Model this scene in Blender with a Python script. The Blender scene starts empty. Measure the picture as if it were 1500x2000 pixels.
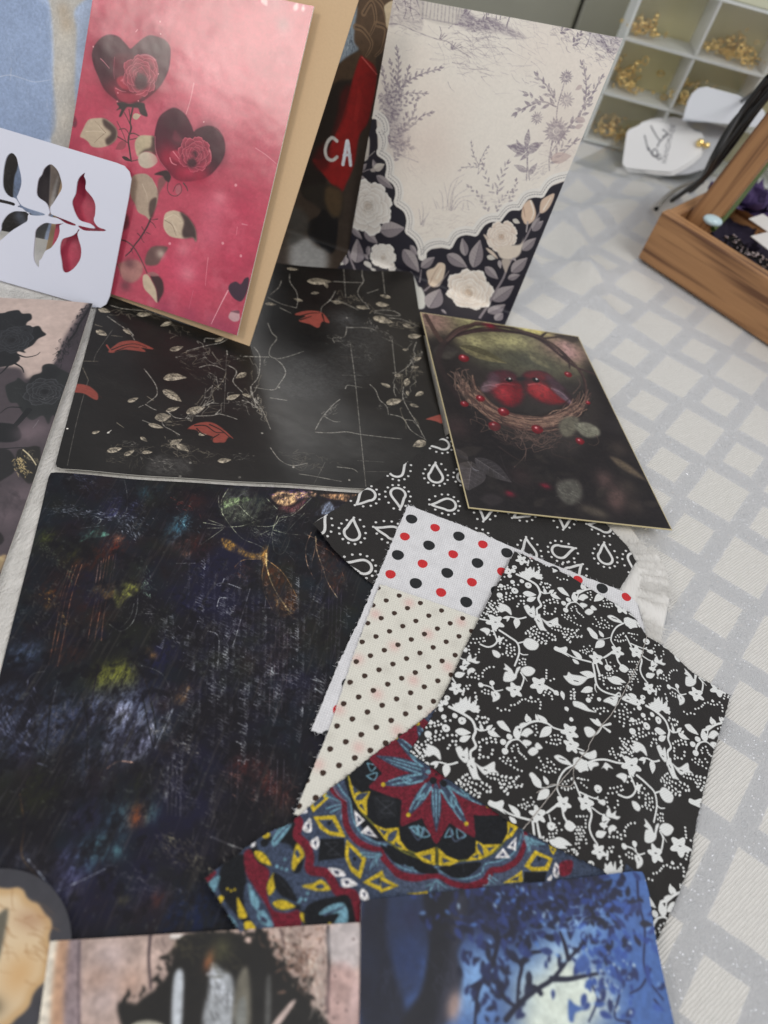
import bpy, bmesh, math, random
import numpy as np
from mathutils import Vector, Matrix

CAM_R=[[0.953137,0.30254,-0.0],[0.233418,-0.735373,0.636193],[0.192474,-0.606379,-0.77153]];CAM_H=0.27;CAM_F=1.45
LAT=[[0.13495,0.44419],[0.0291,-0.01059],[-0.01708,-0.03515]]
DROP=[[0.13895,0.21674],[0.98591,-0.16726]]
scene = bpy.context.scene
COL = scene.collection
# ------------------------------------------------------------------ camera
cam_d = bpy.data.cameras.new('camera'); cam = bpy.data.objects.new('camera', cam_d); COL.objects.link(cam)
cam_d.sensor_fit = 'VERTICAL'; cam_d.sensor_height = 24.0; cam_d.sensor_width = 18.0
cam_d.lens = CAM_F * 1000 / 2000 * 24.0
R_ = np.array(CAM_R)
M = Matrix.Identity(4)
for i in range(3):
    M[i][0] = R_[i][0]; M[i][1] = -R_[i][1]; M[i][2] = -R_[i][2]
M[2][3] = CAM_H
cam.matrix_world = M
cam_d.clip_start = .01; cam_d.clip_end = 30
cam_d.dof.use_dof = True; cam_d.dof.focus_distance = .335; cam_d.dof.aperture_fstop = 5.0
scene.camera = cam
# ------------------------------------------------------------------ ambient room light and the lamps of the room
w = bpy.data.worlds.new('World'); scene.world = w; w.use_nodes = True
bg = w.node_tree.nodes['Background']; bg.inputs[0].default_value = (.93, .95, 1, 1); bg.inputs[1].default_value = .57
def area(name, loc, target, sx, sy, power, col):
    l = bpy.data.lights.new(name, 'AREA'); l.shape = 'RECTANGLE'; l.size = sx; l.size_y = sy; l.energy = power; l.color = col
    o = bpy.data.objects.new(name, l); COL.objects.link(o); o.location = loc
    o.rotation_euler = (Vector(target) - Vector(loc)).to_track_quat('-Z', 'Y').to_euler()
    return o
area('ceiling_lamp', (-0.282, 1.677, 1.096), (0, .33, 0), .36, .26, 3.6, (1, .98, .95))
area('desk_lamp', (-0.587, -0.458, 0.933), (-.07, .37, .10), .26, .26, 3.2, (1, .91, .82))
area('side_lamp', (.9, -.2, 1.7), (.05, .3, 0), .8, .8, 12.5, (1, .98, .95))
scene.view_settings.view_transform = 'Standard'; scene.view_settings.look = 'None'
scene.view_settings.exposure = 0.0; scene.view_settings.gamma = 1.0
scene.view_settings.use_curve_mapping = False

# ------------------------------------------------------------------ helpers
def tag(o, label, cat, group=None, kind=None):
    o['label'] = label; o['category'] = cat
    if group: o['group'] = group
    if kind: o['kind'] = kind
    return o
def link(name, me, mats, parent=None):
    o = bpy.data.objects.new(name, me); COL.objects.link(o)
    for m in (mats if isinstance(mats, (list, tuple)) else [mats]): me.materials.append(m)
    if parent: o.parent = parent
    return o
def empty(name, loc=(0, 0, 0)):
    o = bpy.data.objects.new(name, None); COL.objects.link(o); o.location = loc; o.empty_display_size = .01
    return o
def put(o, parent):
    o.parent = parent; o.matrix_parent_inverse = Matrix.Translation(-Vector(parent.location)); return o
def obj(name, bm, mats, parent=None, smooth=False):
    me = bpy.data.meshes.new(name); bm.to_mesh(me); bm.free()
    if smooth:
        for p in me.polygons: p.use_smooth = True
    o = link(name, me, mats)
    if parent: put(o, parent)
    return o
def s2l(c):
    c = np.asarray(c, float) / 255.
    return tuple(np.where(c <= .04045, c / 12.92, ((c + .055) / 1.055) ** 2.4)) + (1.,)
class NT:
    def __init__(s, name):
        s.m = bpy.data.materials.new(name); s.m.use_nodes = True; s.t = s.m.node_tree
        s.b = s.t.nodes['Principled BSDF']; s.out = s.t.nodes['Material Output']
    def n(s, typ, **kw):
        x = s.t.nodes.new(typ)
        for k, v in kw.items():
            if k.startswith('i_'): 
                key = k[2:]; x.inputs[int(key) if key.isdigit() else key.replace('_', ' ')].default_value = v
            else: setattr(x, k, v)
        return x
    def l(s, a, b): s.t.links.new(a, b)
    def math(s, op, a, b=None, c=None):
        x = s.n('ShaderNodeMath', operation=op)
        for i, v in enumerate((a, b, c)):
            if v is None: continue
            if isinstance(v, (int, float)): x.inputs[i].default_value = v
            else: s.l(v, x.inputs[i])
        return x.outputs[0]
    def mix(s, fac, a, b, mode='MIX'):
        x = s.n('ShaderNodeMix', data_type='RGBA', blend_type=mode)
        for i, v in ((0, fac), (6, a), (7, b)):
            if isinstance(v, (int, float)): x.inputs[i].default_value = v
            elif isinstance(v, tuple): x.inputs[i].default_value = v
            else: s.l(v, x.inputs[i])
        return x.outputs[2]
    def bump(s, h, strength=.3, dist=.001):
        x = s.n('ShaderNodeBump'); x.inputs['Strength'].default_value = strength; x.inputs['Distance'].default_value = dist
        s.l(h, x.inputs['Height']); s.l(x.outputs[0], s.b.inputs['Normal']); return x
def plain(name, col, rough=.6, metal=0., noise=0., nscale=200., spec=.5, bump=0.):
    t = NT(name); t.b.inputs['Base Color'].default_value = s2l(col); t.b.inputs['Roughness'].default_value = rough
    t.b.inputs['Metallic'].default_value = metal; t.b.inputs['Specular IOR Level'].default_value = spec
    if noise or bump:
        tc = t.n('ShaderNodeTexCoord'); nz = t.n('ShaderNodeTexNoise', i_Scale=nscale, i_Detail=5.)
        t.l(tc.outputs['Object'], nz.inputs['Vector'])
        if noise:
            c2 = tuple(max(0., x * (1 - noise)) for x in s2l(col)[:3]) + (1.,)
            t.l(t.mix(nz.outputs[0], c2, tuple(min(1, x * (1 + noise * .6)) for x in s2l(col)[:3]) + (1.,)), t.b.inputs['Base Color'])
        if bump: t.bump(nz.outputs[0], bump, .0006)
    return t.m

# ------------------------------------------------------------------ ink: a small raster painter working in millimetres on the sheet
def vnoise(h, w, cell, rng, octs=4, gain=.55, aniso=(1, 1)):
    out = np.zeros((h, w)); amp = 1.; tot = 0.
    for o in range(octs):
        cy = max(1., cell * aniso[1] / 2 ** o); cx = max(1., cell * aniso[0] / 2 ** o)
        gy = int(h / cy) + 3; gx = int(w / cx) + 3; g = rng.random((gy, gx))
        y = np.arange(h) / cy; x = np.arange(w) / cx
        yi = y.astype(int); xi = x.astype(int); fy = (y - yi)[:, None]; fx = (x - xi)[None, :]
        fy = fy * fy * (3 - 2 * fy); fx = fx * fx * (3 - 2 * fx)
        a = g[yi][:, xi]; b = g[yi][:, xi + 1]; c = g[yi + 1][:, xi]; d = g[yi + 1][:, xi + 1]
        out += amp * ((a * (1 - fx) + b * fx) * (1 - fy) + (c * (1 - fx) + d * fx) * fy); tot += amp; amp *= gain
    return out / tot
def spline(P, closed, step=1.):
    P = np.asarray(P, float)
    if len(P) == 2 and not closed:
        n = max(2, int(np.hypot(*(P[1] - P[0])) / step) + 1); t = np.linspace(0, 1, n)[:, None]; return P[0] + (P[1] - P[0]) * t
    n = len(P); out = []
    rng = range(n if closed else n - 1)
    for i in rng:
        if closed: p0, p1, p2, p3 = P[i - 1], P[i], P[(i + 1) % n], P[(i + 2) % n]
        else: p0, p1, p2, p3 = P[max(i - 1, 0)], P[i], P[i + 1], P[min(i + 2, n - 1)]
        k = max(2, int(np.hypot(*(p2 - p1)) / step) + 1)
        t = np.linspace(0, 1, k, endpoint=False)[:, None]
        out.append(.5 * ((2 * p1) + (-p0 + p2) * t + (2 * p0 - 5 * p1 + 4 * p2 - p3) * t ** 2 + (-p0 + 3 * p1 - 3 * p2 + p3) * t ** 3))
    if not closed: out.append(P[-1:])
    return np.concatenate(out)
def boxblur(a, r):
    r = int(round(r))
    if r < 1: return a
    for ax in (0, 1):
        for _ in range(2):
            p = np.pad(a, [(r + 1, r) if i == ax else (0, 0) for i in (0, 1)], mode='edge'); c = np.cumsum(p, ax)
            n = a.shape[ax]
            a = (np.take(c, np.arange(2 * r + 1, 2 * r + 1 + n), ax) - np.take(c, np.arange(0, n), ax)) / (2 * r + 1)
    return a
class Canvas:
    def __init__(s, x0, y0, x1, y1, ppm, base=(255, 255, 255)):
        s.x0, s.y0, s.k = x0, y0, ppm; s.w = int((x1 - x0) * ppm) + 1; s.h = int((y1 - y0) * ppm) + 1
        s.a = np.empty((s.h, s.w, 3)); s.a[:] = np.array(base) / 255.
    def px(s, P): P = np.asarray(P, float).reshape(-1, 2); return (P - (s.x0, s.y0)) * s.k
    def comp(s, X0, Y0, mask, col, alpha=1.):
        h, w = mask.shape; xa, ya = max(X0, 0), max(Y0, 0); xb, yb = min(X0 + w, s.w), min(Y0 + h, s.h)
        if xb <= xa or yb <= ya: return
        m = (mask[ya - Y0:yb - Y0, xa - X0:xb - X0] * alpha)[..., None]
        c = np.asarray(col, float)
        if c.ndim == 1: c = c / 255.
        else: c = c[ya - Y0:yb - Y0, xa - X0:xb - X0] / 255.
        v = s.a[ya:yb, xa:xb]; v += (c - v) * m
    def polymask(s, Q, blur=0., ss=3):
        pad = int(2 * blur) + 2
        X0 = int(math.floor(Q[:, 0].min())) - pad; Y0 = int(math.floor(Q[:, 1].min())) - pad
        W = int(Q[:, 0].max()) + pad + 2 - X0; Hh = int(Q[:, 1].max()) + pad + 2 - Y0
        if W <= 0 or Hh <= 0 or W * Hh > 2e7 or X0 > s.w or Y0 > s.h or X0 + W < 0 or Y0 + Hh < 0: return None
        q = (Q - (X0, Y0)); a = q; b = np.roll(q, -1, 0)
        a = a * (1, ss); b = b * (1, ss)
        ylo = np.minimum(a[:, 1], b[:, 1]); yhi = np.maximum(a[:, 1], b[:, 1])
        r0 = np.ceil(ylo - .5).astype(int); r1 = np.ceil(yhi - .5).astype(int); cnt = np.maximum(r1 - r0, 0)
        e = np.repeat(np.arange(len(a)), cnt)
        if len(e) == 0: return None
        rows = np.concatenate([np.arange(x, y) for x, y in zip(r0, r1) if y > x])
        t = (rows + .5 - a[e, 1]) / (b[e, 1] - a[e, 1]); x = a[e, 0] + t * (b[e, 0] - a[e, 0])
        o = np.lexsort((x, rows)); rows = rows[o]; x = np.clip(x[o], 0, W - 1.001)
        first = np.r_[True, rows[1:] != rows[:-1]]; start = np.maximum.accumulate(np.where(first, np.arange(len(rows)), 0))
        sg = 1. - 2. * ((np.arange(len(rows)) - start) % 2)
        D = np.zeros((Hh * ss, W + 1)); xi = x.astype(int); fr = x - xi
        ok = (rows >= 0) & (rows < Hh * ss)
        np.add.at(D, (rows[ok], xi[ok]), (sg * (1 - fr))[ok]); np.add.at(D, (rows[ok], xi[ok] + 1), (sg * fr)[ok])
        m = np.clip(np.cumsum(D, 1)[:, :W], 0, 1).reshape(Hh, ss, W).mean(1)
        if blur > .6: m = boxblur(m, blur / 1.5)
        return X0, Y0, m
    def poly(s, P, col, blur=0., a=1., smooth=True):
        Q = s.px(P)
        if smooth: Q = spline(Q, True, 2.)
        r = s.polymask(Q, blur * s.k)
        if r: s.comp(r[0], r[1], r[2], col, a)
        return r
    def strokemask(s, Q, w0, w1, blur=0., sp=True):
        rm = max(w0, w1) / 2
        L = spline(Q, False, max(.45, min(w0, w1) * .1)) if sp else Q
        t = np.linspace(0, 1, len(L)); r = np.maximum((w0 + (w1 - w0) * t) / 2, .28)
        pad = int(rm + 2 * blur) + 3
        X0 = int(L[:, 0].min()) - pad; Y0 = int(L[:, 1].min()) - pad
        W = int(L[:, 0].max()) + pad + 1 - X0; Hh = int(L[:, 1].max()) + pad + 1 - Y0
        if X0 > s.w or Y0 > s.h or X0 + W < 0 or Y0 + Hh < 0: return None
        m = np.zeros((Hh, W)); K = int(math.ceil(rm + 1)); o = np.arange(-K, K + 1)
        ci = np.round(L).astype(int)
        for ch in range(0, len(L), 4000):
            c = ci[ch:ch + 4000]; l = L[ch:ch + 4000]; rr = r[ch:ch + 4000]
            X = c[:, 0, None, None] + o[None, None, :]; Y = c[:, 1, None, None] + o[None, :, None]
            d = np.hypot(X - l[:, 0, None, None], Y - l[:, 1, None, None])
            v = np.clip(rr[:, None, None] + .5 - d, 0, 1)
            np.maximum.at(m, (np.broadcast_to(Y - Y0, v.shape), np.broadcast_to(X - X0, v.shape)), v)
        if blur > .6: m = boxblur(m, blur / 1.5)
        return X0, Y0, m
    def stroke(s, P, col, w0, w1=None, a=1., blur=0.):
        k = s.k; w1 = w0 if w1 is None else w1
        r = s.strokemask(s.px(P), max(w0 * k, .7), max(w1 * k, .5), blur * k)
        if r: s.comp(r[0], r[1], r[2], col, a * min(1, (max(w0, w1) * k) / .7))
    def blob(s, p, col, r, r2, a, ang=0.):
        q = s.px(p)[0]; r *= s.k; r2 *= s.k; R = int(2.2 * max(r, r2)) + 1
        X0 = int(q[0]) - R; Y0 = int(q[1]) - R
        y, x = np.mgrid[0:2 * R + 1, 0:2 * R + 1]; x = x + X0 - q[0]; y = y + Y0 - q[1]
        c, n = math.cos(math.radians(ang)), math.sin(math.radians(ang)); u = x * c + y * n; v = -x * n + y * c
        s.comp(X0, Y0, np.exp(-((u / r) ** 2 + (v / r2) ** 2) * 1.1), col, a)
    def discs(s, P, col, r, a=1., wob=0.):
        for i, q in enumerate(np.asarray(P, float).reshape(-1, 2)):
            if wob:
                th = np.linspace(0, 2 * np.pi, 14, endpoint=False); rr = r * (1 + wob * .5 * np.sin(th * 3 + i) + wob * .6 * np.sin(2 * th + 2 * i))
                s.poly(q + np.c_[np.cos(th), np.sin(th)] * rr[:, None], col, 0, a)
            else: s.stroke([q, q + (1e-3, 0)], col, 2 * r, 2 * r, a)
    def leaf(s, b, t, ratio, c1, c2, vein, bend=0., a=1., blur=0.):
        b = np.asarray(b, float); t = np.asarray(t, float); d = t - b; n = np.array([-d[1], d[0]])
        u = np.linspace(0, 1, 9); mid = b + d * u[:, None] + n * (bend * np.sin(np.pi * u))[:, None]
        hw = ratio / 2 * np.sin(np.pi * u ** .8) ** .9 * (1 - .15 * u)
        A = mid + n * hw[:, None]; B = mid - n * hw[:, None]
        s.poly(np.r_[A, B[-2:0:-1]], c1, blur, a)
        if c2 != c1: s.poly(np.r_[A, mid[-2:0:-1]], c2, blur, a * .85)
        if vein:
            L = np.hypot(*d); s.stroke(mid, vein, L * .022, L * .008, a * .8)
            for k in (1, 2, 3, 4, 5, 6):
                for sd in (A, B):
                    p = mid[k]; q = sd[min(k + 1, 8)]; s.stroke([p, p + (q - p) * .86], vein, L * .012, L * .006, a * .55)
    def rose(s, p, r, base, shade, light, seed, sq=1.):
        rng = np.random.default_rng(int(seed)); p = np.asarray(p, float); k = s.k
        def petal(c, ang, ra, rt, dark=.8, tsh=0.):
            R = int(max(ra, rt) * k * 1.3) + 2; q = s.px(c)[0]; X0 = int(q[0]) - R; Y0 = int(q[1]) - R
            y, x = np.mgrid[0:2 * R + 1, 0:2 * R + 1]; x = (x + X0 - q[0]) / k; y = (y + Y0 - q[1]) / k
            u = x * math.cos(ang) + y * math.sin(ang); v = -x * math.sin(ang) + y * math.cos(ang); th = np.arctan2(v / rt, u / ra)
            rr = np.hypot(u / ra, v / rt) / (1 + .05 * np.sin(5 * th + seed) + .03 * np.sin(11 * th + 2 * seed))
            m = np.clip((1 - rr) * min(ra, rt) * k + .5, 0, 1)
            tt = np.clip((u / ra + 1) / 2 + tsh, 0, 1)[..., None]; rim = np.clip((rr - .8) / .2, 0, 1)[..., None] * (tt > .45)
            col = np.array(shade) * (1 - tt) + np.array(base) * tt; col = col + (np.array(light) - col) * (rim * .8 + .25 * tt ** 3)
            sh = np.clip((1.12 - rr) * 5, 0, 1); s.comp(X0, Y0, sh, np.array(shade) * .62, .5 * dark); s.comp(X0, Y0, m, col)
        for ring, (rad, n, ra, rt) in enumerate(((.62, 8, .42, .40), (.45, 7, .40, .36), (.30, 6, .34, .32), (.19, 5, .26, .25), (.10, 4, .18, .18))):
            o = rng.random() * 6.28
            for i in rng.permutation(n):
                an = o + 6.283 * i / n + rng.normal() * .1; rj = rad * (1 + rng.normal() * .06)
                petal(p + np.array([math.cos(an), math.sin(an)]) * r * rj, an, r * ra, r * rt, .5 + .1 * ring)
        for i in range(5):
            th = np.linspace(0, 3.4, 8) + rng.random() * 6; s.stroke(p + np.c_[np.cos(th), np.sin(th)] * (r * (.05 + .045 * i)), np.array(shade) * .75, r * .02, r * .008, .8)
    def scratch(s, P, col, sz, w, n, seed, a):
        rng = np.random.default_rng(int(seed)); L = spline(np.asarray(P, float).reshape(-1, 2), False, .4)
        d = L[-1] - L[0]; an0 = math.atan2(d[1], d[0])
        for i in range(int(n)):
            c = L[rng.integers(len(L))] + rng.normal(size=2) * sz * .55; an = an0 + rng.normal() * .4; ln = sz * rng.uniform(.25, 1.)
            v = np.array([math.cos(an), math.sin(an)]) * ln / 2; n_ = np.array([-v[1], v[0]]) * rng.normal() * .2
            s.stroke([c - v, c + n_, c + v], col, w * rng.uniform(.6, 1.3), w * .4, a * rng.uniform(.35, 1))
    def hand(s, P, col, h, w, seed, a):
        rng = np.random.default_rng(int(seed)); P = np.asarray(P, float).reshape(-1, 2); d = P[-1] - P[0]; L = np.hypot(*d); d /= L; n = np.array([-d[1], d[0]])
        x = 0.
        while x < L - h:
            wl = int(rng.integers(2, 7)); pts = []
            for i in range(wl):
                adv = h * rng.uniform(.35, .6); up = rng.choice([.5, .5, .5, 1.15, 1.2, -.5], p=[.24, .24, .2, .14, .1, .08])
                pts += [(x, 0), (x + adv * .55, h * up), (x + adv * .45, h * up * .9), (x + adv * .5, 0)]; x += adv
            pts.append((x + h * .15, h * .15)); Q = np.array(pts) * (1, 1); Q[:, 0] += Q[:, 1] * .35
            W = P[0] + d * Q[:, :1] + n * Q[:, 1:]
            if rng.random() < .9: s.stroke(W, col, w, w * .7, a * rng.uniform(.35, 1.))
            if rng.random() < .2: s.discs([W[1] + n * h * .3], col, w * .7, a)
            x += h * rng.uniform(.4, 1.3)
    def twig(s, P, col, ln, n, ratio, a, seed):
        L = spline(np.asarray(P, float).reshape(-1, 2), False, .3); n = int(n)
        for i in range(n):
            k = int((i + .6) / n * (len(L) - 2)); d = L[min(k + 2, len(L) - 1)] - L[max(k - 2, 0)]; an = math.atan2(d[1], d[0]); side = 1 if i % 2 else -1
            an += side * (.75 - .25 * i / n); l_ = ln * (1 - .4 * i / n)
            s.leaf(L[k], L[k] + np.array([math.cos(an), math.sin(an)]) * l_, ratio, col, col, None, 0, a)
        d = L[-1] - L[-3]; d = d / (np.hypot(*d) + 1e-9); s.leaf(L[-1] - d * ln * .2, L[-1] + d * ln * .6, ratio, col, col, None, 0, a)
    def daisy(s, p, col, r, n, a):
        n = int(n)
        for i in range(n):
            an = 6.283 * i / n; v = np.array([math.cos(an), math.sin(an)]); s.leaf(np.asarray(p) + v * r * .22, np.asarray(p) + v * r * (1 if i % 2 else .86), .3, col, col, None, 0, a)
        s.discs([p], col, r * .2, a)
    def five(s, p, col, r, rot):
        th = np.linspace(0, 2 * np.pi, 40, endpoint=False); rr = r * (.80 + .2 * np.cos(5 * (th + rot))) + r * .05 * np.sin(7 * th + rot * 9)
        s.poly(np.asarray(p) + np.c_[np.cos(th), np.sin(th)] * rr[:, None], col, 0, 1, False)
    def dashes(s, P, col, w, ln, gap):
        L = spline(np.asarray(P, float).reshape(-1, 2), False, .05); seg = np.r_[0, np.cumsum(np.hypot(*np.diff(L, axis=0).T))]; x = 0.
        while x + ln < seg[-1]:
            i, j = np.searchsorted(seg, (x, x + ln)); s.stroke([L[i], L[min(j, len(L) - 1)]], col, w, w, .8); x += ln + gap
    def paisley(s, bowl, tip, col, w):
        b = np.asarray(bowl, float); d = np.asarray(tip, float) - b; L = np.hypot(*d); d = d / L; n = np.array([-d[1], d[0]]); r = 3.6
        T = 8.2; u = []
        th = np.linspace(1.0, 2 * np.pi - .95, 14)
        u += [(r * math.cos(t), r * math.sin(t)) for t in th]
        pts = [(T, 1.5)] + [(6.3, 2.2), (4.2, 2.6)] + u + [(3.7, -1.8), (5.7, -.2)]
        pts = [b + d * (x - 1.) + n * y for x, y in pts]; pts.append(pts[0])
        s.stroke(pts, col, 1.3, 1.3)
        for i in range(13):
            t = 2 * math.pi * i / 13 + .24; rx = 6.4 + (2.3 if math.cos(t) > .9 else (1. if math.cos(t) > .55 else 0)); c = b + d * (rx * math.cos(t) - .2) + n * (6.2 * math.sin(t))
            s.discs([c], col, .62, 1., .08)
    def run(s, ops, off=(0, 0)):
        for op in ops:
            t, c, ws, pr, m = op[:5]; m = np.cumsum(np.array(m, float).reshape(-1, 2), 0) * .1 + off; c = PAL[c]; op = op[:5] + [PAL[i] if i >= 0 else None for i in op[5:]]
            if t == 'P': s.poly(m, c, ws[0], pr[0], bool(pr[1]))
            elif t == 'S': s.stroke(m, c, ws[0], ws[1], pr[0], ws[2])
            elif t == 'B': s.blob(m[0], c, ws[0], ws[1], pr[0], pr[1])
            elif t == 'C': s.discs(m, c, ws[0], pr[0], .06)
            elif t == 'L': s.leaf(m[0], m[1], pr[0], c, op[5], op[6], pr[1], pr[2], ws[0])
            elif t == 'R': s.rose(m[0], ws[0], c, op[5], op[6], pr[0])
            elif t == 'X': s.scratch(m, c, ws[0], ws[1], pr[0], pr[1], pr[2])
            elif t == 'H': s.hand(m, c, ws[0], ws[1], pr[0], pr[1])
            elif t == 'T': s.twig(m, c, ws[0], pr[0], pr[1], pr[2], pr[3])
            elif t == 'F': s.daisy(m[0], c, ws[0], pr[0], pr[1])
            elif t == 'Q': s.five(m[0], c, ws[0], pr[0])
            elif t == 'D': s.dashes(m, c, ws[0], ws[1], ws[2])
            elif t == 'G':
                rg = np.random.default_rng(int(pr[1])); cs = [c] + [q for q in op[5:] if q is not None]
                for i in range(int(pr[0])):
                    p = m[0] + rg.normal(size=2) * (ws[0], ws[1]); an = rg.uniform(0, 6.28); s.leaf(p, p + np.array((math.cos(an), math.sin(an))) * rg.uniform(ws[2], ws[3]), pr[2], (k_ := cs[rg.integers(len(cs))]), k_, None, 0, pr[3], ws[4])
            elif t == 'N':
                rg = np.random.default_rng(int(pr[1])); cs = [c] + [q for q in op[5:] if q is not None]; L = spline(m, False, .5)
                for i in range(int(pr[0])):
                    ln = int(len(L) * rg.uniform(pr[2] * .6, min(1, pr[2] * 1.6))); a0 = rg.integers(0, max(1, len(L) - ln)); q = L[a0:a0 + ln:max(1, ln // 5)] + rg.normal(size=2) * ws[1] * .7
                    s.stroke(q + rg.normal(size=q.shape) * ws[1] * .3, cs[rg.integers(len(cs))], ws[0] * rg.uniform(.7, 1.3), ws[0] * .5, pr[3])
            elif t == 'Y': s.paisley(m[0], m[1], c, ws[0])
    def wear(s, before, lo, hi, cell, seed, aniso=(1, 1), th=.45, k=4.):   # the ink keeps only part of each mark
        v = vnoise(s.h, s.w, cell * s.k, np.random.default_rng(seed), 4, .7, aniso); n = (lo + (hi - lo) * np.clip((v - th) * k + .5, 0, 1))[..., None]; s.a = before + (s.a - before) * n
    def mottle(s, amount, cell, seed, tint=(1, 1, 1), octs=5, aniso=(1, 1)):
        v = vnoise(s.h, s.w, cell * s.k, np.random.default_rng(seed), octs, .6, aniso) - .5
        s.a *= np.clip(1 + v[..., None] * amount * 2 * np.array(tint), 0, 3)
    def image(s, name):
        im = bpy.data.images.new(name, s.w, s.h); a = np.ones((s.h, s.w, 4), np.float32); a[..., :3] = np.clip(s.a, 0, 1)
        im.pixels.foreach_set(a.ravel()); im.update(); im.pack(); return im

# ------------------------------------------------------------------ the printed sheets and cloth swatches
STENCIL=dict(out=[-82.83,72.83,-0.3,71.78,3.68,71.4,6.59,69.51,8.14,66.29,8.17,57.74,5.82,7.52,4.57,2.87,1.9,0.25,-2.13,-0.59,-77.07,-0.17],holes=[[-52.68,62.57,-50.09,61.52,-48.64,58.23,-46.7,53.21,-46.16,49.16,-47.23,44.18,-47.67,42.65,-45.68,40.1,-43.66,39.22,-39.57,38.88,-33.21,38.68,-33.26,37.81,-39.78,36.2,-44.57,38.26,-46.6,38.29,-46.76,38.87,-45.87,39.49,-48.52,42.05,-51.03,41.99,-53.7,43.4,-55.39,46.71,-55.73,53.59,-54.87,59.8],[-40.89,37.1,-41.21,35.34,-41.19,32.95,-43.26,30.95,-48.84,25.82,-54.34,19.46,-57.41,19.37,-54.34,24.58,-54.17,28.02,-52.07,32.43,-48.83,35.45,-44.9,36.65],[-61.42,39.93,-56.34,39.63,-51.31,39.79,-48.51,39.59,-48.63,38.37,-51.66,38.27,-56.18,38.01,-61.2,37.62],[-32.81,62.51,-30.23,61.73,-27.97,59.56,-25.89,55.01,-25.79,52.24,-27.15,49.06,-29.14,44.76,-30.29,42.56,-29.63,39.64,-27.18,39.1,-21.26,38.53,-16.6,37.86,-17.0,37.04,-21.58,37.01,-25.8,38.27,-29.83,38.01,-30.98,38.27,-30.71,38.97,-30.35,40.16,-31.36,42.27,-33.11,44.17,-37.64,46.27,-38.13,51.76,-37.62,54.69,-36.56,56.36,-35.48,59.88],[-22.54,36.6,-23.49,36.01,-24.63,34.99,-24.18,32.21,-25.04,28.09,-27.53,23.26,-30.32,20.79,-31.86,16.42,-32.9,15.15,-32.79,11.94,-34.59,13.2,-36.14,16.75,-36.46,25.01,-36.46,29.39,-34.28,32.63,-31.46,34.6,-27.44,35.1,-24.02,36.21],[-15.07,63.16,-15.35,61.52,-14.05,59.32,-13.88,55.88,-11.72,54.11,-9.16,51.98,-7.74,49.06,-7.4,44.88,-7.63,42.19,-5.15,39.74,-1.27,39.34,-1.31,38.6,-6.08,37.32,-11.27,36.16,-13.86,36.43,-15.07,37.07,-14.94,37.68,-10.49,37.92,-6.61,38.57,-9.27,40.07,-14.37,40.24,-16.63,41.93,-18.52,44.75,-19.74,48.21,-18.52,52.3,-18.41,57.93,-17.18,61.03],[-14.18,35.77,-14.96,33.24,-12.41,27.59,-11.81,24.32,-12.26,20.74,-14.74,16.09,-17.99,13.11,-20.13,13.63,-21.49,18.24,-22.78,22.34,-23.01,26.2,-22.1,29.13,-17.83,31.74,-15.58,34.04,-15.03,35.64]],plane=[[-0.17701,0.29356,0.004],[0.99875,0.04994,0.0],[-0.02646,0.52926,0.84805]])
FURPATH=[([[-0.17574,0.29354],[-0.16165,0.24193],[-0.15036,0.2062],[-0.14455,0.18227],[-0.13925,0.1604],[-0.11978,0.10473]],0.0035,2600,-2.0),([[-0.14378,0.18514],[-0.10304,0.19879],[-0.05995,0.2129],[-0.00974,0.22912]],0.002,1500,-1.2),([[-0.01684,0.38231],[-6e-05,0.33936],[0.01479,0.30133],[0.02224,0.28419]],0.0025,700,-1.3),([[-0.22768,0.28756],[-0.20191,0.29197],[-0.17801,0.29522]],0.003,600,-1.5)]
THREAD=[[[0.12659,0.19462],[0.12496,0.18776],[0.12448,0.18407],[0.12298,0.1795],[0.11859,0.16844],[0.11531,0.15977],[0.11121,0.15057],[0.10804,0.14546],[0.10499,0.1395],[0.10332,0.13555],[0.10306,0.13339],[0.10049,0.12962],[0.09802,0.12519],[0.09433,0.11946],[0.09082,0.11301],[0.0887,0.10933],[0.08719,0.10671],[0.08421,0.10157],[0.0811,0.09649]],[[0.09811,0.12522],[0.09799,0.12243],[0.09836,0.11936],[0.09724,0.11722],[0.09459,0.11631],[0.09056,0.11581],[0.08783,0.11365],[0.08454,0.11065]]]
SLAT=[0.1411,0.5394,0.03]
ECARD={"out":[-37.22,25.42,-35.98,28.92,-29.8,34.8,-27.54,38.67,-20.32,44.93,-2.38,53.18,5.77,54.24,11.05,49.35,17.55,46.14,23.64,46.46,28.33,39.56,26.97,28.1,22.53,19.84,17.64,13.27,9.11,3.84,-5.38,-0.08,-28.36,-5.44,-32.54,-3.3,-33.44,0.61],"out2":[-24.19,40.75,2.48,56.25,20.31,61.11,50.35,64.82,54.31,60.24,50.6,36.6,42.85,24.98,24.17,10.51,0.25,-0.89,-13.63,-2.87],"logo":[[-22.34,28.27,-18.77,21.6,-15.36,15.51],[-19.6,38.43,-14.66,32.83,-8.71,27.62],[-16.3,18.83,-11.38,13.28,-7.72,12.15,-7.12,16.01,-10.24,19.15,-12.01,15.49,-9.04,12.9,-4.27,15.8],[-9.19,21.35,-8.4,26.51,-5.57,32.4,-3.44,36.83],[-9.48,38.35,-5.79,37.21,-5.01,34.43,-7.61,31.67],[-7.32,14.72,-5.07,10.67,-2.64,13.95]],"name":[2.1,8.97,0.31,45.52],"stud":[23.89,35.29],"plane":[[0.13523,0.66034,0.0062],[0.9998,-0.02,0.0],[0.01696,0.84788,0.52992]]}
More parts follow.
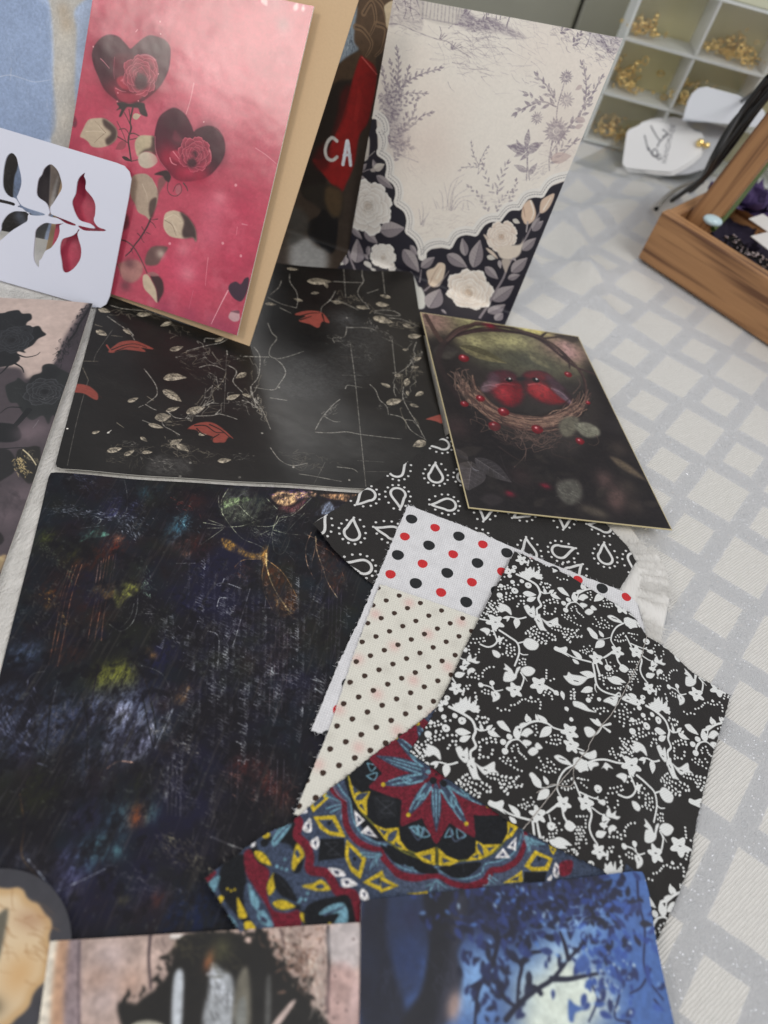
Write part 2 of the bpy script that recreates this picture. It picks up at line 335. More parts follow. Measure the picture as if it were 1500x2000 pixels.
WCARD=dict(out=[13.97,36.04,12.62,43.79,12.0,50.84,12.98,56.3,16.18,60.74,22.05,63.19,48.48,63.3,70.36,59.7,76.09,56.47,77.37,50.65,75.52,45.59,43.83,36.72,18.43,33.2],plane=[[0.125,0.674,0.0055],[0.99288,0.11915,0.0],[-0.03682,0.30682,0.95106]])
BAG=[[0.06093,0.63371],[0.11043,0.7293],[0.20957,0.72607],[0.14566,0.64195]]
TRAYP=[[0.18915,0.59587,0.03],[0.18832,0.56713,0.014],[0.16811,0.52286,0.0345],[0.20596,0.48928,0.0345],[0.18317,0.54683,0.04],[0.18337,0.52406,0.039],[[0.15764,0.52377,0.036],[0.16343,0.5345,0.04],[0.17174,0.55306,0.046],[0.18168,0.57687,0.055],[0.19227,0.60162,0.07]]]
CORDS=[[[0.15672,0.62263,0.016],[0.15435,0.59703,0.0384],[0.15049,0.58106,0.0608],[0.14904,0.5715,0.0832],[0.14982,0.5637,0.1056],[0.14981,0.54856,0.128]],[[0.15595,0.62569,0.016],[0.15283,0.59946,0.0384],[0.14837,0.58471,0.0608],[0.14631,0.57466,0.0832],[0.14432,0.55244,0.1056],[0.15675,0.58024,0.128]],[[0.15821,0.62898,0.016],[0.15347,0.59301,0.044],[0.15027,0.57036,0.072],[0.15149,0.56426,0.1],[0.15899,0.56996,0.128]],[[0.15765,0.62503,0.016],[0.15696,0.59883,0.044],[0.15523,0.57731,0.072],[0.15616,0.56876,0.1],[0.15954,0.56037,0.128]],[[0.18622,0.78732,0.016],[0.17956,0.71973,0.05333],[0.16637,0.63485,0.09067],[0.15366,0.56814,0.128]],[[0.15491,0.61967,0.016],[0.15147,0.58401,0.044],[0.14658,0.55858,0.072],[0.14718,0.54653,0.1],[0.15216,0.54007,0.128]],[[0.13918,0.59388,0.016],[0.14145,0.57165,0.0384],[0.13963,0.54412,0.0608],[0.13383,0.52152,0.0832],[0.139,0.53737,0.1056],[0.14161,0.53299,0.128]]]
RINGP=[[0.13022,0.58843,0.009],[0.1336,0.60073,0.009],[0.13967,0.61683,0.009],[0.1477,0.63283,0.009],[0.15774,0.64774,0.009],[0.17072,0.66109,0.009]]
PAL=[tuple(v) for v in [[214,120,132],[176,60,82],[196,84,104],[168,70,88],[70,18,36],[120,30,48],[50,16,28],[104,30,46],[152,52,70],[206,120,130],[160,46,64],[208,110,122],[150,50,68],[66,18,32],[186,88,102],[60,24,34],[166,50,70],[206,108,120],[202,130,138],[190,100,112],[170,80,94],[225,150,155],[52,40,40],[190,170,146],[70,48,48],[78,52,52],[84,56,56],[90,60,60],[184,166,142],[62,44,40],[214,196,172],[120,100,84],[130,108,92],[205,188,164],[186,170,140],[58,42,38],[196,182,162],[150,70,80],[60,44,44],[74,20,38],[54,18,30],[158,34,60],[178,62,80],[224,140,148],[170,52,74],[220,130,140],[226,140,148],[160,50,72],[68,18,34],[196,94,108],[60,28,36],[188,50,78],[196,130,136],[130,60,70],[120,40,58],[56,36,38],[236,190,190],[232,180,182],[120,96,96],[110,40,56],[196,66,92],[214,110,130],[150,56,84],[222,140,150],[172,152,132],[66,48,44],[200,182,160],[190,170,150],[132,112,98],[120,84,80],[60,42,42],[90,56,60],[170,116,118],[80,56,58],[84,48,54],[80,46,52],[196,176,152],[58,40,40],[212,196,170],[100,78,68],[220,204,178],[90,58,60],[96,60,62],[104,76,72],[200,180,166],[168,128,116],[96,56,62],[198,178,152],[66,40,42],[160,110,108],[64,42,56],[196,156,158],[100,60,70],[236,170,178],[232,150,160],[224,140,152],[234,170,176],[232,170,178],[226,188,186],[150,120,120],[170,130,130],[226,160,170],[186,180,168],[206,200,188],[170,150,124],[150,140,128],[226,222,214],[130,150,184],[210,214,222],[190,204,226],[60,54,48],[120,112,98],[150,160,178],[52,44,46],[150,136,122],[206,200,190],[96,96,94],[160,150,134],[170,162,164],[140,130,138],[206,200,192],[150,140,150],[128,118,132],[180,172,180],[228,224,218],[226,220,216],[184,172,172],[196,180,178],[220,200,188],[176,166,168],[190,176,170],[184,172,170],[200,176,170],[176,160,166],[190,178,174],[38,36,46],[240,237,230],[150,148,148],[146,144,146],[142,134,138],[176,168,168],[96,90,98],[196,188,180],[216,210,200],[180,172,166],[150,142,136],[188,182,174],[170,164,160],[238,234,226],[208,196,182],[250,248,242],[220,216,208],[204,200,194],[206,202,196],[214,214,206],[224,206,184],[176,150,130],[160,150,146],[242,232,214],[240,232,220],[208,186,164],[250,246,238],[236,224,210],[206,180,158],[248,242,232],[228,216,200],[220,204,186],[222,206,188],[210,206,196],[190,178,166],[226,200,176],[244,236,224],[160,120,100],[222,198,176],[132,146,158],[70,80,92],[190,202,210],[84,66,50],[124,100,76],[40,30,24],[72,56,42],[30,24,22],[140,26,26],[78,14,16],[70,14,16],[206,96,90],[170,44,40],[206,204,200],[230,236,244],[220,226,236],[38,34,30],[86,68,46],[18,17,18],[150,150,148],[70,68,64],[206,190,160],[70,62,66],[26,24,28],[52,46,50],[66,58,64],[20,20,22],[20,18,20],[20,21,23],[34,36,36],[36,37,39],[15,15,17],[70,72,74],[30,31,34],[14,14,16],[60,62,66],[28,29,32],[54,56,60],[70,74,74],[120,120,120],[30,29,30],[32,30,28],[206,184,130],[150,140,110],[196,184,150],[120,104,110],[40,36,40],[120,112,116],[18,17,17],[186,160,110],[78,68,74],[44,42,40],[66,64,62],[138,68,58],[30,26,24],[60,40,36],[176,104,90],[84,42,36],[168,164,154],[132,124,108],[170,160,142],[60,54,46],[80,76,66],[140,136,128],[220,216,206],[200,196,186],[64,62,58],[62,62,62],[84,83,80],[30,30,29],[14,14,13],[146,72,62],[182,112,98],[88,44,38],[34,26,24],[170,166,156],[110,106,100],[20,20,19],[142,70,60],[96,96,96],[90,84,74],[24,24,54],[50,26,22],[70,78,32],[104,104,50],[110,84,44],[92,94,36],[120,84,40],[60,104,124],[44,70,80],[86,34,28],[140,100,80],[92,106,140],[60,70,92],[70,120,104],[130,96,50],[54,56,92],[120,90,60],[116,118,56],[104,160,140],[120,92,50],[120,84,66],[150,120,110],[140,146,158],[160,168,180],[90,98,80],[150,120,70],[110,130,116],[110,110,100],[90,96,120],[150,150,150],[140,60,50],[120,160,170],[130,134,130],[150,160,160],[26,22,26],[150,156,160],[160,164,166],[186,150,112],[170,130,96],[120,130,150],[100,60,64],[60,40,84],[56,44,90],[64,68,60],[120,140,100],[170,176,150],[190,194,180],[150,158,136],[150,160,150],[134,102,54],[150,110,60],[168,146,104],[160,128,84],[60,38,26],[160,130,84],[196,176,140],[140,112,92],[58,34,28],[170,174,178],[110,96,104],[90,84,100],[120,108,110],[120,120,130],[70,44,40],[82,88,108],[150,150,170],[58,64,84],[60,88,104],[78,116,126],[96,96,140],[32,30,52],[110,52,30],[84,34,30],[20,28,52],[60,62,74],[34,36,22],[90,84,50],[70,70,96],[80,60,40],[150,156,190],[190,150,130],[20,20,24],[150,156,170],[170,164,150],[150,146,136],[140,134,110],[120,90,80],[110,110,116],[90,88,96],[130,130,140],[160,164,168],[170,170,170],[160,150,130],[150,154,160],[140,142,150],[130,120,110],[146,142,104],[176,170,122],[220,206,120],[150,118,110],[70,70,60],[190,150,150],[24,20,22],[58,42,44],[92,68,66],[50,38,38],[52,44,42],[60,56,46],[96,92,60],[112,106,78],[80,76,56],[60,56,42],[112,108,84],[80,76,62],[60,56,52],[44,40,40],[40,30,32],[48,36,36],[80,60,56],[30,22,24],[46,34,38],[78,38,46],[104,26,34],[84,64,74],[98,82,88],[170,54,62],[190,96,100],[150,120,130],[46,30,34],[96,36,42],[112,28,34],[90,74,84],[178,58,62],[196,100,100],[150,124,134],[70,50,60],[36,34,36],[18,16,18],[200,200,200],[120,84,88],[40,30,28],[30,24,24],[112,86,76],[84,62,56],[140,112,96],[62,46,44],[84,66,60],[64,50,48],[100,80,72],[96,76,68],[72,56,52],[120,98,88],[92,74,68],[96,14,24],[170,50,62],[240,190,190],[120,24,44],[96,92,80],[120,118,104],[60,60,52],[80,64,58],[74,68,68],[58,54,56],[110,104,106],[62,58,60],[50,46,48],[96,92,92],[60,54,56],[48,44,46],[80,76,76],[150,150,156],[30,26,26],[40,36,34],[56,50,46],[80,78,72],[120,118,110],[84,76,66],[96,74,70],[92,80,66],[70,60,54],[58,44,44],[54,48,50],[40,34,36],[52,48,50],[214,214,212],[22,24,28],[58,68,88],[104,28,42],[104,144,160],[54,58,80],[190,164,42],[74,86,112],[214,212,212],[96,96,44],[52,54,60],[70,80,100],[64,66,72],[66,78,100],[62,66,74],[74,84,104],[30,32,36],[66,68,74],[222,224,222],[40,38,38],[58,100,176],[120,170,226],[208,220,206],[24,30,62],[40,74,150],[16,18,34],[17,19,32],[52,54,74],[17,19,34],[60,66,92],[70,70,92],[170,140,130],[30,36,74],[20,24,50],[24,34,80],[20,26,58],[26,36,84],[18,22,46],[34,52,116],[34,60,140],[44,80,166],[26,40,96],[110,160,226],[70,124,210],[160,196,230],[196,214,216],[150,186,220],[60,96,170],[52,86,164],[24,36,90],[130,176,232],[214,206,190],[176,138,110],[130,116,122],[80,68,74],[90,76,80],[170,158,160],[176,140,120],[58,46,50],[90,76,74],[226,220,214],[22,20,18],[24,21,18],[112,84,70],[206,186,170],[150,116,98],[84,66,58],[24,22,20],[186,192,198],[110,106,94],[120,122,118],[84,84,82],[150,90,56],[60,56,40],[30,28,26],[110,110,70],[196,176,168],[170,166,150],[120,90,76],[216,200,186],[70,56,50],[190,180,170],[52,44,44],[70,60,60],[90,72,70],[190,186,188],[184,150,146],[206,180,178]]]
SHEETS={
'pink':dict(o=[-0.09515,0.2961,0.00718],d=[0.9988,-0.0499,0.0],u=[0.0272,0.544,0.8387],s=[[-114.9,148.3,-10.3,158.6],[-10.3,158.6,-6.1,4.0],[-6.1,4.0,-112.6,1.5],[-112.6,1.5,-114.9,148.3]],ops=[
['B',0,[17.23,17.23],[.7,0],[-527,1163]],
['B',0,[17.48,17.48],[.7,0],[-435,1038]],
['B',1,[9.2,9.2],[.6,0],[-1062,927]],
['B',1,[9.24,9.24],[.6,0],[-1005,886]],
['B',1,[9.38,9.38],[.6,0],[-1110,781]],
['B',1,[9.1,9.1],[.6,0],[-1136,1023]],
['B',2,[10.87,10.87],[.6,0],[-827,867]],
['B',2,[10.97,10.97],[.6,0],[-747,785]],
['B',3,[7.83,7.83],[.5,0],[-1066,1225]],
['B',3,[7.76,7.76],[.5,0],[-932,1273]],
['P',4,[.32],[1,1],[-923,1170,-22,10,-46,22,-46,-4,-36,-25,-26,-43,-5,-41,17,-41,32,-42,40,-45,53,-25,38,-7,45,9,50,17,34,31,37,47,24,48,14,60,-6,64,-15,35,-30,16,-41,1,-33,-5,-30,-24,-27,-33]],
['B',5,[5.9,5.9],[.8,0],[-889,984]],
['B',5,[5.91,5.91],[.8,0],[-966,981]],
['B',5,[5.86,5.86],[.8,0],[-804,1025]],
['B',6,[5.03,5.03],[.55,0],[-1053,1109]],
['B',6,[4.95,4.95],[.55,0],[-800,1208]],
['B',6,[5.07,5.07],[.55,0],[-1007,1031]],
['P',7,[1.32],[.6,1],[-996,1115,59,28,58,2,-1,-46,-27,-38,-70,-31]],
['P',8,[.32],[1,1],[-926,1095,8,18,21,9,7,20,37,19,39,5,27,-14,18,-35,-1,-36,-29,-50,-50,-15,-53,25,-22,30]],
['P',9,[.21],[.8,1],[-924,1099,27,21,11,20,33,20,34,5,26,-12,4,8,-31,10,-35,-4,-38,-24,-7,-20,-23,-16]],
['P',10,[.43],[1,1],[-961,1014,7,20,32,14,36,-2,15,-26,-21,-24,-40,-5]],
['P',11,[.27],[.8,1],[-944,1019,14,17,11,-12,-3,-14,-11,10]],
['R',12,[8.75],[51,1],[-853,1071],13,14],
['P',15,[.85],[.85,1],[-874,1050,23,27,32,-1,8,-43,-31,-22,-26,10]],
['P',16,[.54],[.8,1],[-967,986,44,-12,57,12,58,32,-24,-48,-47,-30,-54,-1]],
['S',0,[.54,.21,0],[.7],[-960,981,31,-4,23,4]],
['S',17,[.43,.16,0],[.8],[-853,984,26,13,19,21]],
['S',18,[.43,.27,0],[.9],[-1060,1084,20,-9,31,-19]],
['S',19,[.37,.21,0],[.6],[-787,1152,15,-31,3,-45,-12,-20]],
['S',20,[.37,.21,0],[.6],[-993,1111,8,-58,11,-33]],
['C',21,[.38],[.8],[-765,1105,-71,-144,-108,4,5,-38]],
['P',22,[.22],[1,1],[-940,919,27,13,35,3,43,19,29,5,10,-17,20,-34,-36,0,-17,21,-23,-4,-23,-4,-15,-10,-15,-42,-11,-4,4,34,-24,-13,11,19]],
['L',23,[0],[.7,0,1],[-848,881,37,22],23,-1],
['S',24,[.88,.77,0],[1],[-857,921,0,-63,12,-28,-4,-50,17,-48,20,-48]],
['S',25,[.44,.33,0],[1],[-875,910,20,-52,9,-50]],
['S',25,[.44,.33,0],[1],[-894,888,23,-24,21,-25]],
['S',25,[.55,.44,0],[1],[-908,773,32,-6,29,-7]],
['S',26,[.44,.33,0],[1],[-903,807,28,11,24,-17,8,-19]],
['S',26,[.55,.44,0],[1],[-848,802,22,10,31,-4]],
['S',26,[.44,.33,0],[1],[-842,777,27,14,16,10]],
['S',26,[.38,.27,0],[1],[-922,838,39,-41,26,-35]],
['S',27,[.44,.33,0],[1],[-812,684,35,19,30,28]],
['P',28,[.22],[1,1],[-1090,715,6,31,19,54,38,22,46,11,52,-18,21,-26,-2,-33,-29,-35,-43,-25,-41,-7,-22,15,-26,8]],
['P',29,[.77],[.9,1],[-993,830,44,-8,31,-17,9,-27,-6,-28,-29,-31,-17,22,22,38,-41,20]],
['S',30,[.39,.17,0],[.7],[-1066,746,51,18,47,7]],
['S',31,[.33,.17,0],[.7],[-968,771,-29,-36,-18,-27]],
['S',32,[.33,.17,0],[.7],[-968,771,-48,28,-14,6]],
['S',33,[.44,.17,0],[.8],[-970,767,-31,15,-11,12]],
['P',34,[.27],[1,1],[-812,776,17,34,38,15,36,3,13,-31,-3,-38,-41,-7,-28,-36,-20,21]],
['P',35,[.66],[.85,1],[-733,827,19,-5,21,-63,-9,-14,-27,13,-53,-32,24,29,30,25]],
['P',36,[.28],[1,1],[-780,716,29,33,48,1,24,-24,-22,-34,-33,-17,-32,7]],
['L',37,[0],[.6,0,1],[-856,759,-45,-45],37,-1],
['L',38,[0],[.35,0,1],[-862,690,53,-5],38,-1],
['P',39,[.33],[1,1],[-533,912,-18,23,-38,35,-39,15,-30,-1,-30,-23,-27,-34,-9,-50,5,-57,20,-47,31,-44,51,-33,48,-23,48,4,71,30,49,40,33,59,13,52,-8,40,-21,36,-37,25,-41,1,-37,-17,-25,-20]],
['B',40,[5.92,5.92],[.6,0],[-637,925]],
['B',40,[5.91,5.91],[.6,0],[-463,920]],
['B',40,[5.97,5.97],[.6,0],[-401,839]],
['B',41,[6.05,6.05],[.9,0],[-632,756]],
['B',41,[6.08,6.08],[.9,0],[-547,707]],
['B',41,[6.06,6.06],[.9,0],[-455,725]],
['P',42,[.33],[1,1],[-568,840,12,21,23,3,15,-9,25,19,42,-3,29,-28,7,-41,-28,-30,-67,-21,-27,35,-29,23]],
['P',43,[.27],[.8,1],[-519,856,26,19,35,-1,30,-22,13,-34,-14,12,-25,29,-37,6]],
['P',44,[.38],[1,1],[-622,791,33,13,37,-7,18,-21,-19,-20,-43,1,-27,13]],
['S',45,[.66,.33,0],[.8],[-613,792,28,-18,11,-8]],
['S',46,[.66,.33,0],[.9],[-623,759,16,-19,25,-3]],
['R',47,[8.18],[53,1],[-502,813],48,49],
['P',50,[.66],[.9,1],[-531,777,28,17,23,-18,-17,-26,-28,2]],
['B',51,[3.31,2.2],[.7,0],[-515,722]],
['S',52,[.33,.22,0],[.7],[-719,831,17,-59,34,-43,51,-33]],
['S',53,[.38,.27,0],[.6],[-438,959,54,-25,24,-40]],
['P',54,[.65],[.6,1],[-628,888,28,-15,29,-23,-52,-6]],
['P',55,[.28],[1,1],[-682,662,36,28,28,8,21,-23,-22,-23,-21,15]],
['S',56,[.64,.42,0],[.45],[-585,1116,1,-72,-6,-69]],
['S',57,[.52,.42,0],[.7],[-914,1247,6,11]],
['C',56,[.37],[.8],[-807,1323,14,-49,-311,-150,610,-156]],
['L',58,[0],[.5,0,1],[-1140,750,19,27],58,-1],
['P',59,[.33],[.8,1],[-1134,749,-4,50,20,-21,-1,-27]],
['B',60,[11.64,11.64],[.6,0],[-478,266]],
['B',60,[11.71,11.71],[.6,0],[-348,202]],
['B',60,[11.39,11.39],[.6,0],[-178,417]],
['B',60,[11.11,11.11],[.6,0],[-179,622]],
['B',60,[11.68,11.68],[.6,0],[-434,227]],
['B',61,[7.62,7.62],[.55,0],[-338,596]],
['B',61,[7.73,7.73],[.55,0],[-333,470]],
['B',61,[7.93,7.93],[.55,0],[-409,262]],
['B',62,[6.52,6.52],[.6,0],[-480,39]],
['B',62,[6.5,6.5],[.6,0],[-337,43]],
['B',62,[6.49,6.49],[.6,0],[-193,48]],
['B',62,[6.48,6.48],[.6,0],[-106,44]],
['B',63,[3.53,3.53],[.5,0],[-327,660]],
['B',63,[3.66,3.66],[.5,0],[-456,358]],
['B',63,[3.71,3.71],[.5,0],[-395,251]],
['P',64,[.31],[1,1],[-787,620,49,28,40,-5,42,-37,18,-40,-1,-56,-13,-39,-2,-27,-28,12,-41,7,-25,33,-28,27,-14,46]],
['P',65,[.62],[.8,1],[-673,535,28,24,6,-49,-9,-59,-22,34]],
['S',66,[.51,.2,0],[.7],[-732,597,32,-40,13,-31]],
['S',67,[.41,.2,0],[.6],[-692,640,37,-39,15,-30]],
['P',68,[1.03],[.5,1],[-788,600,19,11,11,-72,25,-59,-38,44]],
['P',69,[.51],[.8,1],[-656,641,23,27,20,11,-2,-35,-20,-56,-4,-32]],
['P',70,[.3],[1,1],[-633,668,24,18,14,-11,-5,-26,-18,4]],
['S',71,[.41,.3,0],[1],[-605,647,5,-33,19,-19,32,2,21,29,-13,31,-20,-11,-8,-33]],
['P',72,[.3],[.6,1],[-560,641,20,12,11,-22,-11,-23,-15,5]],
['S',73,[.71,.4,0],[1],[-527,667,20,-14,10,-14]],
['S',74,[.95,.63,0],[1],[-653,450,-8,-39,-13,-40,-14,-36,-16,-32,-14,-36,-21,-33]],
['S',75,[.47,.21,0],[1],[-689,399,18,-17,9,-13]],
['S',75,[.47,.21,0],[1],[-703,361,23,-13,9,-13,13,-6]],
['S',75,[.47,.21,0],[1],[-650,438,19,-7,14,-14]],
['S',75,[.47,.21,0],[1],[-659,381,23,-3]],
['S',75,[.48,.21,0],[1],[-720,277,16,-21]],
['S',75,[.47,.21,0],[1],[-616,462,-30,-15]],
['P',76,[.26],[1,1],[-585,472,4,31,33,24,38,4,36,-9,39,-23,28,-32,14,-47,-25,13,-40,-19,-54,-12,-35,5,-29,26]],
['P',77,[.72],[.9,1],[-510,531,41,-7,40,-28,23,-29,13,-47,-22,13,-44,-16,-18,27,-1,47]],
['S',78,[.72,.21,0],[.7],[-580,473,42,34,50,-20,-19,-11]],
['S',79,[.31,.16,0],[.7],[-579,468,43,-12,32,-41]],
['S',80,[.73,.31,0],[.6],[-540,471,44,-43]],
['S',81,[.74,.53,0],[1],[-792,301,42,3,44,-17,36,-31,30,-32,32,-38]],
['S',82,[.43,.32,0],[1],[-786,186,28,-22,17,-38]],
['P',83,[.42],[1,1],[-634,247,6,50,26,32,70,17,-16,-50,-17,-50,-52,-20]],
['B',84,[2.37,2.37],[.8,0],[-561,303]],
['P',85,[.86],[.85,1],[-768,182,40,29,52,22,39,-19,1,-53,-36,-45,-46,-4,-30,33]],
['B',86,[3.21,3.21],[.7,0],[-710,206]],
['B',86,[3.25,3.25],[.7,0],[-707,89]],
['P',87,[.22],[1,1],[-626,164,19,17,28,-18,38,-41,21,-61,-40,22,-47,28]],
['P',88,[.38],[1,1],[-589,182,37,12,32,-16,20,-48,-9,-46,-9,-20,-23,58]],
['P',89,[.32],[.8,1],[-608,186,30,18,36,-7,-30,-15,-23,-2]],
['P',90,[.21],[1,1],[-111,294,-29,4,-26,-22,-2,-24,21,-25,30,-15,33,3,14,53,-7,67,-21,-7]],
['P',91,[.27],[1,1],[-131,118,9,30,36,12,16,-38,-23,-19,-24,3]],
['P',92,[.32],[.8,1],[-128,146,41,19,7,-14,-31,-4]],
['S',93,[.7,.32,0],[.85],[-169,240,-14,-58,-18,-82,-10,-50]],
['S',94,[.53,.26,0],[.55],[-313,363,9,-66,12,-70]],
['S',95,[.38,.21,0],[.35],[-348,181,1,-97]],
['C',96,[.72],[.7],[-263,740,7,-284,108,-29,-378,-60]],
['S',97,[.71,.41,0],[.5],[-183,575,27,3]],
['P',82,[.63],[.8,1],[-789,416,16,16,18,-41,-13,-30,-16,-5]],
['S',94,[.41,.26,0],[.5],[-204,553,5,-39]],
['L',98,[.45],[.7,0,1],[-354,1561,35,-33],98,-1],
['L',98,[.45],[.7,0,1],[-188,1544,6,38],98,-1],
['L',98,[.45],[.7,0,1],[-148,1552,-4,28],98,-1],
['B',99,[3.78,3.78],[.55,0],[-227,1475]],
['B',100,[5.25,5.25],[.4,0],[-283,1553]],
['S',101,[.49,.32,0],[.6],[-211,931,58,-14,60,-22]],
]),
'envelope':dict(o=[-0.09498,0.29945,0.005],d=[0.9988,-0.0499,0.0],u=[0.0272,0.544,0.8387],s=[[-112.9,154.7,8.0,183.3],[8.0,183.3,0.0,0.0],[0.0,0.0,-119.8,0.4],[-119.8,0.4,-112.9,154.7]],ops=[
]),
'blueleaf':dict(o=[-0.09465,0.30615,0.00064],d=[0.9988,-0.0499,0.0],u=[0.0272,0.544,0.8387],s=[[-193.0,127.6,-119.1,148.4],[-119.1,148.4,-107.4,18.6],[-107.4,18.6,-180.8,8.7],[-180.8,8.7,-193.0,127.6]],ops=[
['P',102,[.83],[.85,1],[-1494,1354,68,-118,48,-174,34,-199,52,-269,127,39,-73,310,-37,228,-30,100,85,115,-21,99,-264,-74]],
['B',103,[4.96,7.44],[.8,0],[-1336,1153]],
['B',103,[5.06,7.58],[.8,0],[-1312,986]],
['B',103,[5.18,7.77],[.8,0],[-1260,772]],
['B',104,[4.08,4.08],[.5,0],[-1365,1253]],
['B',104,[4.11,4.11],[.5,0],[-1336,1200]],
['X',105,[4.23,.34],[40,3,.35],[-1385,1217,132,-526]],
['X',106,[5.05,.34],[40,4,.5],[-1446,1245,141,-486]],
['P',107,[1.35],[.6,1],[-1755,1219,269,45,60,-75,54,-205,55,-313,-335,-68]],
['S',108,[.43,.26,0],[.5],[-1638,865,52,23,66,4,66,3,79,32]],
['S',108,[.43,.26,0],[.5],[-1586,921,5,-56]],
['X',109,[4.27,.26],[60,5,.35],[-1635,1066,213,-343]],
['P',110,[.42],[1,1],[-1635,521,108,19,51,-8,7,-68,-8,-52,13,-101,46,-37,70,-13,-21,-38,-74,-96,-107,-114]],
['X',111,[3.1,.26],[40,8,.7],[-1556,447,95,-120]],
['X',111,[3.69,.26],[30,9,.6],[-1510,183,97,31]],
['B',112,[3.15,3.15],[.6,0],[-1417,234]],
['B',112,[3.16,3.16],[.6,0],[-1382,199]],
['P',113,[.31],[1,1],[-1370,530,76,23,12,-80,25,-183,-20,14,-60,47]],
['P',114,[.41],[1,1],[-1294,553,39,12,34,-63,-2,-100,-29,-111,-32,192]],
['P',115,[.51],[1,1],[-1242,496,4,-49,1,-90,-15,-66,-5,110]],
['P',116,[.42],[1,1],[-1337,234,85,27,-3,-73,-6,-117,-30,-85,-30,128]],
['P',117,[.43],[1,1],[-1301,68,40,3,2,-74,-32,-11]],
]),
'stencil':dict(o=[-0.17701,0.29356,0.004],d=[0.9988,0.0499,0.0],u=[-0.0265,0.5293,0.848],s=[[-82.8,72.8,8.6,71.7],[8.6,71.7,3.3,0.4],[3.3,0.4,-77.1,0.3],[-77.1,0.3,-82.8,72.8]],ops=[
]),
'toile':dict(o=[0.03359,0.4034,0.0036],d=[0.9949,-0.1005,0.0],u=[0.0175,0.1728,0.9848],s=[[-111.9,136.3,5.2,151.4],[5.2,151.4,3.3,-44.1],[3.3,-44.1,-102.2,-64.5],[-102.2,-64.5,-111.9,136.3]],ops=[
['P',118,[.79],[.45,1],[-1147,1364,167,47,46,-139,-17,-20,-101,0,-60,-17]],
['X',119,[4.67,.39],[50,11,.5],[-1119,1329,142,40]],
['X',119,[4.77,.32],[30,12,.5],[-1099,1254,150,21]],
['P',120,[.46],[.6,1],[-976,1426,203,57,4,-145,-178,-22]],
['S',121,[.7,.7,0],[.75],[-960,1388,11,-76]],
['S',121,[.7,.7,0],[.75],[-943,1407,14,-90]],
['S',121,[.7,.7,0],[.75],[-923,1413,15,-93]],
['S',121,[.69,.69,0],[.75],[-906,1418,20,-95]],
['S',121,[.69,.69,0],[.75],[-890,1422,22,-98]],
['S',121,[.69,.69,0],[.75],[-870,1428,22,-102]],
['S',121,[.69,.69,0],[.75],[-852,1433,23,-105]],
['S',121,[.69,.69,0],[.75],[-832,1439,24,-108]],
['S',121,[.69,.69,0],[.75],[-814,1444,26,-111]],
['S',121,[.69,.69,0],[.75],[-797,1449,27,-113]],
['S',121,[.7,.7,0],[.75],[-949,1313,94,13,96,11]],
['S',122,[1.08,.77,0],[.6],[-976,1412,32,-99]],
['S',122,[1.07,.76,0],[.6],[-773,1483,5,-148]],
['P',121,[1.07],[.75,1],[-754,1375,44,27,39,-10,83,17,74,-8,103,-16,-22,-11,-138,-11,-116,-27,-72,1]],
['X',122,[8.28,.38],[60,13,.6],[-750,1362,190,19]],
['X',121,[17.99,.31],[60,14,.45],[-755,1324,353,60]],
['P',121,[.76],[.6,1],[-741,1492,33,-18,-11,-46,-3,-43,-30,-16,5,65]],
['S',122,[.6,.45,0],[.75],[-689,1444,51,4,52,4,53,-2,43,1]],
['S',122,[.61,.45,0],[.75],[-690,1422,50,8]],
['S',122,[.6,.45,0],[.75],[-519,1527,3,-76,2,-50]],
['S',122,[.6,.45,0],[.75],[-638,1448,12,-43]],
['S',122,[.6,.45,0],[.75],[-586,1452,10,-40]],
['S',122,[.6,.45,0],[.75],[-657,1453,33,31,-28,5]],
['S',122,[.6,.45,0],[.75],[-523,1470,-29,-15]],
['S',122,[.6,.45,0],[.75],[-562,1445,6,-27]],
['S',121,[.48,.4,0],[.7],[-1113,1238,61,14,84,-5,74,-1,55,1,53,5,61,-16,78,-15]],
['S',122,[.63,.24,0],[.7],[-832,1253,1,27,-17,24]],
['S',122,[.63,.24,0],[.7],[-828,1254,14,30]],
['S',122,[.63,.24,0],[.7],[-822,1252,23,26]],
['S',122,[.63,.24,0],[.7],[-761,1233,-1,30]],
['S',122,[.64,.24,0],[.7],[-756,1230,13,31]],
['S',122,[.63,.24,0],[.7],[-750,1228,34,33]],
['S',122,[.64,.24,0],[.7],[-742,1231,38,22]],
['X',121,[10.03,.4],[50,15,.55],[-685,1225,111,-5]],
['X',121,[15.44,.31],[40,16,.4],[-643,1313,99,-23]],
['X',121,[8.54,.4],[26,17,.5],[-583,1248,302,-31]],
['X',121,[9.45,.3],[30,18,.35],[-476,1462,163,-59]],
['X',121,[8.68,.32],[14,19,.4],[-896,1192,197,21]],
['X',121,[8.33,.31],[8,20,.5],[-431,1323,71,-1]],
['P',123,[.59],[.55,1],[-329,1526,110,3,132,-10,137,-2,1,-72,-62,3,-75,14,-58,33,-93,15]],
['X',122,[6.58,.37],[60,21,.55],[-283,1518,313,-29]],
['X',121,[6.02,.45],[60,22,.55],[-262,1468,157,-40]],
['X',122,[6.63,.52],[50,23,.5],[-77,1479,128,-34]],
['X',124,[4.39,.51],[40,24,.7],[-145,1516,179,-54]],
['X',121,[4.04,.3],[24,25,.6],[-78,1407,98,-7]],
['S',125,[.88,.44,0],[.8],[-102,1514,6,-69]],
['S',122,[.63,.39,0],[.7],[-1070,1379,30,-57,-3,-37]],
['S',122,[.62,.39,0],[.7],[-1028,1390,7,-55,31,-43]],
['S',122,[.62,.39,0],[.7],[-997,1378,28,-35]],
['S',122,[.63,.39,0],[.7],[-1103,1333,25,-22]],
['S',122,[.63,.39,0],[.7],[-1040,1337,46,-2,31,-13]],
['S',122,[.59,.37,0],[.7],[-511,1529,0,-55,-3,-51]],
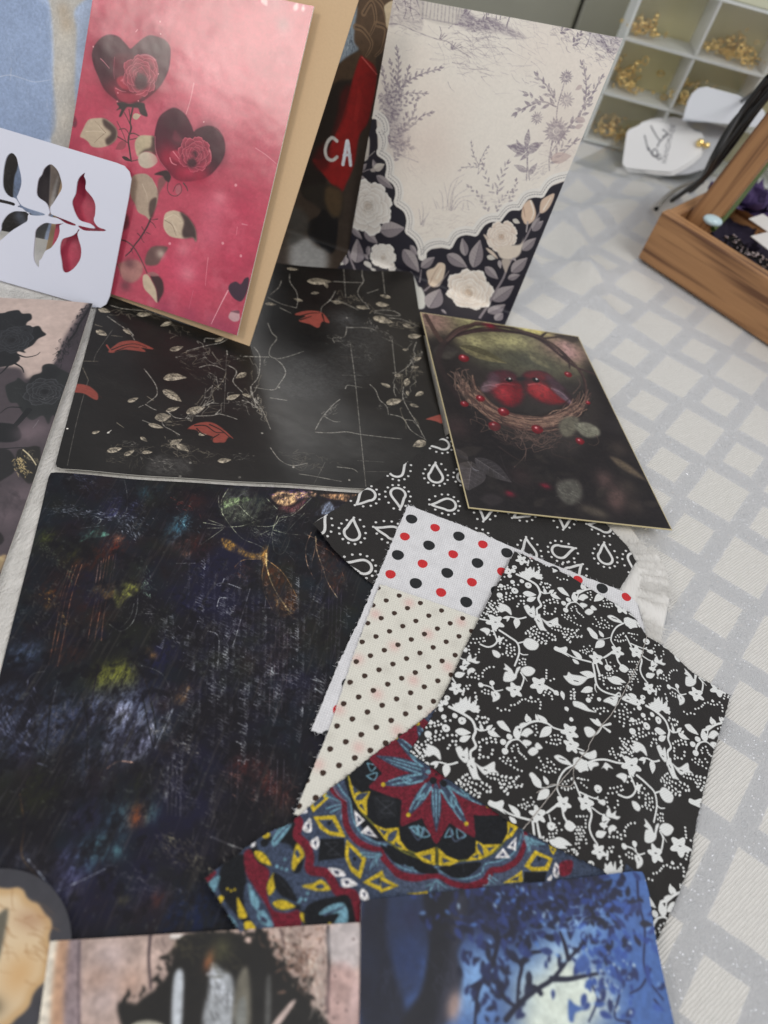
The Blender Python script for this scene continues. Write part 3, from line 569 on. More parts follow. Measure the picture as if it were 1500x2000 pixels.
['S',122,[.6,.37,0],[.7],[-517,1408,4,37,13,32]],
['S',122,[.61,.38,0],[.7],[-691,1450,-23,-35,-13,-39]],
['S',122,[.61,.38,0],[.7],[-731,1411,-23,-36]],
['S',122,[.6,.38,0],[.7],[-728,1454,41,-16,35,2]],
['S',122,[.59,.37,0],[.7],[-107,1527,4,-48,-2,-51]],
['S',122,[.58,.36,0],[.7],[-87,1519,64,-10,60,-18]],
['S',122,[.59,.37,0],[.7],[-71,1502,48,-28,33,-34]],
['S',122,[.59,.37,0],[.7],[-199,1521,55,-26,46,-8]],
['S',122,[.58,.37,0],[.7],[-257,1518,64,-9]],
['T',121,[3.05],[10,.4,.75,0],[-685,1330,49,65,34,53]],
['T',121,[3.05],[9,.4,.75,0],[-762,1344,15,62,17,55]],
['T',122,[3.24],[7,.4,.75,0],[-253,1449,27,36,12,32]],
['T',122,[3.26],[7,.4,.75,0],[-170,1416,14,47,12,32]],
['T',121,[3.23],[6,.4,.75,0],[13,1434,-3,42,11,32]],
['S',121,[.6,.78,0],[.7],[-1040,1142,29,-70,16,-92,7,-97,8,-100,13,-84]],
['S',121,[.59,.76,0],[.7],[-791,1123,-55,-32,-63,-44,-51,-56,-29,-67]],
['S',121,[.6,.77,0],[.7],[-834,989,-44,-13,-53,-17,-45,-47]],
['S',121,[.59,.76,0],[.7],[-955,1073,0,-64,-32,-59]],
['S',121,[.62,.79,0],[.7],[-780,907,-40,-30,-40,-64,-70,-67]],
['S',121,[.62,.8,0],[.7],[-869,912,-2,-60,-31,-62,-42,-66]],
['S',121,[.6,.77,0],[.7],[-1093,1023,40,-77,40,-79]],
['T',121,[3.68],[12,.4,.75,0],[-995,980,-16,92,-29,70]],
['T',121,[3.67],[14,.4,.75,0],[-969,989,82,81,100,58]],
['T',121,[3.42],[10,.45,.75,0],[-976,912,71,55,75,24]],
['T',121,[3.38],[9,.45,.75,0],[-987,950,30,66,3,62]],
['T',121,[3.87],[10,.45,.75,0],[-930,746,88,107,71,57]],
['T',121,[3.53],[10,.45,.75,0],[-937,735,62,99,8,79]],
['T',121,[3.99],[16,.5,.75,0],[-980,783,-43,122,-72,126]],
['T',121,[3.47],[10,.5,.75,0],[-975,836,41,64,71,56]],
['T',121,[4],[10,.5,.75,0],[-967,699,60,1,78,8]],
['T',121,[4.08],[16,.5,.75,0],[-1067,925,38,-106,60,-112]],
['T',121,[3.76],[14,.45,.75,0],[-1024,872,11,103,-46,98]],
['T',121,[3.85],[14,.45,.75,0],[-1003,758,27,120,16,80]],
['T',121,[3.94],[12,.45,.75,0],[-958,666,42,102,14,91]],
['T',121,[3.65],[10,.45,.75,0],[-912,608,28,82,25,53]],
['B',121,[5.21,7.81],[.4,0],[-1014,908]],
['B',121,[5.29,7.94],[.4,0],[-975,836]],
['B',121,[5.38,8.07],[.4,0],[-976,767]],
['B',121,[5.43,8.14],[.4,0],[-903,720]],
['X',121,[3.55,.62],[160,26,.5],[-1031,936,119,-255]],
['X',126,[3.63,.55],[60,27,.5],[-925,730,108,-63]],
['S',121,[.92,.55,0],[.5],[-923,650,72,-3,81,-1]],
['S',121,[.72,.64,0],[.75],[-143,1252,5,-53,5,-54,25,-81]],
['S',121,[.71,.64,0],[.75],[-198,1212,48,-48]],
['S',121,[.73,.65,0],[.75],[-321,1061,55,50,51,32,74,-1]],
['S',121,[.71,.63,0],[.75],[-282,1240,55,-22,52,-39]],
['S',121,[.71,.63,0],[.75],[-81,1354,41,-63,27,-69,4,-70,-36,-84]],
['S',121,[.7,.62,0],[.75],[25,1334,-13,-88,-26,-63]],
['S',121,[.76,.68,0],[.75],[-94,985,15,-80,26,-61]],
['S',121,[.74,.66,0],[.75],[-30,1097,-31,-101,-14,-55]],
['S',121,[.75,.67,0],[.75],[21,1023,-40,-81]],
['F',121,[3.72],[16,.8],[-143,1283]],
['F',121,[3.61],[14,.8],[-214,1063]],
['F',121,[7.41],[20,.75],[-92,1036]],
['F',121,[4.36],[14,.6],[-101,1187]],
['T',121,[4.74],[7,.35,.75,0],[-161,1168,-74,47,-53,31]],
['T',121,[4.82],[6,.4,.75,0],[-141,1142,-109,-2,-55,11]],
['T',121,[4.89],[6,.4,.75,0],[-209,1129,-79,-33,-42,-46]],
['T',121,[4],[9,.35,.75,0],[-13,1222,-29,84,-50,52]],
['T',121,[3.73],[9,.35,.75,0],[-14,1183,20,76,19,75]],
['T',121,[4.8],[8,.4,.75,0],[-45,1068,47,80,14,68]],
['T',121,[5.03],[10,.3,.75,0],[-66,874,34,98,53,51]],
['L',121,[0],[.36,0,.8],[-215,912,-21,90],121,-1],
['L',121,[0],[.36,0,.8],[-206,914,70,49],121,-1],
['L',121,[0],[.36,0,.8],[-214,886,-107,3],121,-1],
['L',121,[0],[.36,0,.8],[-234,888,-46,45],121,-1],
['L',121,[0],[.36,0,.8],[-189,894,-35,-55],121,-1],
['S',121,[.69,.69,0],[.8],[-218,945,38,-109,27,-80]],
['L',127,[0],[.6,0,.8],[-53,1272,-23,-30],127,-1],
['L',127,[0],[.6,0,.8],[30,1125,-54,-1],127,-1],
['L',127,[0],[.6,0,.8],[-5,1081,34,27],127,-1],
['B',128,[15.27,15.27],[.22,0],[-788,740]],
['B',128,[15.24,15.24],[.22,0],[-688,737]],
['B',128,[14.26,14.26],[.22,0],[6,950]],
['B',128,[13.74,13.74],[.22,0],[-110,1112]],
['S',121,[.47,.33,0],[.7],[-511,835,31,-49,46,-45,11,-43]],
['S',121,[.46,.33,0],[.7],[-420,846,-10,-56,-4,-49]],
['S',121,[.47,.34,0],[.7],[-523,698,44,22,42,7]],
['S',121,[.47,.34,0],[.7],[-423,698,22,54]],
['T',121,[2.38],[8,.35,.75,0],[-430,729,-50,57,-30,56]],
['T',121,[2.37],[7,.35,.75,0],[-431,742,12,58,5,48]],
['T',121,[2.69],[6,.35,.75,0],[-430,729,-51,-3,-46,-40]],
['T',121,[4.68],[9,.28,.75,0],[-280,643,-14,78,9,84]],
['T',121,[4.05],[9,.3,.75,0],[-273,624,-78,50,-57,76]],
['S',121,[.49,.21,0],[.55],[-520,458,-39,74,-35,59]],
['S',121,[.49,.21,0],[.55],[-513,461,-19,80,7,94]],
['S',121,[.49,.21,0],[.55],[-511,454,4,82,53,68]],
['S',121,[.49,.21,0],[.55],[-504,457,20,79,75,48]],
['S',121,[.5,.21,0],[.55],[-555,446,-26,71,-28,26]],
['S',121,[.49,.21,0],[.55],[-534,454,-17,144,58,76]],
['S',121,[.5,.21,0],[.55],[-592,440,-37,46]],
['S',121,[.5,.21,0],[.55],[-578,445,-30,34]],
['S',121,[.49,.21,0],[.55],[-492,468,26,60,41,15,52,-18]],
['S',121,[.49,.21,0],[.55],[-444,485,-6,42]],
['S',121,[.49,.21,0],[.55],[-410,498,-20,36]],
['S',121,[.49,.21,0],[.55],[-506,463,-21,109,31,66]],
['S',121,[.66,.22,0],[.55],[-657,320,-28,65,-13,18]],
['S',121,[.66,.22,0],[.55],[-650,322,-13,71,-24,51]],
['S',121,[.66,.22,0],[.55],[-654,321,18,59,8,25]],
['S',121,[.66,.22,0],[.55],[-641,318,0,53]],
['T',121,[2.74],[10,.5,.75,0],[-256,538,12,90,38,55]],
['T',121,[3.05],[10,.5,.75,0],[-296,523,-68,62,-87,34]],
['T',121,[2.7],[8,.5,.75,0],[-208,612,15,75,-12,51]],
['X',129,[3.44,.41],[60,31,.45],[-371,562,195,82]],
['X',130,[8.75,.44],[50,32,.4],[-627,300,226,127]],
['X',131,[7.86,.36],[30,33,.4],[-582,407,204,87]],
['S',121,[.58,.52,0],[.75],[-216,933,24,-70,55,-102]],
['L',121,[0],[.4,0,.7],[-198,887,55,66],121,-1],
['L',121,[0],[.4,0,.7],[-211,902,-50,-56],121,-1],
['L',121,[0],[.4,0,.7],[-163,800,-83,8],121,-1],
['L',121,[0],[.4,0,.7],[-150,784,21,74],121,-1],
['L',121,[0],[.4,0,.7],[-202,898,-56,14],121,-1],
['L',121,[0],[.4,0,.7],[-213,908,-100,-20],121,-1],
['X',121,[4.54,.32],[40,34,.5],[-133,797,78,73]],
['L',132,[0],[.55,0,.6],[-67,898,98,52],132,-1],
['X',133,[4.42,.32],[50,35,.5],[-102,932,119,20]],
['X',134,[6.25,.42],[24,36,.35],[-823,645,101,-84]],
['P',135,[.16],[1,0],[-1065,785,19,-55,20,-64,13,-51,27,-9,32,-18,16,-29,10,-47,31,-15,35,-34,18,-45,4,-35,45,-10,40,-34,19,-47,8,-46,42,-17,44,-34,32,-50,17,-45,6,19,16,52,39,39,49,24,49,7,201,-660,-789,-516,-528,1564]],
['P',135,[.21],[1,0],[-597,107,5,50,42,47,55,29,54,8,-4,49,28,45,46,28,49,14,8,44,37,47,38,25,21,4,7,42,31,37,39,17,7,31,23,43,41,27,30,8,9,41,28,37,49,38,45,28,375,-865,-883,-574,-190,663]],
['S',136,[4.77,4.77,0],[1],[-1071,806,47,-17,25,-44,-8,-21]],
['S',136,[4.86,4.86,0],[1],[-1030,731,29,-29,9,-35,-5,-42]],
['S',136,[4.97,4.97,0],[1],[-999,624,50,-15,27,-40,6,-50]],
['S',136,[5.09,5.09,0],[1],[-916,519,58,-23,27,-47,4,-53]],
['S',136,[5.22,5.22,0],[1],[-824,394,62,-20,37,-51,9,-61]],
['S',136,[5.36,5.36,0],[1],[-715,259,61,-24,43,-46,18,-49]],
['S',136,[5.41,5.41,0],[1],[-605,160,27,57,59,42,61,10]],
['S',136,[5.26,5.26,0],[1],[-458,269,17,68,49,41,58,13]],
['S',136,[5.11,5.11,0],[1],[-334,391,22,68,40,40,43,16]],
['S',136,[4.97,4.97,0],[1],[-229,515,21,58,27,27,36,13]],
['S',136,[4.84,4.84,0],[1],[-145,613,17,62,39,31,39,12]],
['S',136,[4.7,4.7,0],[1],[-50,718,17,66,34,38,52,30]],
['S',137,[.24,.24,0],[1],[-1064,814,47,-17,25,-43,-8,-21]],
['S',137,[.24,.24,0],[1],[-1023,740,29,-29,9,-35,-5,-42]],
['S',137,[.25,.25,0],[1],[-992,633,50,-15,27,-40,6,-50]],
['S',137,[.25,.25,0],[1],[-909,528,58,-23,27,-47,4,-53]],
['S',137,[.26,.26,0],[1],[-817,404,62,-20,37,-51,9,-61]],
['S',137,[.27,.27,0],[1],[-708,269,61,-24,42,-45,18,-50]],
['D',138,[.48,.62,.81],[1],[-1075,800,46,-18,25,-43,-7,-21]],
['D',138,[.49,.63,.83],[1],[-1035,725,29,-29,10,-35,-5,-43]],
['D',138,[.5,.65,.85],[1],[-1004,618,50,-15,28,-41,5,-50]],
['D',138,[.51,.66,.87],[1],[-921,512,59,-23,27,-47,3,-53]],
['D',138,[.52,.68,.89],[1],[-828,387,61,-20,37,-51,10,-61]],
['D',138,[.54,.7,.91],[1],[-720,252,62,-24,42,-46,18,-50]],
['S',137,[.3,.3,0],[1],[-610,165,27,57,59,41,61,11]],
['S',137,[.29,.29,0],[1],[-463,274,17,68,49,40,58,14]],
['S',137,[.28,.28,0],[1],[-339,396,23,68,39,39,44,16]],
['S',137,[.28,.28,0],[1],[-233,519,20,58,27,27,36,13]],
['S',137,[.27,.27,0],[1],[-150,617,17,62,39,31,40,12]],
['S',137,[.26,.26,0],[1],[-54,722,16,65,35,39,51,30]],
['D',138,[.6,.68,.9],[1],[-600,154,27,57,59,42,61,11]],
['D',138,[.59,.66,.88],[1],[-453,264,17,68,49,40,58,14]],
['D',138,[.57,.64,.85],[1],[-329,386,22,68,40,40,44,15]],
['D',138,[.55,.62,.83],[1],[-223,509,20,58,27,28,36,13]],
['D',138,[.54,.61,.81],[1],[-140,608,17,62,39,31,39,12]],
['D',138,[.52,.59,.78],[1],[-45,713,17,65,34,39,52,30]],
['S',139,[1.11,1.45,0],[1],[-1140,229,19,-59,35,-99,58,-116,77,-110]],
['S',139,[.55,.55,0],[1],[-1091,192,-13,-43,6,-54]],
['L',139,[0],[.62,0,1],[-890,198,145,67],140,141],
['L',139,[0],[.42,0,1],[-990,496,115,-37],140,141],
['L',139,[0],[.45,0,1],[-1071,155,85,-48],140,141],
['L',139,[0],[.55,0,1],[-983,154,100,-37],140,141],
['L',139,[0],[.5,0,1],[-970,-81,-46,180],140,141],
['L',139,[0],[.7,0,1],[-1165,104,55,-82],140,141],
['L',139,[0],[.55,0,1],[-718,139,134,-99],140,141],
['L',139,[0],[.5,0,1],[-683,180,59,-46],140,141],
['L',139,[0],[.55,0,1],[-577,77,57,85],140,141],
['L',139,[0],[.6,0,1],[-1167,192,30,-55],140,141],
['L',139,[0],[.5,0,1],[-1089,492,26,49],140,141],
['L',139,[0],[.5,0,1],[-1102,453,55,3],140,141],
['L',139,[0],[.5,0,1],[-996,519,-37,57],140,141],
['S',139,[.71,.51,0],[1],[-1142,408,38,54,65,52,34,-3]],
['L',142,[0],[.62,0,1],[-1014,523,56,49],143,-1],
['L',144,[0],[.6,0,1],[-1033,511,34,17],144,-1],
['P',115,[.25],[1,1],[-1131,573,9,52,-5,65,18,15,29,-28,15,-63,2,-48,-27,-24,-28,1]],
['S',145,[.39,.2,0],[.7],[-1099,578,15,49,-16,43]],
['P',146,[.3],[1,1],[-1151,634,11,23,12,-73,-6,-42,-11,21]],
['S',147,[.5,.4,0],[1],[-1140,520,37,28,41,33,29,39]],
['R',148,[15.05],[3,1],[-999,311],149,150],
['L',151,[0],[.75,0,1],[-1172,-14,141,-144],152,-1],
['L',139,[0],[.5,0,1],[-1090,12,26,-72],140,141],
['L',139,[0],[.5,0,1],[-1051,-62,34,-87],140,141],
['L',139,[0],[.5,0,1],[-935,81,10,-65],140,141],
['L',139,[0],[.5,0,1],[-950,23,37,-29],140,141],
['R',148,[8.63],[5,1],[-829,46],149,150],
['L',153,[0],[.6,0,1],[-928,-29,62,-55],153,-1],
['L',153,[0],[.6,0,1],[-870,-75,44,-24],153,-1],
['L',153,[0],[.6,0,1],[-766,-34,35,53],153,-1],
['P',154,[.39],[1,1],[-636,1,34,-5,49,-72,28,-10,50,-83,23,-98,-44,-37,-49,29]],
['L',139,[0],[.52,0,1],[-579,73,62,92],140,141],
['L',139,[0],[.52,0,1],[-450,206,143,-30],140,141],
['L',139,[0],[.52,0,1],[-341,239,-51,93],140,141],
['L',139,[0],[.52,0,1],[-272,189,-16,170],140,141],
['L',139,[0],[.52,0,1],[-206,218,99,-42],140,141],
['L',139,[0],[.52,0,1],[-425,-250,3,228],140,141],
['L',139,[0],[.55,0,1],[-88,38,87,134],140,141],
['L',139,[0],[.55,0,1],[-87,-78,78,122],140,141],
['L',139,[0],[.55,0,1],[-52,201,61,47],140,141],
['L',139,[0],[.55,0,1],[-45,244,57,115],140,141],
['L',139,[0],[.55,0,1],[-31,389,47,93],140,141],
['L',139,[0],[.55,0,1],[-19,513,38,73],140,141],
['L',139,[0],[.55,0,1],[-27,-123,23,101],140,141],
['S',139,[1.61,.88,0],[1],[-123,-158,24,226,19,122,1,80,15,84,21,84,10,92,15,92]],
['S',139,[.94,.63,0],[1],[-559,-34,-16,92]],
['S',139,[1.41,1.01,0],[1],[-504,-101,25,104]],
['P',155,[.31],[1,1],[-516,14,-23,49,37,39,20,40,41,-1,14,-68,-6,-60,-29,-40,-35,6]],
['S',156,[.78,.31,0],[.8],[-500,-9,10,75,15,54]],
['S',157,[.78,.39,0],[1],[-462,-27,30,65,24,75]],
['S',158,[1.39,.62,0],[.8],[-467,42,11,69]],
['R',159,[14.65],[8,1],[-249,30],160,161],
['R',162,[8.93],[11,1],[-174,420],163,164],
['P',165,[.58],[1,1],[-170,345,47,41,66,31,4,47,16,-100,-42,-51,-59,-10]],
['P',166,[.22],[1,1],[-281,396,32,-4,0,-22]],
['P',167,[.29],[1,1],[-241,327,49,-5,43,-31,-52,12]],
['L',168,[0],[.6,0,1],[-217,281,54,5],168,-1],
['L',168,[0],[.6,0,1],[-148,533,47,-5],168,-1],
['P',169,[.29],[1,1],[-126,292,48,18,4,-53,-5,-26]],
['L',140,[0],[.5,0,1],[-140,287,25,-46],140,-1],
['L',140,[0],[.5,0,1],[-70,329,29,-13],140,-1],
['P',170,[.27],[1,1],[-111,575,-7,55,29,38,51,-53,5,-48,-32,-34,-30,19]],
['S',171,[1.09,.55,0],[.8],[-89,661,38,-50,2,-43]],
['S',172,[.55,.27,0],[.7],[-116,616,29,-47]],
['S',140,[.98,.7,0],[1],[-63,549,13,-54]],
['P',173,[.34],[1,1],[-18,622,-16,58,22,36,33,25,4,-61,-17,-48]],
['S',171,[.94,.4,0],[.8],[-4,642,13,74]],
['L',139,[0],[.5,0,1],[-22,520,14,77],140,141],
['L',139,[0],[.5,0,1],[-355,-216,40,-29],140,141],
]),
'ca':dict(o=[-0.08521,0.4153,0.003],d=[0.9982,-0.0599,0.0],u=[0.0165,0.2751,0.9613],s=[[-44.1,136.6,10.8,146.7],[10.8,146.7,28.4,-32.7],[28.4,-32.7,-30.1,-58.6],[-30.1,-58.6,-44.1,136.6]],ops=[
['P',174,[.95],[1,1],[-137,1311,43,11,-24,-142,49,-101,-85,-96,-29,18,41,210]],
['X',175,[4.1,.55],[30,41,.6],[-159,1156,57,-99]],
['X',176,[3.43,.55],[20,42,.6],[-147,1172,7,-152]],
['P',177,[.54],[1,1],[-126,1326,155,42,35,-150,-28,-148,16,-87,-43,14,-76,76,-40,34,-13,110]],
['S',178,[3.06,1.33,0],[.8],[-87,1239,30,57,42,-69,-11,-72]],
['S',179,[.67,.4,0],[.6],[-87,1239,30,57,42,-69,-11,-72]],
['S',178,[3.13,1.36,0],[.8],[-115,1168,48,-5,59,-47,-14,-62]],
['S',179,[.68,.41,0],[.6],[-115,1168,48,-5,59,-47,-14,-62]],
['S',178,[3.11,1.35,0],[.8],[-3,1212,56,-9,2,-89,-26,-46]],
['S',179,[.68,.41,0],[.6],[-3,1212,56,-9,2,-89,-26,-46]],
['S',178,[3.02,1.31,0],[.8],[-66,1330,69,-30,40,-62]],
['S',179,[.66,.39,0],[.6],[-66,1330,69,-30,40,-62]],
['P',180,[.56],[1,1],[-154,983,89,84,24,-32,-18,-84,-16,-59,-98,-29]],
['P',181,[.9],[1,1],[-173,863,91,54,26,-6,-24,-131,-19,-120,1,-178,-5,-235,-136,20,37,405]],
['P',182,[.75],[1,1],[-56,1031,21,12,93,-52,16,-236,-32,-96,8,-160,-21,-115,-13,-51,-34,-3,-101,61,-83,59,61,34,45,162,17,99,7,134]],
['P',183,[1.62],[.8,1],[-118,838,43,54,5,-152,-26,-94,-26,-66,11,162]],
['P',184,[1.86],[.8,1],[-205,464,68,111,38,-123,-58,-49]],
['S',185,[.7,.56,0],[.9],[-43,1041,47,-26,55,-30]],
['S',186,[2.91,2.18,0],[.4],[-13,869,11,-137]],
['S',187,[1.84,1.84,0],[1],[-83,592,-33,8,-21,-32,-3,-46,19,-35,35,-4,24,26]],
['S',188,[1.99,1.99,0],[1],[-17,481,-3,63,-2,67,27,-59,23,-60]],
['S',189,[1.53,1.53,0],[1],[-24,532,38,12]],
['P',190,[1.29],[1,1],[-239,267,131,74,124,-8,28,-152,-80,6,-73,9]],
['P',191,[1.45],[.85,1],[-80,334,97,-8,16,-132,-61,-4,-51,65]],
['P',192,[.67],[1,1],[-154,82,55,69,25,48,69,-34,37,-4,27,-226,-53,-2,-56,30,-76,35]],
['P',193,[3.25],[1,1],[-213,-80,87,78,74,-53,82,-30,55,-224,-165,-108]],
['P',194,[2.52],[.9,1],[-291,137,126,-8,16,-112,-57,-160]],
['P',195,[.26],[1,1],[17,1304,51,32,28,-96,-38,-29,-25,48]],
]),
'gothic':dict(o=[0.0,0.0,0.0045],d=[1.0,0.0,0.0],u=[0.0,1.0,0.0],s=[[-248.4,268.1,-178.5,292.1],[-178.5,292.1,-127.5,105.3],[-127.5,105.3,-167.0,99.9],[-167.0,99.9,-248.4,268.1]],ops=[
['P',196,[1.5],[1,1],[-2111,2244,230,114,84,-47,65,144,-41,119,-13,66,-19,273,18,92,246,-636,276,-1295,-480,-173,-829,1114]],
['X',197,[2.93,.86],[160,51,.8],[-1787,2910,67,-450]],
['P',198,[.86],[.7,1],[-1792,2920,14,-150,28,-184,6,-68,22,-81,93,46,-138,451]],
['P',199,[1.16],[.8,1],[-1733,2431,-21,94,-26,118,18,-63,30,15,112,-131]],
['X',200,[3.31,.66],[60,52,.7],[-1770,2624,48,-187]],
['S',201,[.88,.88,0],[1],[-1787,2910,10,-81,4,-69,13,-69,1,-73]],
['P',202,[.25],[1,1],[-2324,2582,174,86,29,29,38,27,31,-16,36,13,25,-32,-7,-35,22,-38,38,39,37,-25,27,-16,-19,-41,-2,-49,-19,-45,16,-15,-39,-8,37,-39,-8,-50,-42,-38,-140,-118]],
['S',202,[.98,.24,0],[1],[-1927,2438,45,-1,35,29,7,27]],
['S',202,[1.11,.32,0],[1],[-1907,2379,43,-13,26,-26]],
['S',202,[.94,.31,0],[1],[-1924,2359,-3,-68,-23,-33]],
['P',203,[.31],[1,1],[-1782,2413,16,25,34,5,21,-12,49,-10,47,-22,66,-244,-33,-16,9,-55,-48,38,-30,-44,-70,37,-39,33,-32,-5,-54,58,-17,34,21,43,2,22,52,-18,-1,54,24,34]],
['P',202,[1.4],[.6,1],[-1788,2282,-1,54,29,37,-8,41,72,2,12,-180,-18,-81,-54,47]],
['R',204,[9.09],[71,1],[-1690,2260],205,206],
['R',207,[9.25],[72,1],[-2002,2517],208,209],
['R',210,[3.88],[73,1],[-1977,2603],208,211],
['X',212,[3.05,.31],[40,53,.4],[-1845,2223,224,1]],
['X',212,[3.38,.34],[50,54,.4],[-2113,2631,159,-41]],
['X',213,[.76,.3],[14,55,.7],[-1710,2182,86,72]],
['S',202,[2.88,1.44,0],[1],[-1694,2128,-2,-91,-6,-60,-30,-62]],
['P',202,[.43],[1,1],[-1809,1976,81,46,50,-6,41,-48,-18,-37,-58,-26,-51,-4]],
['S',202,[.56,.28,0],[1],[-1681,1873,69,40,74,33]],
['S',202,[.74,.29,0],[1],[-1730,2131,-49,-22,-13,-47]],
['P',214,[.41],[1,1],[-1724,1836,64,47,52,-23,39,-55,-2,-53,-57,-76]],
['P',215,[.41],[1,1],[-1610,1886,11,28,61,32,63,-136,1,-60,-51,22,-49,40]],
['X',216,[2.04,.48],[70,56,.8],[-1589,1850,72,-58]],
['X',217,[2.76,.41],[40,57,.5],[-1564,1898,65,-45]],
['S',218,[.62,.48,0],[1],[-1595,1907,45,-22,46,-34]],
['B',219,[5.73,5.73],[.5,0],[-1633,1998]],
['B',219,[5.79,5.79],[.5,0],[-1599,2033]],
['B',219,[5.23,5.23],[.5,0],[-1477,1689]],
['B',219,[5.03,5.03],[.5,0],[-1462,1565]],
['X',220,[7.72,1.93],[30,58,.2],[-1539,1697,122,-114]],
['S',221,[.44,.22,0],[.8],[-1622,2037,0,24,-2,29]],
['P',222,[.3],[1,1],[-1484,1478,33,5,33,-25,0,-30,-29,-11]],
['P',223,[.47],[1,1],[-1412,1357,22,23,16,14,21,-57,10,-94]],
['X',216,[1.77,.47],[30,59,.7],[-1402,1361,29,11]],
['B',224,[12.4,12.4],[.4,0],[-1381,1520]],
['B',224,[11.37,11.37],[.4,0],[-1315,1253]],
['B',224,[11.45,11.45],[.4,0],[-1443,1274]],
]),
'black':dict(o=[0.0,0.0,0.0045],d=[1.0,0.0,0.0],u=[0.0,1.0,0.0],s=[[-194.5,347.4,-28.1,406.4],[-28.1,406.4,31.2,243.6],[31.2,243.6,-141.8,185.1],[-141.8,185.1,-194.5,347.4]],ops=[
['B',225,[7.63,4.16],[.8,0],[-1028,2056]],
['P',226,[1.39],[.7,1],[-1078,2025,18,89,59,-1,70,21,40,-80,-157,-68]],
['P',227,[.25],[1,1],[-1565,2647,9,56,17,39,51,32,53,-3,57,-12,-38,-13,-36,-1,47,-23,-57,-17,-50,-19,-31,-40]],
['S',228,[.66,.33,0],[1],[-1558,2662,42,62,45,29,59,0]],
['S',228,[.66,.33,0],[1],[-1536,2661,39,55,50,17]],
['S',227,[.98,.49,0],[1],[-1594,2684,25,-22,21,-12]],
['P',227,[.22],[1,1],[-1573,2312,-16,49,46,17,41,-11,31,-21,16,-33,-18,-4,-48,13,-37,-7]],
['X',229,[2.25,.45],[12,61,.5],[-1499,2347,42,-30]],
['P',227,[.22],[1,1],[-1005,2318,29,52,51,29,52,-11,46,-29,32,-14,-20,0,-5,-40,-17,-8,-29,-13,-19,30,-56,4,-29,6]],
['S',228,[.68,.38,0],[1],[-986,2346,46,21,55,-19,37,12]],
['S',228,[.67,.37,0],[1],[-971,2333,39,-21,47,2]],
['S',228,[.68,.38,0],[1],[-926,2383,60,-12,51,-26]],
['S',228,[.67,.37,0],[1],[-881,2306,19,37]],
['S',227,[.68,.3,0],[1],[-846,2371,30,-16,23,-14]],
['S',230,[.75,.3,0],[.8],[-998,2326,26,36,44,25]],
['S',230,[.75,.3,0],[.8],[-954,2317,45,6,60,-12]],
['S',230,[.75,.3,0],[.8],[-899,2366,54,-15,31,-10]],
['S',230,[.75,.3,0],[.8],[-943,2356,53,-11]],
['S',230,[.83,.33,0],[.8],[-1558,2662,24,70,51,32]],
['S',230,[.83,.33,0],[.8],[-1541,2686,45,43,73,17]],
['S',230,[.75,.3,0],[.8],[-1577,2352,33,15,46,-9]],
['S',231,[.67,.3,0],[.85],[-1006,2312,39,38,41,-1,55,-19]],
['S',231,[.67,.3,0],[.85],[-884,2295,13,35,48,-17]],
['S',231,[.68,.3,0],[.85],[-880,2389,49,-21]],
['S',231,[.74,.33,0],[.85],[-1559,2649,40,52,77,23]],
['S',231,[.75,.33,0],[.85],[-1508,2740,58,16,58,1]],
['S',231,[.67,.3,0],[.85],[-1556,2325,35,12,51,-21]],
['S',232,[.71,.53,0],[.75],[-1719,2975,67,4,65,22,52,22]],
['S',232,[.69,.52,0],[.75],[-1691,2888,66,-28,54,-20]],
['S',232,[.67,.51,0],[.75],[-1518,2806,27,-28]],
['S',232,[.68,.51,0],[.75],[-1559,2846,47,-36]],
['S',232,[.7,.52,0],[.75],[-1173,2923,-4,29,46,18,55,34,-18,-52,-50,-44,-58,-60,-25,-30]],
['S',232,[.63,.47,0],[.75],[-1356,2599,44,-34,48,-42,28,-39,10,-37,-18,-60]],
['S',232,[.6,.45,0],[.75],[-1266,2346,11,20]],
['S',232,[.6,.45,0],[.75],[-1246,2376,40,-12,21,-1]],
['S',232,[.6,.45,0],[.75],[-1136,2376,43,-20,32,5]],
['S',232,[.62,.46,0],[.75],[-1034,2394,52,26,45,24,26,22,41,4,50,-3]],
['S',232,[.59,.44,0],[.75],[-1214,2276,36,-3,40,-1]],
['S',232,[.59,.44,0],[.75],[-1130,2300,22,-19,37,-8,46,-13]],
['S',232,[.69,.52,0],[.75],[-1042,2906,15,-29]],
['S',232,[.67,.5,0],[.75],[-1121,2732,34,34,40,8,49,-10]],
['S',232,[.66,.5,0],[.75],[-999,2804,40,-9,21,-24,6,-65,42,-35,29,-19]],
['S',232,[.64,.48,0],[.75],[-841,2598,36,0,41,-17]],
['S',232,[.65,.49,0],[.75],[-838,2707,39,-68,26,-31]],
['S',232,[.7,.52,0],[.75],[-942,2909,51,25]],
['S',232,[.63,.47,0],[.75],[-986,2498,21,36]],
['S',232,[.62,.47,0],[.75],[-927,2453,10,46]],
['S',233,[.57,.41,0],[.7],[-985,2748,6,-53,-6,-58,-9,-48,27,-51]],
['S',233,[.54,.38,0],[.7],[-1226,2416,-37,13]],
['S',233,[.59,.42,0],[.7],[-1606,2761,51,14]],
['S',233,[.59,.42,0],[.7],[-1715,2801,37,1]],
['S',233,[.54,.39,0],[.7],[-1616,2481,62,-66]],
['S',233,[.51,.36,0],[.7],[-1311,2212,41,-15]],
['S',233,[.61,.43,0],[.7],[-1324,2907,-16,-33]],
['S',233,[.6,.43,0],[.7],[-1178,2861,-61,-67]],
['S',233,[.55,.4,0],[.7],[-1577,2556,-62,-31]],
['X',232,[3.38,.42],[30,62,.6],[-1221,2769,107,65]],
['X',232,[2.47,.41],[30,63,.6],[-1046,2718,78,-51]],
['X',232,[2.15,.43],[20,64,.5],[-1024,2867,90,22]],
['X',233,[4.94,.41],[20,65,.5],[-1178,2721,117,-55]],
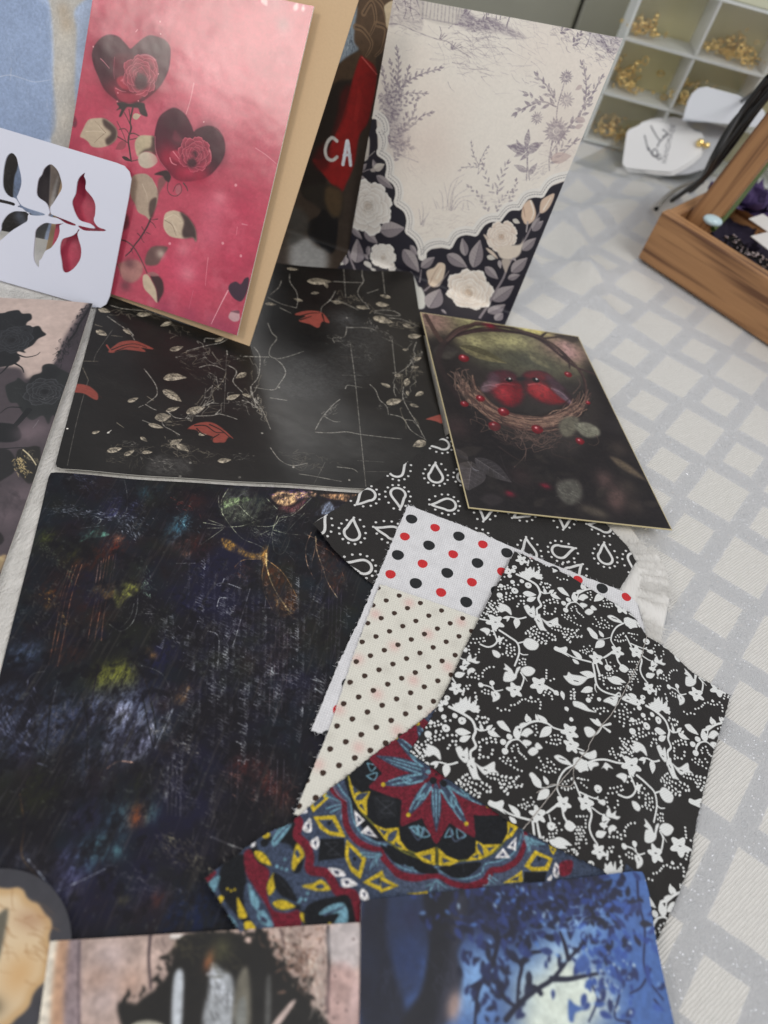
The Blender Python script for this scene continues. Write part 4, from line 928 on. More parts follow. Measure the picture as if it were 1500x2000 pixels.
['X',232,[1.89,.45],[16,66,.7],[-1050,2366,26,22]],
['X',232,[3.19,.4],[20,67,.6],[-849,2562,40,8]],
['L',234,[0],[.45,0,1],[-1214,2505,111,-37],233,235],
['L',234,[0],[.5,.1,1],[-1245,2576,99,59],233,235],
['L',234,[0],[.5,0,1],[-1052,2405,63,81],233,235],
['L',234,[0],[.75,0,1],[-1169,2311,61,48],233,235],
['L',234,[0],[.4,0,1],[-1142,2374,45,56],233,235],
['L',234,[0],[.4,0,1],[-1182,2266,75,5],233,235],
['L',234,[0],[.5,0,1],[-1302,2786,48,60],233,235],
['L',234,[0],[.45,0,1],[-914,2574,49,60],233,235],
['L',234,[0],[.45,0,1],[-858,2643,53,-7],233,235],
['L',234,[0],[.5,0,1],[-1268,2031,48,48],233,235],
['L',234,[0],[.5,0,1],[-1193,2042,26,47],233,235],
['L',234,[0],[.5,0,1],[-1132,2091,42,23],233,235],
['L',234,[0],[.45,0,1],[-1577,2837,54,-27],233,235],
['L',234,[0],[.6,0,1],[-1757,2922,66,4],233,235],
['L',234,[0],[.6,0,1],[-1690,2765,66,-13],233,235],
['L',234,[0],[.5,0,1],[-1567,2967,66,48],233,235],
['L',234,[0],[.5,0,1],[-1040,2187,37,54],233,235],
['L',234,[0],[.5,0,1],[-1012,2200,67,-17],233,235],
['L',234,[0],[.5,0,1],[-1178,2177,40,-15],233,235],
['L',234,[0],[.5,0,1],[-805,2180,54,33],233,235],
['X',233,[4.47,.54],[40,68,.5],[-1535,3023,100,15]],
['B',236,[4.47,4.47],[.7,0],[-1715,3030]],
['X',234,[3.6,.43],[40,69,.6],[-1047,2203,100,-30]],
['X',233,[2.73,.34],[30,70,.5],[-1245,1997,57,16]],
['X',232,[2.12,.35],[20,71,.6],[-1224,2114,50,18]],
['X',232,[4.18,.35],[12,72,.5],[-1159,2116,42,-90]],
['X',232,[4.18,.35],[26,73,.5],[-1081,2059,93,23]],
['X',233,[2.98,.37],[30,74,.7],[-1118,2305,48,12]],
['X',233,[4.12,.27],[16,75,.5],[-1135,2009,-5,25]],
['S',237,[.41,.33,0],[.5],[-1622,2801,11,-183,17,-71]],
['S',237,[.36,.29,0],[.5],[-1554,2415,32,-109,44,-138,45,-129,55,-153]],
['S',237,[.41,.33,0],[.5],[-1042,2906,69,-197,78,-220]],
['C',238,[.49],[1],[-1482,2084,167,55]],
['S',239,[.57,.28,0],[1],[-1318,2134,7,25]],
['X',232,[2.93,.37],[16,76,.6],[-741,2240,82,32]],
['X',233,[2.13,.36],[10,77,.5],[-839,2166,-69,-40]],
['C',232,[.66],[.5],[-679,2127,-243,-100,10,93,-339,633]],
['X',240,[6.74,.3],[160,78,.35],[-1642,2490,954,-304]],
['P',241,[5.47],[.55,1],[-652,3469,151,110,181,-125,59,-76,-2,-154,-32,-185,-106,-167,-164,-144,-126,6,-71,100,37,183,151,188]],  # soft grey patch: part print, part lamp sheen painted into the ink
['X',242,[11.05,.37],[200,81,.3],[-659,2978,326,364]],
['X',243,[10.93,.36],[160,82,.4],[-643,2927,322,369]],
['X',242,[8.61,.34],[120,83,.25],[-707,2782,392,189]],
['B',244,[14.03,13.1],[1,0],[-666,3222]],
['B',244,[6.04,6.04],[.6,0],[-742,3548]],
['B',244,[6.04,6.04],[.6,0],[-459,3545]],
['P',245,[.29],[1,1],[-816,3368,32,51,54,36,48,5,44,-38,17,-31,-38,-7,-5,-63,-51,7,-64,-1,22,59]],
['S',246,[1.08,.39,0],[.8],[-803,3375,35,44,56,30]],
['S',246,[1.07,.39,0],[.8],[-760,3344,38,60,38,35]],
['S',246,[1.08,.39,0],[.8],[-677,3442,32,-24]],
['S',247,[.97,.39,0],[.8],[-785,3371,45,38,53,14]],
['S',247,[.97,.39,0],[.8],[-711,3343,27,41,11,47]],
['S',248,[.98,.49,0],[1],[-802,3349,58,72,48,32]],
['S',248,[.98,.49,0],[1],[-679,3448,30,-59]],
['S',248,[.97,.48,0],[1],[-774,3336,45,65]],
['S',232,[.71,.51,0],[.7],[-670,3689,-4,-90,-25,-85,8,-52]],
['S',232,[.71,.51,0],[.7],[-681,3595,52,-22]],
['S',232,[.71,.51,0],[.7],[-645,3615,72,-18,72,-18]],
['S',232,[.75,.53,0],[.7],[-576,3956,15,-55,21,-49,-8,-81,10,-54,50,-60]],
['S',232,[.72,.51,0],[.7],[-481,3661,42,-49]],
['S',232,[.72,.51,0],[.7],[-412,3605,53,43,54,21,46,-17,-67,-36,-79,-21]],
['S',232,[.71,.51,0],[.7],[-313,3595,61,25,60,-3,64,-8]],
['S',232,[.75,.53,0],[.7],[-708,3773,78,28,86,33]],
['S',232,[.74,.53,0],[.7],[-488,3752,52,67]],
['S',232,[.71,.51,0],[.7],[-964,3719,28,-74,61,-70,34,-81,13,-64]],
['S',232,[.71,.5,0],[.7],[-986,3631,7,-70,-21,-84]],
['S',232,[.69,.49,0],[.7],[-1005,3446,89,-22,88,6]],
['S',232,[.68,.48,0],[.7],[-911,3386,70,-17]],
['S',232,[.63,.45,0],[.7],[-929,3228,47,-67,40,-36,-6,-84,18,-64,49,0,52,51,50,61]],
['S',232,[.58,.42,0],[.7],[-926,3001,48,-49,36,-100,14,-73,-8,-76,34,-65,72,-62,80,-107]],
['S',232,[.61,.44,0],[.7],[-938,2910,57,29,51,26]],
['S',232,[.6,.43,0],[.7],[-797,2969,53,-33,33,-54,-5,-94,-13,-50,-92,-28]],
['S',232,[.67,.48,0],[.7],[-519,3404,9,-89,-53,-40,18,-35]],
['S',232,[.69,.49,0],[.7],[-510,3402,94,42,48,5]],
['S',232,[.67,.48,0],[.7],[-118,3465,1,-78,17,-43,-16,-108,-37,-80]],
['S',232,[.62,.45,0],[.7],[-154,3060,9,-54,20,-36]],
['S',232,[.61,.43,0],[.7],[-104,3061,16,-85,48,-78,51,-64,74,-103]],
['S',232,[.61,.43,0],[.7],[-277,3001,38,-28,38,-62,46,-34,24,-54]],
['S',232,[.59,.42,0],[.7],[-121,2827,67,-1,60,-68,87,-34]],
['S',232,[.56,.4,0],[.7],[-442,2544,70,26,74,39,75,14,195,57]],
['S',232,[.58,.41,0],[.7],[-448,2562,7,96,26,108,21,54]],
['S',232,[.57,.41,0],[.7],[-438,2670,56,-17,33,10]],
['S',232,[.52,.37,0],[.7],[-609,2351,67,-56,64,-9,60,45]],
['S',232,[.53,.38,0],[.7],[-279,2368,71,17,30,-11]],
['S',232,[.52,.37,0],[.7],[-433,2250,69,16,128,23]],
['S',232,[.6,.43,0],[.7],[-38,2822,42,9]],
['S',232,[.61,.44,0],[.7],[-390,2912,7,32,71,17]],
['S',232,[.57,.41,0],[.7],[-722,2676,80,21]],
['S',249,[.64,.53,0],[.6],[-686,3925,89,-270]],
['S',249,[.65,.54,0],[.6],[-457,3992,65,-194]],
['S',249,[.5,.42,0],[.6],[-463,3275,101,-269,130,-377,114,-326]],
['S',249,[.57,.47,0],[.6],[-252,3409,82,-261]],
['S',250,[.49,.39,0],[.6],[-308,3407,128,-26]],
['S',250,[.39,.31,0],[.6],[-197,2446,122,44]],
['S',250,[.38,.31,0],[.6],[-154,2389,119,51]],
['S',250,[.46,.37,0],[.6],[-479,3147,98,43]],
['S',250,[.45,.36,0],[.6],[-432,3007,129,64]],
['S',250,[.37,.3,0],[.6],[-342,2373,-3,-57,-6,-93]],
['X',232,[2.81,.41],[26,84,.6],[-444,2667,45,96]],
['X',232,[3.78,.47],[26,85,.6],[-563,3275,130,-10]],
['X',232,[3.74,.37],[16,86,.5],[-365,3249,46,-53]],
['X',251,[3.59,.54],[30,87,.8],[-352,3023,82,40]],
['X',232,[2.97,.59],[26,88,.5],[-417,3512,61,-77]],
['X',232,[2.95,.59],[16,89,.6],[-298,3465,53,-52]],
['X',232,[2.58,.34],[12,90,.6],[-202,2855,31,26]],
['L',234,[0],[.45,0,1],[-850,3708,135,61],233,235],
['L',234,[0],[.45,0,1],[-750,3742,30,-44],233,235],
['L',234,[0],[.45,0,1],[-520,3604,76,12],233,235],
['L',234,[0],[.55,0,1],[-793,3606,41,30],233,235],
['L',234,[0],[.55,0,1],[-418,3681,78,27],233,235],
['L',234,[0],[.55,0,1],[-401,3548,119,21],233,235],
['L',234,[0],[.5,0,1],[-172,3490,71,51],233,235],
['L',234,[0],[.5,0,1],[-175,3357,30,28],233,235],
['L',234,[0],[.5,0,1],[-99,3232,41,32],233,235],
['L',234,[0],[.5,0,1],[-169,3124,43,33],233,235],
['L',234,[0],[.5,0,1],[-94,3137,1,-71],233,235],
['L',234,[0],[.5,0,1],[-160,2897,75,64],233,235],
['L',234,[0],[.5,0,1],[-42,2941,52,3],233,235],
['L',234,[0],[.6,0,1],[95,2715,-56,-61],233,235],
['L',234,[0],[.4,0,1],[-996,3763,67,30],233,235],
['L',234,[0],[.4,0,1],[-1000,3386,62,20],233,235],
['L',234,[0],[.5,0,1],[-227,3585,68,-6],233,235],
['L',234,[0],[.5,0,1],[-79,3038,16,-38],233,235],
['P',252,[.26],[1,1],[63,2869,37,39,40,29,11,-60,-37,-1,-29,-2]],
['X',233,[4.06,.61],[26,91,.7],[-231,3568,77,27]],
['X',233,[2.81,.47],[20,92,.6],[-82,3227,55,3]],
['C',232,[.58],[.8],[-470,2280,-207,147,475,-114,-505,458,637,626,-470,84]],
['X',194,[7.17,.32],[140,93,.3],[-776,2586,820,-34]],
['B',253,[5.93,5.93],[.4,0],[-535,3463]],
['N',233,[.48,4.79],[18,860,.16,.6],[-1217,2901,199,-124,27,-250,-45,-144,-136,-64],232],
['N',233,[.52,4.37],[10,861,.2,.5],[-1732,2879,206,123,266,-87]],
['N',233,[.43,3.55],[18,862,.14,.5],[-1270,2021,143,109,166,74,195,12],254],
['L',234,[0],[.5,0,1],[-1327,2358,33,46],233,235],
['L',234,[0],[.5,0,1],[-945,2296,36,46],233,235],
['L',234,[0],[.5,0,1],[-1387,2999,-36,-57],233,235],
['L',234,[0],[.5,0,1],[-892,2794,-35,-63],233,235],
['L',234,[0],[.5,0,1],[-1123,2949,32,54],233,235],
['L',234,[0],[.5,0,1],[-1375,2102,24,30],233,235],
['N',233,[.54,4.11],[20,863,.16,.6],[-122,3449,4,-239,27,-189,117,-222,59,-68],232],
['N',233,[.5,3.8],[14,864,.18,.6],[-908,2950,90,-166,26,-153,139,-153],232],
['N',233,[.61,5.12],[14,865,.16,.6],[-674,3657,232,-47,253,-6]],
['N',254,[.45,4.51],[14,866,.16,.5],[-586,2323,327,49]],
['L',234,[0],[.5,0,1],[-348,3777,-67,-7],233,235],
['L',234,[0],[.5,0,1],[-605,3593,-58,-2],233,235],
['L',234,[0],[.5,0,1],[-99,3306,38,45],233,235],
['L',234,[0],[.5,0,1],[-169,3029,-56,9],233,235],
['L',234,[0],[.5,0,1],[7,3067,-35,-51],233,235],
['L',234,[0],[.5,0,1],[-813,3509,-57,-3],233,235],
]),
'script':dict(o=[0.0,0.0,0.0045],d=[1.0,0.0,0.0],u=[0.0,1.0,0.0],s=[[-142.5,182.6,-0.2,230.1],[-0.2,230.1,34.6,43.5],[34.6,43.5,-87.1,15.8],[-87.1,15.8,-142.5,182.6]],ops=[
['B',255,[8.69,8.69],[.43,0],[-644,1459]],
['B',255,[9.08,9.08],[.43,0],[-644,1599]],
['B',255,[7.99,7.99],[.43,0],[-635,1206]],
['B',255,[7.81,7.81],[.43,0],[-659,1138]],
['B',255,[9.54,9.54],[.43,0],[-1089,1761]],
['B',255,[7.11,7.11],[.43,0],[-789,872]],
['B',256,[7.54,7.54],[.54,0],[-1083,1464]],
['B',256,[7.73,7.73],[.54,0],[-1017,1540]],
['B',256,[6.66,6.66],[.54,0],[-965,1090]],
['B',256,[7.11,7.11],[.54,0],[-945,1281]],
['B',256,[7.18,7.18],[.54,0],[-1118,1315]],
['B',257,[4.09,4.09],[.43,0],[-1152,1487]],
['B',257,[4.14,4.14],[.43,0],[-1282,1522]],
['B',258,[2.86,2.86],[.58,0],[-882,1417]],
['B',258,[2.88,2.88],[.58,0],[-866,1443]],
['B',259,[3.1,3.1],[.58,0],[-958,1375]],
['B',259,[3.12,3.12],[.58,0],[-928,1393]],
['B',260,[5.56,5.56],[.54,0],[-745,1051]],
['B',260,[5.61,5.61],[.54,0],[-736,1076]],
['B',260,[5.53,5.53],[.54,0],[-789,1035]],
['B',261,[1.43,1.43],[.58,0],[-1142,1299]],
['B',261,[1.4,1.4],[.58,0],[-1114,1238]],
['B',262,[4.52,4.52],[.43,0],[-821,1807]],
['B',262,[4.44,4.44],[.43,0],[-817,1754]],
['B',262,[4.39,4.39],[.43,0],[-805,1713]],
['B',263,[3.96,3.96],[.43,0],[-1024,1886]],
['B',263,[3.99,3.99],[.43,0],[-980,1913]],
['B',263,[3.66,3.66],[.43,0],[-1115,1619]],
['B',264,[4.66,4.66],[.43,0],[-822,1912]],
['B',264,[4.38,4.38],[.43,0],[-711,1705]],
['B',264,[4.37,4.37],[.43,0],[-773,1695]],
['B',264,[4.22,4.22],[.43,0],[-1005,1588]],
['B',265,[2.09,2.09],[.58,0],[-736,1650]],
['B',265,[2.07,2.07],[.58,0],[-1014,1618]],
['B',266,[4.44,4.44],[.43,0],[-692,985]],
['B',266,[4.39,4.39],[.43,0],[-747,950]],
['B',266,[4.39,4.39],[.43,0],[-626,953]],
['B',266,[4.53,4.53],[.43,0],[-1105,1040]],
['B',266,[4.53,4.53],[.43,0],[-1085,1041]],
['B',267,[6.13,6.13],[.36,0],[-1052,858]],
['B',267,[6.18,6.18],[.36,0],[-915,883]],
['B',267,[6.15,6.15],[.36,0],[-1087,867]],
['B',268,[2.2,2.2],[.43,0],[-1105,1623]],
['B',268,[2.17,2.17],[.43,0],[-1148,1591]],
['B',269,[1.59,1.59],[.58,0],[-694,1191]],
['B',269,[1.58,1.58],[.58,0],[-666,1177]],
['B',270,[2.52,2.52],[.5,0],[-1091,1728]],
['B',270,[2.53,2.53],[.5,0],[-1079,1741]],
['B',271,[2.57,2.57],[.7,0],[-494,1102]],
['B',271,[2.53,2.53],[.7,0],[-505,1054]],
['P',272,[.45],[.75,1],[-923,1401,51,54,39,-47,-26,-29,-8,-30,-8,-29,-29,35]],
['P',273,[.36],[.55,1],[-1153,1544,7,44,29,34,58,4,-14,-20,-49,-31]],
['P',274,[.56],[.7,1],[-995,1381,59,29,20,-53,-25,-16,-47,16]],
['S',275,[.27,.21,0],[.8],[-1109,1447,34,-149,48,-141,39,-122]],
['S',275,[.27,.22,0],[.8],[-1090,1455,33,-150,48,-141,44,-133]],
['S',275,[.27,.21,0],[.8],[-1120,1436,34,-149,48,-140,42,-121]],
['S',275,[.28,.22,0],[.8],[-1128,1419,33,-135]],
['S',275,[.28,.22,0],[.8],[-1024,1508,33,-112,37,-118,40,-122]],
['S',275,[.28,.22,0],[.8],[-1011,1528,44,-123,36,-118,40,-123]],
['S',275,[.28,.22,0],[.8],[-996,1534,43,-124,42,-129,43,-109]],
['S',275,[.28,.23,0],[.8],[-1018,1518,39,-118,39,-123]],
['S',276,[.29,.23,0],[.8],[-1032,1477,31,-85]],
['S',276,[.29,.23,0],[.8],[-992,1550,43,-124]],
['S',276,[.29,.23,0],[.8],[-1028,1493,36,-84]],
['X',277,[3.12,.31],[150,101,.6],[-1329,1662,368,73]],
['X',278,[2.5,.37],[70,102,.7],[-1084,1739,131,-85]],
['X',279,[2.29,.34],[90,103,.5],[-1283,1493,216,-126]],
['X',280,[1.62,.43],[40,104,.6],[-1156,1294,156,-96]],
['X',281,[2.32,.35],[70,105,.7],[-875,1524,84,-120]],
['X',282,[2.67,.32],[80,106,.35],[-1234,1304,185,-185]],
['X',283,[3.89,.32],[100,107,.4],[-1316,1845,296,-48]],
['X',284,[2.76,.33],[60,108,.4],[-780,1342,169,-66]],
['X',285,[3.29,.46],[24,109,.7],[-889,1893,112,-28]],
['X',286,[3.23,.45],[30,110,.6],[-862,1831,102,-38]],
['S',287,[.39,.26,0],[.6],[-1132,1915,50,-78,33,-83,-15,-69]],
['S',287,[.37,.25,0],[.6],[-1155,1663,6,22,28,-7,-5,-26,-21,0]],
['S',287,[.33,.22,0],[.6],[-836,1414,33,-81,6,-61,-24,-40,-51,13]],
['S',287,[.33,.22,0],[.6],[-826,1358,12,-61,-15,-62]],
['S',287,[.29,.2,0],[.6],[-1033,940,5,36,34,23]],
['S',287,[.29,.2,0],[.6],[-931,920,-7,42,13,15]],
['S',287,[.31,.2,0],[.6],[-691,1127,83,-6,63,-59,38,-75]],
['S',287,[.33,.22,0],[.6],[-770,1333,48,18]],
['S',287,[.36,.24,0],[.6],[-753,1592,71,28]],
['S',288,[.43,.31,0],[.6],[-1176,1610,42,24,36,22]],
['S',289,[.61,.46,0],[.9],[-749,1148,77,-50,54,-61,52,-70]],
['S',289,[.59,.44,0],[.9],[-832,1078,31,-103,29,-76]],
['H',290,[2.18,.32],[1,.6],[-625,1271,-78,166]],
['H',291,[1.81,.26],[2,.6],[-645,1215,-48,159]],
['P',292,[.56],[.9,1],[-506,2074,24,44,60,17,55,32,50,12,-5,-28,-56,-32,-33,-57,-46,-19]],
['P',293,[.72],[.9,1],[-303,2176,173,73,-20,-52,-67,-20,-64,-9]],
['P',294,[.7],[.8,1],[-262,2150,44,-16,37,32,-20,-68,-68,-36,-23,-10]],
['P',295,[.83],[.8,1],[-454,2036,56,23,44,70,-22,-95,-60,-16]],
['X',296,[4.25,.57],[60,111,.7],[-511,2106,213,55]],
['X',297,[4.14,.55],[50,112,.6],[-691,2030,106,11]],
['P',298,[1.08],[.7,1],[-699,1951,2,94,76,41,70,-31,74,-29,9,-62,-73,-46,-87,-52,-40,24]],
['P',299,[.54],[.7,1],[-687,1915,-6,55,52,47,59,16,-37,-40,-55,-56]],
['S',300,[.41,.27,0],[.65],[-727,1990,31,-62,25,35,52,47]],
['S',300,[.39,.26,0],[.65],[-682,1909,57,-50,74,-48,64,-6,53,-10]],
['S',300,[.41,.27,0],[.65],[-702,2043,-2,-77,33,-69]],
['S',300,[.4,.27,0],[.65],[-625,1974,66,-39,54,-11]],
['S',300,[.4,.27,0],[.65],[-636,1839,62,33,55,55,56,39]],
['S',300,[.39,.26,0],[.65],[-714,1847,78,-8,-67,-35]],
['S',300,[.38,.26,0],[.65],[-697,1714,34,67,27,58]],
['S',300,[.39,.26,0],[.65],[-730,1825,87,15]],
['S',300,[.39,.26,0],[.65],[-448,1980,5,-71,8,-76,7,-73,19,-38]],
['S',300,[.41,.27,0],[.65],[-340,2041,-26,-77,-18,-63]],
['S',300,[.4,.27,0],[.65],[-441,1902,69,4,52,13]],
['S',300,[.4,.26,0],[.65],[-483,1861,31,37]],
['S',300,[.39,.26,0],[.65],[-441,1886,41,-85,38,0,4,79,-30,35]],
['S',300,[.4,.27,0],[.65],[-435,1977,-13,-54,-71,-29]],
['S',300,[.41,.28,0],[.65],[-337,2136,-46,-121,-52,-38]],
['S',300,[.41,.28,0],[.65],[-526,2057,65,-41]],
['X',301,[4.59,.26],[60,113,.5],[-461,1870,107,-20]],
['X',302,[3.99,.27],[60,114,.45],[-658,1960,178,-106]],
['X',303,[4.78,.34],[40,115,.5],[-443,1966,105,68]],
['P',304,[.51],[.85,1],[-626,1781,29,-43,65,-11,59,4,40,27,2,46,-17,-6,-1,-31,-50,-13,-63,21]],
['P',305,[.51],[.8,1],[-448,1798,12,20,29,-102,-27,26]],
['S',306,[.61,.37,0],[.9],[-427,1775,25,-65,46,-69,55,-57,64,-52]],
['S',307,[.43,.24,0],[.8],[-419,1733,12,-68,42,-84,56,-62]],
['S',307,[.44,.25,0],[.8],[-410,1744,64,-27,49,-39,64,-69]],
['S',307,[.42,.24,0],[.8],[-340,1611,43,-74,19,-23]],
['S',307,[.42,.24,0],[.8],[-318,1598,62,-45]],
['S',307,[.44,.25,0],[.8],[-440,1740,-66,-33,-20,-45]],
['P',308,[1.46],[.75,1],[-414,1720,68,-3,113,-108,8,-79,-59,-15,-76,68,-42,69]],
['S',306,[.55,.37,0],[.9],[-427,1775,25,-65,46,-69,55,-57,64,-52]],
['X',309,[2.98,.3],[40,116,.7],[-310,1574,75,-48]],
['S',310,[.58,.32,0],[.8],[-256,1936,27,-68,47,-73,46,-71,58,-57]],
['S',311,[.45,.26,0],[.7],[-280,1951,2,-86,31,-80,50,-62]],
['S',311,[.46,.26,0],[.7],[-238,1896,75,-17,53,-56,36,-61]],
['S',311,[.46,.26,0],[.7],[-239,1880,9,-88]],
['S',311,[.44,.25,0],[.7],[-182,1795,16,-75]],
['S',311,[.45,.26,0],[.7],[-182,1795,50,-25]],
['S',311,[.47,.27,0],[.7],[-246,1924,-46,6]],
['P',312,[1.67],[.6,1],[-247,1908,95,-25,63,-67,22,-80,-27,-53,-71,74]],
['H',313,[2.6,.33],[3,.54],[-501,1250,-164,432]],
['H',313,[2.04,.3],[4,.43],[-436,1002,-123,309]],
['H',313,[3.31,.31],[5,.65],[-353,1108,-136,426]],
['H',313,[1.84,.32],[6,.43],[-336,1148,-138,392]],
['H',313,[2.02,.32],[21,.36],[-418,1207,-96,318]],
['H',313,[2.84,.32],[7,.54],[-308,1233,-70,221]],
['H',313,[2.6,.33],[8,.58],[-270,1326,-86,244]],
['H',313,[2.53,.32],[9,.58],[-215,1248,-70,253]],
['H',313,[2.04,.32],[10,.36],[-185,1306,-51,187]],
['H',313,[2.3,.34],[11,.54],[-135,1306,-136,440]],
['H',313,[2.65,.34],[12,.54],[-77,1369,-67,281]],
['H',313,[2.81,.31],[13,.58],[-9,1236,-23,136]],
['H',313,[1.92,.3],[14,.43],[-74,1134,-42,148]],
['H',313,[1.74,.3],[15,.43],[-141,1111,-29,117]],
['H',313,[2.41,.35],[16,.43],[0,1538,-71,255]],
['H',313,[1.69,.32],[17,.35],[60,1224,-93,309]],
['S',313,[.38,.22,0],[.6],[-517,1345,50,-14,46,-131]],
['S',313,[.42,.24,0],[.6],[-462,1572,-71,1,-39,-21]],
['S',313,[.42,.24,0],[.6],[-545,1590,-4,-37,-25,5]],
['S',313,[.41,.23,0],[.6],[-524,1460,-4,39,26,10]],
['S',313,[.38,.22,0],[.6],[-231,1278,12,-19,56,13]],
['S',313,[.41,.24,0],[.6],[-354,1516,36,14]],
['S',313,[.42,.24,0],[.6],[-356,1563,14,-49]],
['S',313,[.38,.22,0],[.6],[-78,1283,55,1]],
['S',313,[.4,.23,0],[.6],[-431,1584,30,-280]],
['S',314,[.22,.16,0],[.55],[-297,1470,121,-381]],
['S',314,[.22,.16,0],[.55],[-282,1476,120,-383]],
['S',314,[.22,.16,0],[.55],[-267,1481,119,-383]],
['S',314,[.22,.16,0],[.55],[-251,1487,118,-384]],
['S',314,[.22,.16,0],[.55],[-236,1493,117,-385]],
['S',315,[.23,.17,0],[.4],[-125,1707,139,-527]],
['S',315,[.23,.17,0],[.4],[-109,1713,137,-528]],
['S',315,[.23,.17,0],[.4],[-92,1719,135,-529]],
['S',315,[.23,.17,0],[.4],[-76,1725,134,-530]],
['S',316,[.23,.18,0],[.45],[-342,1467,124,41]],
['S',316,[.23,.17,0],[.45],[-301,1416,108,35]],
['S',316,[.23,.17,0],[.45],[-285,1352,122,40]],
['S',316,[.22,.16,0],[.45],[-236,1246,119,38]],
['S',316,[.22,.16,0],[.45],[-239,1222,104,32]],
['S',316,[.21,.16,0],[.45],[-219,1136,146,46]],
['X',317,[2.19,.27],[160,117,.35],[-611,1421,618,-272]],
['X',318,[3.7,.49],[40,118,.5],[-543,1692,88,-75]],
['B',319,[9.37,9.37],[.54,0],[-696,954]],
['B',319,[9.1,9.1],[.54,0],[-608,873]],
['B',319,[9.13,9.13],[.54,0],[-709,881]],
['B',319,[9.25,9.25],[.54,0],[-597,918]],
['B',320,[4.27,4.27],[.5,0],[-671,936]],
['B',320,[4.11,4.11],[.5,0],[-581,832]],
['B',320,[4.06,4.06],[.5,0],[-630,801]],
['B',320,[4.2,4.2],[.5,0],[-570,894]],
['B',321,[8.35,8.35],[.43,0],[-851,876]],
['B',321,[8.1,8.1],[.43,0],[-854,793]],
['B',321,[7.95,7.95],[.43,0],[-680,745]],
['B',321,[8.08,8.08],[.43,0],[-993,788]],
['B',321,[7.8,7.8],[.43,0],[-968,692]],
['B',322,[4.83,4.83],[.5,0],[-549,621]],
['B',322,[4.61,4.61],[.5,0],[-553,507]],
['B',322,[4.53,4.53],[.5,0],[-566,463]],
['B',322,[4.79,4.79],[.5,0],[-511,603]],
['B',323,[3.05,3.05],[.5,0],[-559,519]],
['B',323,[3.21,3.21],[.5,0],[-434,648]],
['B',323,[3.04,3.04],[.5,0],[-489,512]],
['B',324,[3.8,3.8],[.43,0],[-574,408]],
['B',324,[3.86,3.86],[.43,0],[-616,448]],
['B',324,[4.53,4.53],[.43,0],[-601,859]],
['B',325,[6.08,6.08],[.5,0],[-666,571]],
['B',325,[6.13,6.13],[.5,0],[-608,588]],
['B',326,[2.75,2.75],[.5,0],[-472,615]],
['B',326,[2.78,2.78],[.5,0],[-477,643]],
['B',326,[2.55,2.55],[.5,0],[-289,425]],
['B',326,[2.54,2.54],[.5,0],[-306,414]],
['B',327,[4.56,4.56],[.5,0],[-160,878]],
['B',327,[4.54,4.54],[.5,0],[-123,866]],
['B',327,[4.49,4.49],[.5,0],[-49,834]],
['B',327,[4.56,4.56],[.5,0],[-209,879]],
['B',328,[7.56,7.56],[.5,0],[-206,398]],
['B',328,[7.47,7.47],[.5,0],[-243,369]],
['B',328,[7.69,7.69],[.5,0],[-102,439]],
['B',328,[7.64,7.64],[.5,0],[-181,423]],
['B',329,[3.75,3.75],[.43,0],[-672,379]],
['B',329,[3.78,3.78],[.43,0],[-767,397]],
['B',329,[3.72,3.72],[.43,0],[-605,360]],
['B',329,[3.81,3.81],[.43,0],[-715,419]],
['B',330,[8.16,8.16],[.36,0],[-808,585]],
['B',330,[8.59,8.59],[.36,0],[-520,719]],
['B',330,[8.35,8.35],[.36,0],[-804,645]],
['B',331,[2.18,2.18],[.43,0],[-68,752]],
['B',331,[1.89,1.89],[.43,0],[-409,391]],
['B',332,[3.1,3.1],[.7,0],[-578,362]],
['B',332,[3.09,3.09],[.7,0],[-593,351]],
['S',333,[.64,.39,0],[.5],[-854,585,61,-81,40,-83,75,-43,72,-43]],
['X',334,[8.07,.37],[50,121,.45],[-1065,830,157,-95]],
['S',335,[.66,.36,0],[.8],[-633,745,24,31,49,11]],
['S',336,[.6,.45,0],[.8],[-841,966,77,-103,64,-140]],
['S',336,[.63,.47,0],[.8],[-596,1005,48,-70,26,-75,-117,166]],
['S',336,[.59,.44,0],[.8],[-918,896,92,-212]],
['S',337,[.62,.39,0],[.6],[-513,1006,0,-94,1,-57]],
['S',337,[.62,.39,0],[.6],[-569,945,48,-52]],
['S',337,[.51,.32,0],[.6],[-599,362,62,57,39,37]],
['S',337,[.5,.31,0],[.6],[-728,415,111,-58,65,-44]],
['S',337,[.62,.39,0],[.6],[-912,899,-26,78]],
['X',338,[3.06,.38],[70,122,.5],[-534,922,165,-45]],
['X',339,[4.14,.41],[60,123,.45],[-240,715,128,-174]],
['X',340,[4.04,.34],[90,124,.5],[-370,589,174,-59]],
['X',341,[5.96,.37],[60,125,.5],[-241,837,231,-22]],
['X',342,[4.36,.29],[50,126,.6],[-449,803,109,-89]],
['X',343,[3.86,.39],[80,127,.45],[-480,448,261,-3]],
['S',344,[.29,.22,0],[.35],[-454,833,73,-176]],
['S',344,[.29,.22,0],[.35],[-440,837,72,-176]],
['S',344,[.29,.22,0],[.35],[-426,842,71,-177]],
['S',344,[.29,.22,0],[.35],[-412,846,71,-177]],
['S',344,[.3,.22,0],[.35],[-248,899,64,-182]],
['S',344,[.3,.22,0],[.35],[-227,906,64,-183]],
['S',344,[.3,.23,0],[.35],[-117,941,59,-186]],
['S',344,[.3,.23,0],[.35],[-95,948,58,-186]],
['S',344,[.3,.23,0],[.35],[-73,955,58,-187]],
['H',345,[2.66,.38],[18,.6],[-200,898,-93,301]],
['H',345,[3.22,.39],[19,.6],[-133,985,-44,254]],
['H',345,[2.51,.4],[20,.6],[-40,1032,-50,237]],
['H',345,[2.83,.37],[22,.6],[-383,872,-88,211]],
